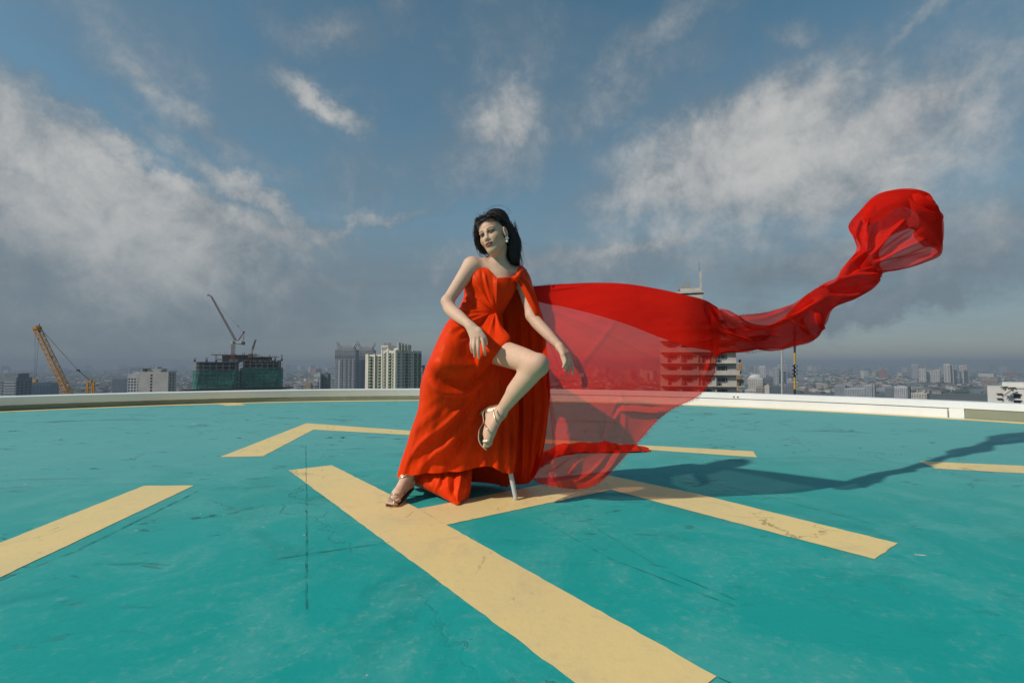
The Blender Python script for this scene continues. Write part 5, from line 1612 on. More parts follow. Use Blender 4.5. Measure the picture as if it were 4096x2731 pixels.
LOCKS = [
    ([A(1908, 880, 2.63), A(1902, 930, 2.64), A(1908, 972, 2.645), A(1925, 1004, 2.64), A(1944, 1014, 2.63)], [0.012, 0.010, 0.011, 0.010, 0.004]),
    ([A(1928, 880, 2.68), A(1916, 940, 2.69), A(1926, 990, 2.69), A(1950, 1012, 2.68)], [0.024, 0.017, 0.016, 0.008]),
    ([A(1994, 876, 2.66), A(2034, 922, 2.665), A(2060, 972, 2.67), A(2058, 1030, 2.675), A(2072, 1066, 2.70)], [0.035, 0.034, 0.034, 0.030, 0.010]),
    ([A(2008, 896, 2.71), A(2044, 955, 2.73), A(2050, 1020, 2.74), A(2060, 1070, 2.76)], [0.042, 0.042, 0.04, 0.015]),
    ([A(2046, 960, 2.64), A(2044, 1000, 2.635), A(2050, 1040, 2.64), A(2055, 1058, 2.65)], [0.016, 0.018, 0.014, 0.004]),
    ([A(1985, 885, 2.72), A(1990, 960, 2.74), A(2010, 1040, 2.76)], [0.07, 0.055, 0.03]),
]
for pts, rad in LOCKS: hf.chain(pts, rad, 0.02)
# clear the face and the ear
hf.ell(Hh(0.004, 0.090, -0.035), list(np.array((0.0640, 0.085, 0.112)) * HS), 0.016, HM3, 'sub')
hf.ell(Hh(0.094, 0.012, -0.006), list(np.array((0.036, 0.044, 0.050)) * HS), 0.008, HM3, 'sub')
hf.ell(Hh(0.062, 0.060, -0.01), list(np.array((0.03, 0.052, 0.060)) * HS), 0.006, HM3, 'sub')
hV, hQ = hf.mesh(); hV = smooth_mesh(hV, hQ, 1, 0.5)
# strand relief along the comb direction
hN = normals(hV, hQ); hl_ = hloc(hV)
ph = np.arctan2(hl_[:, 0], -hl_[:, 1] + 0.02)
hV = hV + hN * (0.0009 * np.sin(ph * 60 + 6 * np.sin(hl_[:, 2] * 30)) + 0.0007 * np.sin(ph * 131 + hl_[:, 2] * 40) + 0.0012 * waves(hV, 60, 3))[:, None]
hair = quad_obj('hair', hV, hQ, M_HAIR, person)
# loose strands
def A3(L): return [A(*p) for p in L]
mb = MB()
def strand(pts, r0=0.0011, r1=0.0004, n_=14):
    P = catmull(np.array(pts), n_)
    mb.tube([tuple(p) for p in P], list(np.linspace(r0, r1, n_)), 4)
for (pts, rad) in LOCKS:
    P = np.array(pts)
    for k in range(46):
        off = rng.normal(size=3) * np.mean(rad) * 0.62
        Q_ = P + off * np.linspace(0.8, 1.15, len(P))[:, None] + rng.normal(size=P.shape) * 0.004
        strand(Q_, 0.0009, 0.0004, 12)
for k in range(330):                                          # wind-blown ends on the lee side
    u0 = 2030 + rng.uniform(-12, 34); v0 = rng.uniform(880, 1000); y0 = rng.uniform(2.64, 2.74)
    u0 += (v0 - 900) * 0.12
    L_ = rng.uniform(40, 110); sw = rng.normal(0, 7)
    q0 = [(u0, v0, y0)]
    drift = rng.uniform(-0.05, 0.30)
    for j in range(1, 5):
        q0.append((u0 + L_ * j / 4 * drift + sw * math.sin(j * 1.5 + k) + rng.normal(0, 2), v0 + L_ * j / 4, y0 + 0.004 * j))
    strand(A3(q0), 0.0010, 0.0004, 14)
for k in range(120):                                          # lock beside the far cheek
    u0 = rng.uniform(1899, 1912); v0 = rng.uniform(885, 940); y0 = rng.uniform(2.60, 2.66)
    L_ = rng.uniform(50, 95)
    strand(A3([(u0, v0, y0), (u0 + rng.normal(-1, 3), v0 + L_ * 0.5, y0), (u0 + rng.normal(12, 5), v0 + L_ * 0.85, y0), (u0 + rng.normal(24, 8), v0 + L_, y0)]), 0.0010, 0.0005, 10)
for L in ([(1940, 838, 2.62), (1975, 826, 2.64), (2015, 826, 2.66), (2040, 842, 2.67), (2036, 858, 2.68), (2022, 850, 2.68)],
          [(1950, 840, 2.62), (1985, 820, 2.64), (2025, 830, 2.66), (2044, 850, 2.68)], [(2000, 850, 2.66), (2030, 842, 2.67), (2034, 862, 2.68)],
          [(1935, 1012, 2.62), (1960, 1022, 2.60), (1985, 1035, 2.60), (2010, 1040, 2.60)], [(1945, 1008, 2.62), (1970, 1030, 2.60), (1998, 1045, 2.60)],
          [(1935, 1006, 2.63), (1925, 1025, 2.61), (1940, 1028, 2.60), (1945, 1018, 2.6)], [(1920, 1005, 2.63), (1922, 1024, 2.6), (1936, 1030, 2.6)],
          [(2070, 940, 2.68), (2088, 960, 2.70), (2090, 985, 2.70), (2076, 995, 2.70)], [(2068, 970, 2.68), (2090, 1000, 2.70), (2088, 1022, 2.70), (2072, 1020, 2.70)],
          [(2072, 990, 2.68), (2082, 1025, 2.70), (2091, 1060, 2.71)], [(2066, 985, 2.68), (2108, 973, 2.70)], [(2066, 1010, 2.68), (2095, 1030, 2.70), (2090, 1066, 2.71)],
          [(2075, 1050, 2.70), (2092, 1062, 2.71), (2100, 1085, 2.72)], [(2070, 1030, 2.7), (2094, 1045, 2.71), (2110, 1085, 2.72)],
          [(2064, 945, 2.68), (2084, 970, 2.69), (2080, 1005, 2.7), (2086, 1030, 2.7)], [(2056, 900, 2.68), (2072, 930, 2.7), (2080, 950, 2.7)]):
    strand(A3(L), 0.0005, 0.0003, 18)
for k in range(60):                                           # tousled top
    a0 = rng.uniform(-0.06, 0.05)
    p0 = Hh(a0, rng.uniform(0.01, 0.075), 0.105 + rng.uniform(-0.01, 0.01))
    p1 = p0 + HM3 @ np.array([rng.uniform(-0.012, 0.004), -0.02, 0.022 + rng.uniform(0, 0.008)])
    p2 = p1 + HM3 @ np.array([rng.uniform(-0.004, 0.012), -0.06, -0.006])
    strand([p0, p1, p2, p2 + HM3 @ np.array([0.005, -0.04, -0.03])], 0.0009, 0.0004, 9)
for k in range(70):                                           # hair combed back over the side of the head
    th0 = rng.uniform(0.15, 1.35)
    p0 = Hh(0.074 * math.sin(th0), 0.075 - 0.05 * math.sin(th0), 0.045 + 0.075 * math.cos(th0))
    p1 = Hh(0.084 * math.sin(th0) + 0.01, 0.0, 0.045 + 0.085 * math.cos(th0))
    p2 = Hh(0.084 * math.sin(th0) + 0.005, -0.07, 0.02 + 0.066 * math.cos(th0))
    p3 = A(2040 + rng.uniform(-5, 30), 960 + rng.uniform(0, 50), 2.67)
    strand([p0, p1, p2, p3], 0.0008, 0.0005, 12)
mb.build('strand', M_HAIR, hair, smooth=True)['kind'] = 'stuff'

# ------------------------------------------------------------------ earring
M_CRYSTAL = plain('crystal', (0.75, 0.80, 0.85), 0.12, metal=0.6, var=0.4, vscale=300)
M_PEARL = plain('pearl', (0.78, 0.74, 0.66), 0.2, var=0.1, vscale=80)
def ball(mb, c, r, n=10, mi=0):
    V = []; F = []
    for j in range(1, n // 2):
        a = math.pi * j / (n // 2)
        for k in range(n): V.append((c[0] + r * math.sin(a) * math.cos(2 * math.pi * k / n), c[1] + r * math.sin(a) * math.sin(2 * math.pi * k / n), c[2] + r * math.cos(a)))
    m_ = n // 2 - 1
    for j in range(m_ - 1):
        for k in range(n): F.append((j * n + k, j * n + (k + 1) % n, (j + 1) * n + (k + 1) % n, (j + 1) * n + k)[::-1])
    V += [(c[0], c[1], c[2] + r), (c[0], c[1], c[2] - r)]
    for k in range(n): F += [(m_ * n, k, (k + 1) % n)[::1], (m_ * n + 1, (m_ - 1) * n + (k + 1) % n, (m_ - 1) * n + k)]
    mb.add(V, F, mi)
ec = A(2028, 953, 2.555)
ear_ = MB()
for k in range(5):
    a = 2 * math.pi * k / 5
    ball(ear_, ec + np.array([0.0062 * math.cos(a), 0, 0.0062 * math.sin(a)]), 0.0042, 8)
ball(ear_, ec, 0.004, 8)
er = ear_.build('earring', M_CRYSTAL, person)
mbp = MB(); ball(mbp, ec - np.array([0, 0, 0.0165]), 0.0068, 12)
mbp.build('pearl', M_PEARL, er, smooth=True)
# ================================================================== gown
def satin_mat(name, c1, c2, rough=0.42, stretch=(30, 30, 6)):
    m, t, b = material(name)
    tcn = t.new('ShaderNodeTexCoord'); vec = tcn.outputs['Object']
    f = t.noise(t.mapping(vec, rot=(0.3, 0.5, 0.4), scale=stretch), 1.0, 5, 0.6, 0.8)
    g = t.noise(vec, 900, 2, 0.5)
    t.link(t.mix(t.rng(f, 0.3, 0.75), c1, c2), b.inputs['Base Color'])
    t.link(t.rng(f, 0.3, 0.7, rough, rough + 0.14), b.inputs['Roughness'])
    b.inputs['Specular IOR Level'].default_value = 0.22
    b.inputs['Specular Tint'].default_value = (1.0, 0.45, 0.25, 1)
    b.inputs['Sheen Weight'].default_value = 0.12
    b.inputs['Sheen Tint'].default_value = (1.0, 0.35, 0.15, 1)
    bn = t.new('ShaderNodeBump'); bn.inputs['Strength'].default_value = 0.22; bn.inputs['Distance'].default_value = 0.008
    cr_ = t.noise(t.mapping(vec, rot=(0.2, 0.55, 0.2), scale=(46, 46, 15)), 1.0, 7, 0.68, 1.4)
    cr_ = t.math('ABSOLUTE', t.math('SUBTRACT', cr_, 0.5))
    t.link(t.math('ADD', t.math('ADD', f, t.math('MULTIPLY', cr_, -1.1)), t.math('MULTIPLY', g, 0.04)), bn.inputs['Height']); t.link(bn.outputs[0], b.inputs['Normal'])
    return m
M_SATIN = satin_mat('orange_red_satin', (0.83, 0.046, 0.002), (0.72, 0.030, 0.002), 0.44)
M_CHIF = satin_mat('red_chiffon_lining', (0.62, 0.022, 0.008), (0.50, 0.015, 0.006), 0.6, (40, 40, 8))

# ---- main skirt: a tube from waist to hem; each ring = left, right, front bulge, back bulge, skew to the left leg
def ring_pts(Lp, Rp, bfr, bbk, skew, n=220):
    L_ = A(*Lp); R_ = A(*Rp)
    out = []
    for k in range(n):
        a = 2 * math.pi * k / n                      # 0 = left, pi/2 = front, pi = right, 3pi/2 = back
        c, s = math.cos(a), math.sin(a)
        p = (L_ + R_) / 2 + (L_ - R_) / 2 * (np.sign(c) * abs(c) ** 0.9)
        if s > 0: p = p + np.array([0, -1, 0]) * bfr * (abs(s) ** 0.8) * (1 + skew * c)
        else: p = p + np.array([0, 1, 0]) * bbk * abs(s) ** 0.8
        out.append(p)
    return np.array(out)
RINGS = [
    ((1848, 1206, 2.665), (2007, 1252, 2.70), 0.088, 0.080, 0.0),
    ((1838, 1230, 2.665), (2011, 1278, 2.72), 0.112, 0.095, 0.08),
    ((1806, 1275, 2.66), (2014, 1318, 2.75), 0.180, 0.115, 0.22),
    ((1778, 1322, 2.65), (2015, 1370, 2.77), 0.240, 0.125, 0.30),
    ((1734, 1424, 2.63), (2030, 1440, 2.76), 0.270, 0.14, 0.38),
    ((1706, 1485, 2.62), (2050, 1500, 2.75), 0.250, 0.15, 0.46),
    ((1690, 1545, 2.62), (2070, 1560, 2.74), 0.220, 0.16, 0.55),
    ((1684, 1612, 2.62), (2076, 1640, 2.73), 0.200, 0.18, 0.60),
    ((1668, 1666, 2.625), (2074, 1690, 2.71), 0.185, 0.20, 0.58),
    ((1650, 1712, 2.63), (2070, 1735, 2.69), 0.165, 0.22, 0.48),
    ((1626, 1785, 2.64), (2066, 1800, 2.655), 0.135, 0.25, 0.28),
    ((1606, 1840, 2.645), (2062, 1845, 2.64), 0.110, 0.28, 0.10),
    ((1588, 1906, 2.65), (2056, 1886, 2.625), 0.095, 0.30, 0.0),
]
NR = 220
G = loft([ring_pts(*r) for r in RINGS], NR, 210, closed=True)
# shape the hem: front edge follows the photograph, back falls to the deck
hem_u = [1588, 1610, 1648, 1700, 1760, 1830, 1885, 1937, 1975, 2010, 2040, 2056]
hem_v = [1906, 1899, 1889, 1880, 1876, 1872, 1862, 1850, 1858, 1880, 1888, 1886]
last = G[-1].copy()
uv = proj(last)
base_v = 1906 + (1886 - 1906) * (uv[:, 0] - 1588) / (2056 - 1588)
tgt = np.interp(uv[:, 0], hem_u, hem_v)
front = np.array([math.sin(2 * math.pi * k / NR) for k in range(NR)])
dz = np.where(front > 0, -(tgt - base_v) * 2.58 / FPX, 0) * np.clip(front * 6, 0, 1)
dzb = np.where(front < -0.1, -(last[:, 2] - 0.012), 0) * np.clip(-front * 2, 0, 1)
tt = np.linspace(0, 1, 210)
for j in range(210):
    wj = max(0.0, (tt[j] - 0.72) / 0.28) ** 1.5
    G[j, :, 2] += (dz + dzb) * wj
    ph_ = np.arange(NR) / NR * 2 * math.pi
    rip = 0.006 * np.sin(ph_ * 17 + 1.3) + 0.004 * np.sin(ph_ * 29 + 0.4)           # soft flutes near the hem
    fl = max(0.0, (tt[j] - 0.45) / 0.55)
    G[j, :, 1] += rip * fl * np.clip(front * 2 + 0.4, 0, 1) * np.clip(1.2 - np.abs(np.cos(ph_)), 0, 1)
sV = G.reshape(-1, 3); sQ = grid_faces(210, NR, True)
SK = [  # sculpted folds in photo pixels: (polyline, height, width or (start, end) width, profile)
    ([(1978, 1250), (1930, 1266), (1880, 1290), (1840, 1312)], 0.009, (5, 13), 'step'),
    ([(1980, 1252), (1925, 1285), (1875, 1330), (1840, 1365)], -0.010, (5, 12)),
    ([(1981, 1254), (1940, 1295), (1905, 1345), (1875, 1405)], 0.012, (5, 14), 'step'),
    ([(1982, 1255), (1952, 1300), (1925, 1350), (1905, 1400)], -0.011, (5, 12)),
    ([(1850, 1214), (1890, 1221), (1935, 1231), (1980, 1247)], -0.010, 5),
    # drape swinging across the lap
    ([(1728, 1440), (1800, 1468), (1870, 1470), (1930, 1450), (1972, 1424)], 0.018, (34, 20)),
    ([(1716, 1490), (1785, 1532), (1860, 1538), (1925, 1505), (1968, 1455)], -0.024, (26, 16)),
    ([(1708, 1524), (1775, 1572), (1855, 1574), (1925, 1535), (1970, 1470)], 0.018, (26, 14), 'step'),
    ([(1694, 1580), (1760, 1628), (1840, 1622), (1915, 1570), (1968, 1485)], -0.010, (30, 14)),
    ([(1758, 1306), (1785, 1335), (1840, 1352)], -0.006, 14),
    # long folds fanning from the slit down to the hem
    ([(1966, 1490), (1880, 1600), (1770, 1700), (1680, 1775), (1618, 1872)], 0.018, (14, 26), 'step'),
    ([(1968, 1500), (1888, 1620), (1785, 1725), (1695, 1800), (1640, 1880)], -0.020, (12, 24)),
    ([(1970, 1510), (1900, 1640), (1810, 1745), (1730, 1820), (1672, 1880)], 0.024, (12, 26), 'step'),
    ([(1972, 1520), (1912, 1660), (1836, 1770), (1766, 1840), (1712, 1878)], -0.022, (12, 22)),
    ([(1974, 1530), (1926, 1670), (1866, 1780), (1812, 1845), (1780, 1874)], 0.016, (10, 22)),
    ([(1976, 1540), (1938, 1680), (1896, 1790), (1866, 1866)], -0.016, (10, 18)),
    ([(1978, 1550), (1952, 1690), (1924, 1790), (1912, 1858)], 0.014, (9, 16), 'step'),
    ([(1982, 1560), (1968, 1690), (1950, 1790), (1944, 1850)], -0.014, (8, 14)),
    ([(1990, 1470), (1986, 1560), (1992, 1650), (1990, 1760), (1985, 1850)], 0.016, (10, 12)),
    ([(2008, 1480), (2004, 1580), (2010, 1690), (2008, 1780), (2010, 1870)], -0.016, (8, 10)),
    ([(2026, 1500), (2022, 1600), (2026, 1700), (2030, 1790), (2036, 1880)], 0.018, (9, 11)),
    ([(2044, 1520), (2040, 1640), (2044, 1760), (2046, 1880)], -0.014, (7, 8)), ([(2056, 1640), (2054, 1740), (2056, 1870)], 0.012, 7),
]
sV = strokes(sV, sQ, SK, flip=True)
sV = smooth_mesh(sV, sQ, 2, 0.5)
# fine pleats radiating from the waist gather and from the slit
def fan_ripple(V, Q, c, a_fn, freq, seed, flip):
    N4 = normals(V, Q)
    if flip: N4 = -N4
    view = V - np.array([0, 0, CAMH]); view /= np.linalg.norm(view, axis=1)[:, None]
    m_ = np.clip(-(N4 * view).sum(1) * 3, 0, 1)
    uv = proj(V); dx = uv[:, 0] - c[0]; dy = uv[:, 1] - c[1]
    th_ = np.arctan2(dx, dy); r_ = np.hypot(dx, dy)
    r2 = np.random.default_rng(seed); o = np.zeros(len(V))
    for k in range(7):
        fq = freq * r2.uniform(0.6, 1.7)
        o += np.sin(th_ * fq + r2.uniform(0, 6.28) + 0.9 * np.sin(r_ / r2.uniform(45, 120) + r2.uniform(0, 6)) + 0.004 * r_ * r2.normal()) * (freq / fq)
    o = np.sign(o) * np.abs(o) ** 0.8 / 2.2
    return V + N4 * (o * a_fn(r_, th_, uv) * m_)[:, None]
sV = fan_ripple(sV, sQ, (1984, 1430), lambda r_, t_, uv: 0.0034 * np.clip((uv[:, 1] - 1560) / 160, 0, 1) * np.clip(r_ / 260, 0.2, 1.0), 34, 5, True)
sV = fan_ripple(sV, sQ, (1983, 1247), lambda r_, t_, uv: 0.0030 * np.clip((1450 - uv[:, 1]) / 130, 0, 1) * np.clip(r_ / 90, 0.15, 1.0), 26, 6, True)
sV[:, 2] = np.maximum(sV[:, 2], 0.008)
gown = quad_obj('gown', sV, sQ, M_SATIN, person)
gown['label'] = 'orange-red satin gown with draped skirt'

# ---- bodice: skin of the torso, let out by a few millimetres and cut along the neckline
tf = Field((-0.32, 2.48, 0.90), (0.12, 2.86, 1.30), 0.003)
e = 0.011
tf.cone(A(1970, 1120, 2.69), A(1946, 1182, 2.68), 0.122 + e, 0.112 + e, 0.03, (0.5, 1, 0), 0.72)
tf.cone(A(1962, 1080, 2.69), A(1970, 1120, 2.69), 0.112 + e, 0.122 + e, 0.03, (0.5, 1, 0), 0.72)
tf.cone(A(1946, 1182, 2.68), A(1925, 1240, 2.68), 0.112 + e, 0.094 + e, 0.03, (0.5, 1, 0), 0.78)
tf.cone(A(1925, 1240, 2.68), A(1920, 1290, 2.69), 0.094 + e, 0.100 + e, 0.03, (0.4, 1, 0), 0.85)
tf.cone(A(1908, 1092, 2.665), A(1900, 1140, 2.665), 0.052, 0.056, 0.03)
tf.ell(A(1920, 1130, 2.628), (0.056, 0.056, 0.062), 0.045)
tf.ell(A(2008, 1150, 2.652), (0.054, 0.054, 0.060), 0.045)
ix = np.indices(tf.f.shape).reshape(3, -1).T
GP = tf.lo + tf.h * ix
guv = proj(GP)
nk_u = [1850, 1878.5, 1891.5, 1906.7, 1924, 1941.4, 1954.4, 1967.4, 1978.3, 1988, 2004, 2026, 2050, 2062, 2090]
nk_v = [1106, 1090.5, 1079.7, 1071, 1067.8, 1068.9, 1076.5, 1090.5, 1103.5, 1113.5, 1110.5, 1108.5, 1109.5, 1108, 1102]
cut = (np.interp(guv[:, 0], nk_u, nk_v) - guv[:, 1]) * 2.62 / FPX
cut2 = (guv[:, 1] - 1275) * 2.62 / FPX
tf.f = np.maximum(np.maximum(tf.f, cut.reshape(tf.f.shape).astype(np.float32)), cut2.reshape(tf.f.shape).astype(np.float32))
tV, tQ = tf.mesh()
tV = smooth_mesh(tV, tQ, 1, 0.3)
BD = [
    ([(1988, 1112), (1986, 1180), (1982, 1248)], 0.014, 16, 'sharp'),
    ([(1925, 1080), (1932, 1120), (1950, 1180), (1978, 1245)], -0.007, 6),
    ([(1934, 1082), (1944, 1130), (1962, 1190), (1980, 1246)], 0.009, 8),
    ([(1912, 1150), (1940, 1190), (1978, 1247)], 0.006, 6, 'step'),
    ([(1885, 1140), (1925, 1190), (1975, 1246)], -0.005, 6),
    ([(1862, 1150), (1910, 1195), (1975, 1247)], 0.006, 6, 'step'),
    ([(1855, 1170), (1905, 1215), (1975, 1249)], -0.005, 5),
    ([(1852, 1188), (1900, 1222), (1972, 1250)], 0.005, 5, 'step'),
    ([(2045, 1112), (2040, 1130)], -0.003, 4), ([(2052, 1112), (2046, 1140)], 0.003, 4),
]
tV = strokes(tV, tQ, BD)
tV = fan_ripple(tV, tQ, (1983, 1252), lambda r_, t_, uv: 0.0013 * np.clip(r_ / 60, 0.1, 1.0) * np.clip((1992 - uv[:, 0]) / 10, 0.15, 1), 22, 9, False)
quad_obj('bodice', tV, tQ, M_SATIN, gown)

def sheet_obj(name, curves, nu, nv, mat, parent, folds=None, wav=0.0, wscale=40, seed=1, stretch=(1, 1, 1), front=False, post=None, label=None):
    g = loft([px3(c) if not isinstance(c, np.ndarray) else c for c in curves], nu, nv)
    V = g.reshape(-1, 3); Q = grid_faces(nv, nu)
    if folds: V = strokes(V, Q, folds, front=front)
    if wav: V = V + normals(V, Q) * (wav * waves(V, wscale, seed, stretch))[:, None]
    if post is not None: V = post(V)
    o = quad_obj(name, V, Q, mat, parent)
    if label: o['label'] = label
    return o

# ---- lap flap whose edge forms the slit over the raised thigh
sheet_obj('slit_flap', [
    [(1935, 1246, 2.630), (1905, 1310, 2.540), (1895, 1380, 2.470), (1890, 1450, 2.465), (1885, 1520, 2.51)],
    [(1962, 1247, 2.610), (1935, 1310, 2.525), (1925, 1380, 2.435), (1915, 1445, 2.425), (1905, 1515, 2.495)],
    [(1976, 1249, 2.605), (1968, 1305, 2.530), (1972, 1352, 2.455), (1948, 1412, 2.415), (1925, 1495, 2.500)],
    [(1981, 1250, 2.600), (1990, 1300, 2.540), (2018, 1342, 2.455), (1985, 1404, 2.412), (1950, 1468, 2.505)],
    [(1984, 1250, 2.600), (2002, 1298, 2.550), (2040, 1352, 2.460), (2000, 1408, 2.425), (1962, 1456, 2.52)],
    [(1985, 1251, 2.610), (2003, 1302, 2.570), (2034, 1360, 2.485), (1998, 1418, 2.450), (1962, 1462, 2.54)],
], 90, 80, M_SATIN, gown, [
    ([(1981, 1252), (1965, 1300), (1950, 1350), (1940, 1400)], 0.006, (4, 10), 'step'),
    ([(1983, 1254), (1980, 1300), (1980, 1350)], -0.006, (4, 9)),
    ([(1983, 1254), (1995, 1300), (2012, 1340)], 0.005, (4, 8)),
    ([(1925, 1405), (1960, 1402), (1995, 1388)], 0.006, 14), ([(1915, 1450), (1945, 1440), (1975, 1420)], -0.006, 12),
], 0.0008, 60, 3, front=False)

# ---- lower train that spills onto the deck by the standing foot
def drop(V):
    V[:, 2] = np.maximum(V[:, 2], 0.006 + 0.004 * np.sin(V[:, 0] * 90)); return V
sheet_obj('train', [
    [(1636, 1850, 2.70), (1700, 1842, 2.64), (1780, 1836, 2.62), (1850, 1830, 2.64), (1892, 1822, 2.70)],
    [(1644, 1895, 2.69), (1700, 1888, 2.62), (1780, 1880, 2.595), (1850, 1874, 2.610), (1890, 1865, 2.68)],
    [(1654, 1937, 2.69), (1705, 1930, 2.59), (1780, 1920, 2.555), (1850, 1914, 2.565), (1887, 1905, 2.64)],
    [(1692, 1954, 2.68), (1728, 1962, 2.58), (1788, 1960, 2.525), (1850, 1952, 2.54), (1884, 1950, 2.62)],
    [(1742, 1977, 2.63), (1772, 1990, 2.555), (1808, 1999, 2.505), (1850, 1986, 2.53), (1877, 1980, 2.61)],
    [(1790, 1998, 2.58), (1808, 2010, 2.53), (1830, 2017, 2.488), (1852, 2000, 2.535), (1873, 1994, 2.605)],
], 120, 90, M_SATIN, gown, [
    ([(1752, 1860), (1758, 1915), (1742, 1955), (1736, 1972)], 0.009, (6, 5), 'step'), ([(1768, 1865), (1770, 1920), (1758, 1958)], -0.009, 6),
    ([(1842, 1850), (1838, 1920), (1828, 1975), (1831, 2012)], 0.013, (9, 6), 'step'), ([(1822, 1855), (1816, 1930), (1812, 1985)], -0.012, (10, 7)),
    ([(1868, 1850), (1864, 1920), (1862, 1985)], 0.008, 8), ([(1700, 1870), (1702, 1935)], 0.008, 12), ([(1722, 1870), (1722, 1945)], -0.007, 8),
    ([(1790, 1860), (1792, 1930), (1795, 1980)], 0.009, 9),
], 0.001, 70, 12, post=drop)

# ---- back panel and cape hanging from her left shoulder
CAPE_F = []
for k, (u0, u1) in enumerate(((2020, 2030), (2045, 2052), (2068, 2075), (2092, 2092), (2116, 2112), (2140, 2130), (2162, 2146), (2180, 2160))):
    CAPE_F.append(([(u0 - 12, 1260), (u0, 1480), (u0 + 4, 1650), (u1, 1800), (u1 - 8, 1920)], (0.017 if k % 2 else -0.016), 9 + (k % 3) * 2, 'ridge' if k % 3 else 'step'))
cape = sheet_obj('cape', [
    [(2030, 1120, 2.76), (2062, 1105, 2.755), (2095, 1092, 2.75), (2118, 1112, 2.735)],
    [(1990, 1190, 2.765), (2050, 1190, 2.77), (2105, 1190, 2.765), (2144, 1192, 2.73)],
    [(1975, 1262, 2.78), (2050, 1262, 2.78), (2120, 1262, 2.765), (2166, 1262, 2.72)],
    [(1972, 1340, 2.80), (2060, 1345, 2.79), (2135, 1345, 2.77), (2182, 1340, 2.715)],
    [(1980, 1440, 2.81), (2070, 1440, 2.80), (2145, 1440, 2.775), (2192, 1440, 2.715)],
    [(2000, 1558, 2.82), (2085, 1558, 2.80), (2152, 1558, 2.775), (2201, 1558, 2.715)],
    [(2015, 1650, 2.825), (2090, 1650, 2.80), (2152, 1650, 2.775), (2196, 1650, 2.72)],
    [(2035, 1785, 2.83), (2090, 1788, 2.80), (2142, 1786, 2.78), (2178, 1782, 2.735)],
    [(2045, 1875, 2.85), (2085, 1885, 2.83), (2125, 1888, 2.81), (2152, 1882, 2.775)],
    [(2050, 1932, 2.88), (2072, 1938, 2.865), (2098, 1936, 2.86), (2118, 1930, 2.84)],
], 110, 170, M_SATIN, gown, CAPE_F, 0.003, 30, 21, (1, 1, 0.3), post=drop)
# flap of the cape over the shoulder and upper arm, with its twisted knot at the bust
sheet_obj('shoulder_flap', [
    [(2062, 1112, 2.612), (2074, 1130, 2.610), (2106, 1196, 2.606), (2142, 1264, 2.592), (2170, 1296, 2.62), (2180, 1312, 2.66)],
    [(2070, 1104, 2.605), (2088, 1130, 2.600), (2120, 1192, 2.598), (2150, 1256, 2.600), (2172, 1294, 2.64), (2181, 1312, 2.68)],
    [(2080, 1090, 2.630), (2102, 1120, 2.620), (2132, 1186, 2.625), (2158, 1250, 2.635), (2176, 1294, 2.66), (2182, 1314, 2.70)],
    [(2096, 1076, 2.655), (2117, 1106, 2.660), (2141, 1186, 2.672), (2164, 1250, 2.68), (2179, 1298, 2.69), (2184, 1318, 2.71)],
    [(2104, 1080, 2.70), (2121, 1108, 2.715), (2147, 1190, 2.72), (2166, 1254, 2.715), (2180, 1302, 2.71), (2185, 1322, 2.72)],
], 70, 60, M_SATIN, gown, [
    ([(2068, 1110), (2100, 1150), (2140, 1230), (2168, 1285)], 0.007, 6, 'step'), ([(2075, 1106), (2112, 1150), (2148, 1230)], -0.007, 5),
    ([(2082, 1100), (2122, 1150), (2155, 1225)], 0.006, 6),
], 0.0012, 70, 5)
sheet_obj('shoulder_strap', [
    [(2056, 1116, 2.600), (2066, 1092, 2.608), (2074, 1066, 2.650), (2078, 1060, 2.70), (2082, 1066, 2.745)],
    [(2062, 1120, 2.592), (2076, 1094, 2.600), (2084, 1068, 2.650), (2088, 1062, 2.70), (2092, 1070, 2.745)],
    [(2070, 1122, 2.598), (2086, 1098, 2.606), (2096, 1074, 2.655), (2100, 1072, 2.71), (2104, 1078, 2.745)],
    [(2076, 1124, 2.612), (2094, 1104, 2.622), (2106, 1086, 2.670), (2110, 1084, 2.72), (2110, 1086, 2.745)],
], 50, 30, M_SATIN, gown, [([(2064, 1118), (2078, 1094), (2088, 1068)], 0.006, 4), ([(2072, 1120), (2086, 1098), (2098, 1074)], -0.005, 3)], 0.0008, 90, 6)
kf = Field((-0.02, 2.54, 1.12), (0.08, 2.66, 1.23), 0.002)
kf.chain([A(2050, 1112, 2.605), A(2062, 1108, 2.590), A(2070, 1118, 2.592), A(2064, 1126, 2.600)], [0.007, 0.010, 0.011, 0.006], 0.004)
kf.chain([A(2058, 1120, 2.596), A(2066, 1110, 2.586), A(2078, 1106, 2.600)], [0.006, 0.009, 0.007], 0.003)
kV, kQ = kf.mesh()
quad_obj('knot', smooth_mesh(kV, kQ, 1), kQ, M_SATIN, gown)
# end of the train lying on the deck behind her
GT = []
for (off, hh) in ((0.0, 0.004), (0.05, 0.045), (0.13, 0.060), (0.22, 0.040), (0.30, 0.004)):
    row = []
    for (u, v, k) in ((2100, 1925, 0.6), (2190, 1842, 0.8), (2300, 1815, 1.0), (2420, 1813, 1.0), (2520, 1811, 0.8), (2604, 1808, 0.25)):
        g_ = gat(u, v); row.append((g_.x, g_.y + off * (0.5 + 0.5 * k), hh * k + 0.004))
    GT.append(np.array(row))
sheet_obj('ground_train', GT, 170, 44, M_CHIF, gown, None, 0.011, 26, 31, (2.2, 1, 1), post=drop)
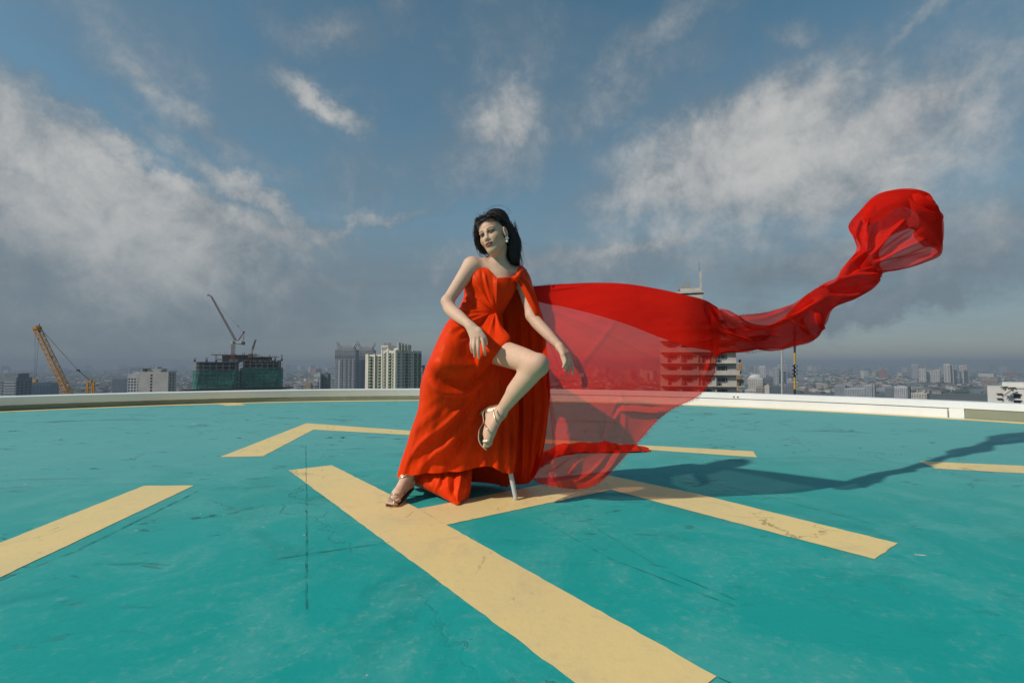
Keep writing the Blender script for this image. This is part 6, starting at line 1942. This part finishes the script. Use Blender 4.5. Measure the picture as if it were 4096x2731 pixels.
# ================================================================== sheer scarf flying from her shoulder
def sheer_mat():
    m = bpy.data.materials.new('sheer_red_chiffon'); m.use_nodes = True
    t = NT(m.node_tree); t.n.clear()
    out = t.new('ShaderNodeOutputMaterial')
    tcn = t.new('ShaderNodeTexCoord')
    f = t.noise(t.mapping(tcn.outputs['Object'], rot=(0, 0.6, 0), scale=(3, 3, 14)), 1.0, 5, 0.6, 0.7)
    g = t.noise(tcn.outputs['Object'], 420, 2, 0.5)
    col = t.mix(t.rng(f, 0.3, 0.7), (0.84, 0.022, 0.010), (0.74, 0.016, 0.008))
    df = t.new('ShaderNodeBsdfDiffuse'); tr = t.new('ShaderNodeBsdfTranslucent'); tp = t.new('ShaderNodeBsdfTransparent')
    tp.inputs[0].default_value = (1.0, 0.58, 0.55, 1)          # fine threads tint what shows through
    t.link(col, df.inputs[0]); t.link(col, tr.inputs[0])
    bn = t.new('ShaderNodeBump'); bn.inputs['Strength'].default_value = 0.25; bn.inputs['Distance'].default_value = 0.02
    t.link(f, bn.inputs['Height'])
    t.link(bn.outputs[0], df.inputs['Normal']); t.link(bn.outputs[0], tr.inputs['Normal'])
    m1 = t.new('ShaderNodeMixShader'); m1.inputs[0].default_value = 0.32
    t.link(df.outputs[0], m1.inputs[1]); t.link(tr.outputs[0], m1.inputs[2])
    # weave: the thread covers about half; seen edge-on it closes up
    lw = t.new('ShaderNodeLayerWeight'); lw.inputs[0].default_value = 0.5
    cov_ = t.rng(lw.outputs['Facing'], 0.35, 1.0, 0.65, 0.96)
    cov_ = t.math('ADD', cov_, t.math('MULTIPLY', t.math('SUBTRACT', g, 0.5), 0.16), clamp=True)
    m2 = t.new('ShaderNodeMixShader')
    t.link(cov_, m2.inputs[0]); t.link(tp.outputs[0], m2.inputs[1]); t.link(m1.outputs[0], m2.inputs[2])
    t.link(m2.outputs[0], out.inputs[0])
    return m
M_SHEER = sheer_mat()
def shift(cols, dY): return [[(u, v, Y + dY) for (u, v, Y) in c] for c in cols]

MAIN = [
    [(2128, 1146, 2.760), (2160, 1300, 2.740), (2185, 1500, 2.735), (2175, 1700, 2.745), (2120, 1905, 2.800)],
    [(2180, 1142, 2.715), (2205, 1320, 2.670), (2220, 1550, 2.655), (2205, 1760, 2.675), (2150, 1928, 2.740)],
    [(2247, 1137, 2.665), (2262, 1380, 2.600), (2268, 1630, 2.580), (2245, 1830, 2.600), (2196, 1940, 2.680)],
    [(2393, 1133, 2.551), (2398, 1400, 2.505), (2385, 1650, 2.494), (2345, 1830, 2.521), (2300, 1953, 2.600)],
    [(2511, 1137, 2.469), (2520, 1390, 2.452), (2508, 1600, 2.450), (2465, 1770, 2.469), (2400, 1926, 2.524)],
    [(2628, 1156, 2.408), (2642, 1340, 2.414), (2636, 1490, 2.420), (2600, 1620, 2.432), (2535, 1785, 2.457)],
    [(2745, 1183, 2.367), (2760, 1340, 2.390), (2752, 1460, 2.400), (2722, 1560, 2.409), (2660, 1654, 2.418)],
    [(2822, 1203, 2.380), (2834, 1330, 2.405), (2832, 1420, 2.415), (2818, 1500, 2.415), (2796, 1580, 2.405)],
    [(2872, 1232, 2.410), (2880, 1310, 2.430), (2876, 1370, 2.440), (2870, 1420, 2.440), (2862, 1488, 2.430)],
]
MF = [
    ([(2150, 1260), (2260, 1420), (2350, 1600), (2400, 1780)], 0.006, (6, 14)), ([(2150, 1290), (2230, 1460), (2300, 1640), (2330, 1800)], -0.006, (6, 12)),
    ([(2150, 1240), (2300, 1380), (2440, 1540), (2540, 1680)], 0.005, (6, 16)), ([(2160, 1230), (2340, 1340), (2520, 1470), (2660, 1600)], -0.006, (6, 16)),
    ([(2170, 1225), (2380, 1310), (2600, 1420), (2760, 1520)], 0.006, (6, 14)), ([(2150, 1330), (2200, 1520), (2230, 1700), (2220, 1850)], 0.007, (6, 12)),
    ([(2150, 1360), (2185, 1560), (2200, 1740), (2180, 1880)], -0.007, (6, 10)), ([(2480, 1560), (2500, 1680), (2480, 1790), (2420, 1880)], 0.008, 10),
    ([(2300, 1500), (2360, 1420), (2430, 1330), (2470, 1270)], 0.006, 10),
    ([(2150, 1560), (2250, 1500), (2330, 1420)], 0.008, 14),
    ([(2660, 1650), (2580, 1645), (2500, 1640), (2460, 1640)], 0.030, 9), ([(2640, 1632), (2560, 1620), (2490, 1618), (2470, 1640), (2450, 1690)], -0.022, 8),
    ([(2472, 1632), (2455, 1680), (2430, 1740), (2412, 1790)], 0.024, 8, 'step'), ([(2420, 1660), (2408, 1740), (2410, 1790)], -0.020, 7),
    ([(2390, 1670), (2395, 1760)], 0.014, 7),
    ([(2320, 1780), (2310, 1830), (2290, 1870), (2270, 1900)], 0.022, 6, 'step'), ([(2340, 1700), (2300, 1800), (2250, 1860), (2180, 1900)], 0.016, 10),
    ([(2300, 1810), (2240, 1850), (2170, 1890)], -0.016, 8), ([(2330, 1830), (2280, 1880), (2200, 1915)], 0.018, 8, 'step'),
    ([(2420, 1830), (2360, 1890), (2290, 1930)], 0.010, 7), ([(2460, 1800), (2400, 1880), (2330, 1935)], -0.010, 7), ([(2500, 1780), (2440, 1870), (2380, 1920)], 0.010, 8),
    ([(2840, 1360), (2835, 1440), (2815, 1510)], 0.012, 8), ([(2856, 1350), (2852, 1430), (2842, 1490)], -0.012, 6),
]
scarf = sheet_obj('scarf', MAIN, 190, 230, M_SHEER, gown, MF, 0.006, 9, 41, (1, 1, 1.3),
                  label='sheer red chiffon scarf streaming out from the shoulder')
BAND_LOW = [(2150, 1206), (2205, 1218), (2260, 1228), (2400, 1264), (2520, 1302), (2642, 1350), (2752, 1386), (2834, 1402), (2880, 1412)]
TOP = [c[0] for c in MAIN]
band = []
for (tu, tv, tY), (lu, lv) in zip(TOP, BAND_LOW):
    band.append([(tu, tv - 1, tY), ((tu * 2 + lu) / 3, (tv * 2 + lv) / 3, tY - 0.004), ((tu + lu * 2) / 3, (tv + lv * 2) / 3, tY + 0.004), (lu, lv, tY + 0.008)])
o_ = quad_obj
sheet_obj('scarf_fold', band, 80, 200, M_SHEER, gown, [([(2180, 1160), (2300, 1150), (2420, 1160)], 0.006, 8), ([(2150, 1190), (2260, 1170), (2360, 1150)], -0.006, 8),
          ([(2830, 1225), (2860, 1290), (2890, 1340)], -0.02, 12)], 0.005, 9, 43)
band2 = [[(u, v, Y + 0.05) if i else (u, v - 1, Y + 0.002) for i, (u, v, Y) in enumerate(c)] for c in band]
sheet_obj('scarf_fold', band2, 60, 160, M_SHEER, gown, None, 0.005, 9, 47)
# tail: front and back cloth of a flattened, twisting tube
TAIL = [((2838, 1212), (2858, 1440), 2.385), ((2880, 1236), (2872, 1424), 2.410), ((2935, 1272), (2916, 1413), 2.470), ((3000, 1300), (2986, 1412), 2.560), ((3060, 1302), (3060, 1402), 2.660),
        ((3118, 1284), (3180, 1387), 2.770), ((3174, 1226), (3258, 1362), 2.890), ((3236, 1172), (3300, 1300), 3.010), ((3290, 1142), (3332, 1240), 3.130),
        ((3338, 1121), (3424, 1196), 3.250), ((3364, 1088), (3490, 1156), 3.360), ((3394, 1042), (3524, 1118), 3.470), ((3437, 1002), (3518, 1096), 3.580)]
def tube_side(lst, bulge, nmid=5):
    cols = []
    for (t0, t1, Y) in lst:
        c = []
        for k in range(nmid):
            f = k / (nmid - 1)
            c.append((t0[0] + (t1[0] - t0[0]) * f, t0[1] + (t1[1] - t0[1]) * f, Y + bulge * math.sin(math.pi * f)))
        cols.append(c)
    return cols
TF = [
    ([(2850, 1215), (2890, 1275), (2950, 1320), (3020, 1330), (3100, 1320)], -0.05, 12), ([(2885, 1250), (2960, 1310), (3060, 1318), (3160, 1310), (3250, 1340)], 0.045, 12, 'step'),
    ([(2890, 1330), (2940, 1350), (3000, 1360), (3010, 1330)], 0.03, 9, 'step'), ([(3000, 1350), (3050, 1360), (3150, 1365)], -0.04, 12),
    ([(2880, 1390), (2960, 1390), (3060, 1385), (3180, 1370)], 0.03, 10),
    ([(3100, 1310), (3180, 1270), (3240, 1230), (3300, 1190)], 0.04, 14), ([(3230, 1250), (3240, 1300), (3262, 1345)], -0.05, 9), ([(3250, 1250), (3262, 1300), (3280, 1330)], 0.04, 7),
    ([(3300, 1150), (3350, 1145), (3420, 1125), (3490, 1110), (3530, 1105)], 0.06, 12, 'step'), ([(3330, 1165), (3400, 1160), (3490, 1135)], -0.05, 12),
    ([(3340, 1180), (3400, 1180), (3450, 1165)], 0.03, 8),
    ([(3370, 1100), (3420, 1050), (3480, 1000)], 0.04, 10), ([(3385, 1105), (3440, 1070), (3500, 1040)], -0.03, 8), ([(3400, 1110), (3460, 1085), (3515, 1065)], 0.03, 8),
]
sheet_obj('scarf_tail', tube_side(TAIL, -0.09), 70, 260, M_SHEER, gown, TF, 0.010, 11, 51)
sheet_obj('scarf_tail', tube_side(TAIL, 0.07), 50, 200, M_SHEER, gown, [(p, -a, w_ * 1.2) for (p, a, w_, *_) in TF[::2]], 0.012, 10, 53)
# loose sheer edge above the tail
sheet_obj('scarf_edge', [
    [(2925, 1264, 2.56), (2960, 1290, 2.56), (3000, 1320, 2.56)], [(3000, 1258, 2.63), (3020, 1285, 2.63), (3040, 1320, 2.63)], [(3060, 1251, 2.71), (3080, 1280, 2.71), (3095, 1310, 2.70)],
    [(3120, 1234, 2.79), (3135, 1262, 2.78), (3150, 1290, 2.77)], [(3180, 1210, 2.87), (3195, 1235, 2.85), (3210, 1262, 2.83)], [(3236, 1170, 2.93), (3246, 1195, 2.91), (3256, 1220, 2.89)],
], 30, 80, M_SHEER, gown, [([(2950, 1290), (3060, 1272), (3170, 1225)], 0.02, 6)], 0.005, 20, 59)
# ballooning end
BAL = [((3398, 1040), (3526, 1114), 3.52), ((3424, 1000), (3540, 1096), 3.60), ((3416, 958), (3600, 1080), 3.67), ((3395, 905), (3692, 1053), 3.75), ((3440, 842), (3764, 1018), 3.84), ((3500, 785), (3770, 950), 3.91),
       ((3580, 759), (3764, 895), 3.97), ((3650, 757), (3772, 866), 4.01), ((3708, 772), (3756, 836), 4.03), ((3728, 792), (3744, 818), 4.04)]
BALB = [((3398, 1040), (3526, 1114), 3.54), ((3424, 1000), (3532, 1080), 3.62), ((3416, 958), (3530, 1010), 3.69), ((3395, 905), (3560, 950), 3.77), ((3440, 842), (3650, 930), 3.86), ((3500, 785), (3700, 960), 3.93),
       ((3580, 759), (3764, 985), 3.99), ((3650, 757), (3772, 900), 4.03), ((3708, 772), (3756, 840), 4.05), ((3728, 792), (3744, 818), 4.06)]
BF = [
    ([(3470, 1000), (3460, 930), (3480, 860), (3500, 820)], 0.05, 10, 'step'), ([(3440, 985), (3425, 930), (3445, 880)], 0.04, 7), ([(3485, 1000), (3505, 930), (3520, 880)], -0.04, 9),
    ([(3500, 1010), (3560, 940), (3620, 880)], 0.045, 9, 'step'), ([(3510, 1030), (3600, 960), (3680, 910)], -0.04, 10), ([(3510, 1050), (3600, 1000), (3700, 960)], 0.035, 8, 'step'),
    ([(3515, 1070), (3620, 1030), (3740, 985)], -0.04, 8), ([(3520, 1085), (3640, 1050), (3755, 1010)], 0.04, 7), ([(3640, 790), (3690, 830), (3740, 850)], 0.04, 9),
    ([(3670, 775), (3720, 820), (3765, 860)], -0.04, 8), ([(3600, 800), (3660, 850), (3745, 880)], 0.03, 10),
]
sheet_obj('scarf_end', tube_side(BAL, -0.15, 7), 90, 150, M_SHEER, gown, [(q_[0], q_[1] * 1.3, *q_[2:]) for q_ in BF], 0.012, 10, 61)
sheet_obj('scarf_end', tube_side(BALB, 0.12, 7), 70, 120, M_SHEER, gown, [(p, -a * 0.6, w_ * 1.3) for (p, a, w_, *_) in BF[::2]], 0.015, 9, 63)
# turned-back hem inside the balloon
sheet_obj('scarf_end_hem', [
    [(3440, 848, 3.72), (3500, 790, 3.76), (3600, 762, 3.82), (3700, 770, 3.94), (3760, 850, 3.98), (3768, 940, 3.92), (3764, 1015, 3.84)],
    [(3455, 880, 3.68), (3520, 830, 3.69), (3610, 805, 3.74), (3690, 820, 3.84), (3725, 880, 3.86), (3725, 940, 3.82), (3735, 990, 3.80)],
    [(3470, 905, 3.67), (3535, 872, 3.66), (3600, 830, 3.70), (3670, 850, 3.78), (3680, 900, 3.80), (3660, 935, 3.76), (3700, 985, 3.76)],
], 90, 30, M_SHEER, gown, None, 0.010, 14, 65)

# frayed threads along the raw edges of the scarf
mb = MB()
def fringe(pix, n, out_px, lmin=0.006, lmax=0.020):
    P = catmull(px3(pix), n)
    T = np.gradient(P, axis=0)
    for k in range(n):
        t_ = T[k] / np.linalg.norm(T[k])
        d_ = np.array([t_[2], 0, -t_[0]]) * out_px
        L_ = random.uniform(lmin, lmax) * random.random()
        p0 = P[k] + np.array([random.gauss(0, .002), 0, random.gauss(0, .002)])
        e1 = p0 + d_ * L_ * 0.5 + t_ * random.gauss(0.2, 0.4) * L_
        e2 = p0 + d_ * L_ + t_ * random.gauss(0.5, 0.6) * L_ + np.array([0, random.gauss(0, .3) * L_, 0])
        mb.tube([tuple(p0 - d_ * 0.004), tuple(e1), tuple(e2)], [0.0006, 0.0005, 0.0002], 3)
fringe([c[-1] for c in MAIN], 620, 1)
fringe([(2128, 1146, 2.760), (2180, 1142, 2.715), (2247, 1137, 2.665)], 60, -1)
fringe([(3185, 1386, 2.77), (3120, 1396, 2.715), (3057, 1402, 2.66), (2986, 1412, 2.56)], 110, 1)
fringe([(2935, 1264, 2.56), (3000, 1258, 2.63), (3060, 1251, 2.71), (3120, 1234, 2.79)], 90, -1)
fr_ = mb.build('frayed_thread', plain('red_thread', (0.45, 0.012, 0.010), 0.8), gown)
fr_['kind'] = 'stuff'
# ================================================================== sandals
from mathutils.bvhtree import BVHTree
_bv = BVHTree.FromPolygons([Vector(v) for v in bV], [tuple(int(i) for i in q) for q in bQ], epsilon=0.0)
CAMP = Vector((0, 0, CAMH))
def hit(u, v):
    d = (at(u, v, 2.5) - CAMP).normalized()
    loc, nor, idx, dist = _bv.ray_cast(CAMP, d)
    return (np.array(loc), np.array(nor)) if loc is not None else None
M_GOLD = plain('gold_leather', (0.74, 0.54, 0.36), 0.28, metal=0.7, var=0.25, vscale=60, bump=0.1, bscale=200)
M_HEEL = plain('bronze_heel', (0.34, 0.22, 0.13), 0.35, metal=0.25, var=0.2, vscale=80)
M_SOLE = plain('brown_insole', (0.10, 0.06, 0.035), 0.6, var=0.3, vscale=60)
def ribbon(name, pts, nrm, wd, parent, mat=None, thick=0.0022, n=26):
    P = catmull(np.array(pts), n); N4 = catmull(np.array(nrm), n)
    N4 /= np.linalg.norm(N4, axis=1)[:, None]
    T = np.gradient(P, axis=0); T /= np.linalg.norm(T, axis=1)[:, None]
    B = np.cross(T, N4); B /= np.linalg.norm(B, axis=1)[:, None]
    w_ = np.array(wd) if hasattr(wd, '__len__') else np.array([wd, wd])
    w_ = np.interp(np.linspace(0, 1, n), np.linspace(0, 1, len(w_)), w_)[:, None] / 2
    V = []
    for k in range(n):
        for (i, j) in ((-1, 0), (-0.7, 1), (0.7, 1), (1, 0)):
            V.append(P[k] + B[k] * i * w_[k] + N4[k] * (j * thick))
        V.append(P[k] - N4[k] * 0.002)
    F = []
    for k in range(n - 1):
        for i in range(5): F.append((k * 5 + i, k * 5 + (i + 1) % 5, (k + 1) * 5 + (i + 1) % 5, (k + 1) * 5 + i))
    F += [(4, 3, 2, 1, 0), tuple((n - 1) * 5 + i for i in range(5))]
    return mesh_obj(name, V, F, mat or M_GOLD, parent, smooth=True)
def strap(pix, wd, parent, ends=(0.02, 0.02)):
    P = []; N4 = []
    path = catmull(np.array([(u, v, 0) for u, v in pix], float), 14)
    for (u, v, _) in path:
        h_ = hit(u, v)
        if h_ is not None and h_[0][1] < 2.9:
            P.append(h_[0] + h_[1] * 0.0022); N4.append(h_[1])
    if len(P) < 3: return None
    # carry the ends round the far side of the foot
    for _ in range(2):
        P = [P[0]] + [(P[i - 1] + 2 * P[i] + P[i + 1]) / 4 for i in range(1, len(P) - 1)] + [P[-1]]
    N4 = [N4[0] + (P[0] - P[1]) * 20] + N4 + [N4[-1] + (P[-1] - P[-2]) * 20]
    P = [P[0] + np.array([0, 1, 0]) * ends[0] + (P[0] - P[2]) * 0.25] + P + [P[-1] + np.array([0, 1, 0]) * ends[1] + (P[-1] - P[-3]) * 0.25]
    return ribbon('strap', P, N4, wd, parent, thick=0.003, n=40)
def sole_mesh(name, C, Wd, nrm, thick, parent, mat, mat2):
    n = 30
    P = catmull(np.array(C), n); N4 = catmull(np.array(nrm), n); N4 /= np.linalg.norm(N4, axis=1)[:, None]
    T = np.gradient(P, axis=0); T /= np.linalg.norm(T, axis=1)[:, None]
    B = np.cross(T, N4); B /= np.linalg.norm(B, axis=1)[:, None]
    w_ = np.interp(np.linspace(0, 1, n), np.linspace(0, 1, len(Wd)), Wd)
    w_ = w_ * np.minimum(1, np.sqrt(np.clip(np.minimum(np.arange(n) + 0.35, n - 0.65 - np.arange(n)) / 3.0, 0, 1)))
    mbx = MB(); V = []
    for k in range(n):
        for (i, j) in ((-1, 0), (1, 0), (1, -1), (-1, -1)): V.append(P[k] + B[k] * i * w_[k] / 2 + N4[k] * j * thick)
    F = []; mi = []
    for k in range(n - 1):
        for i in range(4): F.append((k * 4 + i, k * 4 + (i + 1) % 4, (k + 1) * 4 + (i + 1) % 4, (k + 1) * 4 + i)); mi.append(1 if i == 0 else 0)
    F += [(3, 2, 1, 0), tuple((n - 1) * 4 + i for i in range(4))]; mi += [0, 0]
    o = mesh_obj(name, V, F, [mat, mat2], parent, smooth=False)
    o.data.polygons.foreach_set('material_index', np.array(mi, np.int32))
    return o
# standing foot
dr = np.array([-0.30, -0.93, 0.0]); dr /= np.linalg.norm(dr)
toe = tb + dr * 0.058; toe[2] = 0.009
ball_ = tb.copy(); ball_[2] = 0.0085
hb = np.array(A(1641, 1932, 2.645)); heel_ = hb + np.array([0.004, 0.010, -0.024])
arch = (ball_ + heel_) / 2 + np.array([0, 0, -0.004])
shoe = sole_mesh('sandal', [toe, (toe + ball_) / 2, ball_, arch, heel_ + (ball_ - heel_) * 0.12, heel_ - (ball_ - heel_) * 0.1],
                 [0.050, 0.070, 0.072, 0.046, 0.044, 0.040], [(0, 0, 1), (0, 0, 1), (0, -0.1, 1), (-0.15, -0.35, 1), (-0.1, -0.2, 1), (0, 0, 1)], 0.007, person, M_GOLD, M_SOLE)
shoe['label'] = 'strappy gold heeled sandal on the standing foot'
tip = np.array(gat(1632, 1984)); tip[2] = 0.0
mb = MB(); mb.tube([tuple(heel_ + np.array([0, 0.0, -0.004])), tuple((heel_ * 0.6 + tip * 0.4) + np.array([0, 0.004, 0])), tuple(tip + np.array([0, 0, 0.0]))], [0.017, 0.0075, 0.0048], 12)
mb.build('heel', M_HEEL, shoe, smooth=True)
strap([(1541, 2000), (1553, 1992), (1573, 2004), (1586, 2014)], [0.013, 0.017, 0.015], shoe)
strap([(1560, 1981), (1576, 1976), (1600, 1978), (1612, 1972)], 0.0075, shoe)
strap([(1585, 1925), (1594, 1914), (1612, 1908), (1628, 1898), (1634, 1890)], 0.010, shoe)
strap([(1646, 1893), (1650, 1915), (1648, 1932), (1640, 1944)], 0.006, shoe)
# raised foot
sN = np.array([0.80, -0.55, 0.22])
C2 = [A(1947, 1634, 2.490), A(1945, 1662, 2.485), A(1946, 1692, 2.460), A(1936, 1732, 2.420), A(1936, 1768, 2.392), A(1947, 1797, 2.368)]
shoe2 = sole_mesh('sandal', C2, [0.044, 0.046, 0.040, 0.066, 0.066, 0.036], [sN, sN, sN + np.array([0, -0.1, -0.1]), sN, sN + np.array([0.1, -0.1, 0.2]), sN + np.array([0.1, 0, 0.4])], 0.006, person, M_GOLD, M_SOLE)
shoe2['label'] = 'strappy gold heeled sandal on the raised foot'
h0 = A(1938, 1650, 2.495)
mb = MB(); mb.tube([tuple(h0), tuple(h0 + np.array([-0.022, 0.022, -0.004])), tuple(h0 + np.array([-0.046, 0.046, -0.006]))], [0.017, 0.008, 0.0048], 12)
mb.build('heel', M_HEEL, shoe2, smooth=True)
cf = Field((-0.20, 2.38, 0.40), (-0.04, 2.56, 0.54), 0.002)
cf.cone(A(1966, 1650, 2.45), A(1960, 1668, 2.455), 0.029, 0.026, 0.01)
cf.cone(A(1990, 1640, 2.435), A(1966, 1648, 2.45), 0.028, 0.029, 0.01)
ix = np.indices(cf.f.shape).reshape(3, -1).T; gu = proj(cf.lo + cf.h * ix)
c1 = np.interp(gu[:, 0], [1925, 1945, 1960, 1985, 2010], [1690, 1664, 1646, 1637, 1634])
cutf = (gu[:, 1] - c1) * 2.45 / FPX
cf.f = np.maximum(cf.f, cutf.reshape(cf.f.shape).astype(np.float32))
cV, cQ = cf.mesh(); quad_obj('heel_counter', smooth_mesh(cV, cQ, 2), cQ, M_GOLD, shoe2)
strap([(1988, 1642), (1996, 1662), (2012, 1675)], 0.0075, shoe2)
strap([(1974, 1638), (1979, 1668), (1990, 1702)], 0.007, shoe2)
strap([(1942, 1700), (1953, 1720), (1966, 1738)], 0.007, shoe2)
strap([(1932, 1764), (1944, 1766), (1960, 1760)], [0.017, 0.016, 0.014], shoe2)

# ================================================================== stool
M_STOOL = plain('white_stool_lacquer', (0.56, 0.57, 0.57), 0.4, var=0.08, vscale=6)
sc_ = Vector((-0.17, 2.71, 0))
stool = empty('stool', sc_, 'white stool with tapered round legs hidden under the gown', 'stool')
feet = [Vector((0.020, 2.596, 0)), Vector((-0.058, 2.90, 0)), Vector((-0.275, 2.615, 0)), Vector((-0.345, 2.86, 0))]
for f_ in feet:
    top = sc_ + (f_ - sc_) * 0.34 + Vector((0, 0, 0.60))
    mb = MB(); mb.tube([f_ + Vector((0, 0, 0.0)), f_ + Vector((0, 0, 0.006)) + (top - f_) * 0.01, f_ + (top - f_) * 0.5, top], [0.0105, 0.0115, 0.0145, 0.018], 16)
    mb.build('leg', M_STOOL, stool, smooth=True)
mb = MB(); mb.tube([sc_ + Vector((0, 0, 0.595)), sc_ + Vector((0, 0, 0.605)), sc_ + Vector((0, 0, 0.632)), sc_ + Vector((0, 0, 0.64))], [0.120, 0.135, 0.135, 0.120], 36)
mb.build('seat', M_STOOL, stool, smooth=True)
# ================================================================== haze
def haze_mat():
    m = bpy.data.materials.new('haze_air'); m.use_nodes = True
    t = NT(m.node_tree); t.n.clear()
    out = t.new('ShaderNodeOutputMaterial'); pv = t.new('ShaderNodeVolumePrincipled')
    pv.inputs['Color'].default_value = (0.42, 0.50, 0.59, 1)
    pv.inputs['Density'].default_value = 0.00021
    pv.inputs['Anisotropy'].default_value = 0.0
    t.link(pv.outputs[0], out.inputs['Volume'])
    return m
mb = MB(); mb.box((0, 0, -15), (28000, 28000, 2 * 97 + 0.0))
hz = mb.build('haze', haze_mat()); tag(hz, kind='stuff'); hz['label'] = 'thin grey haze lying over the whole city'
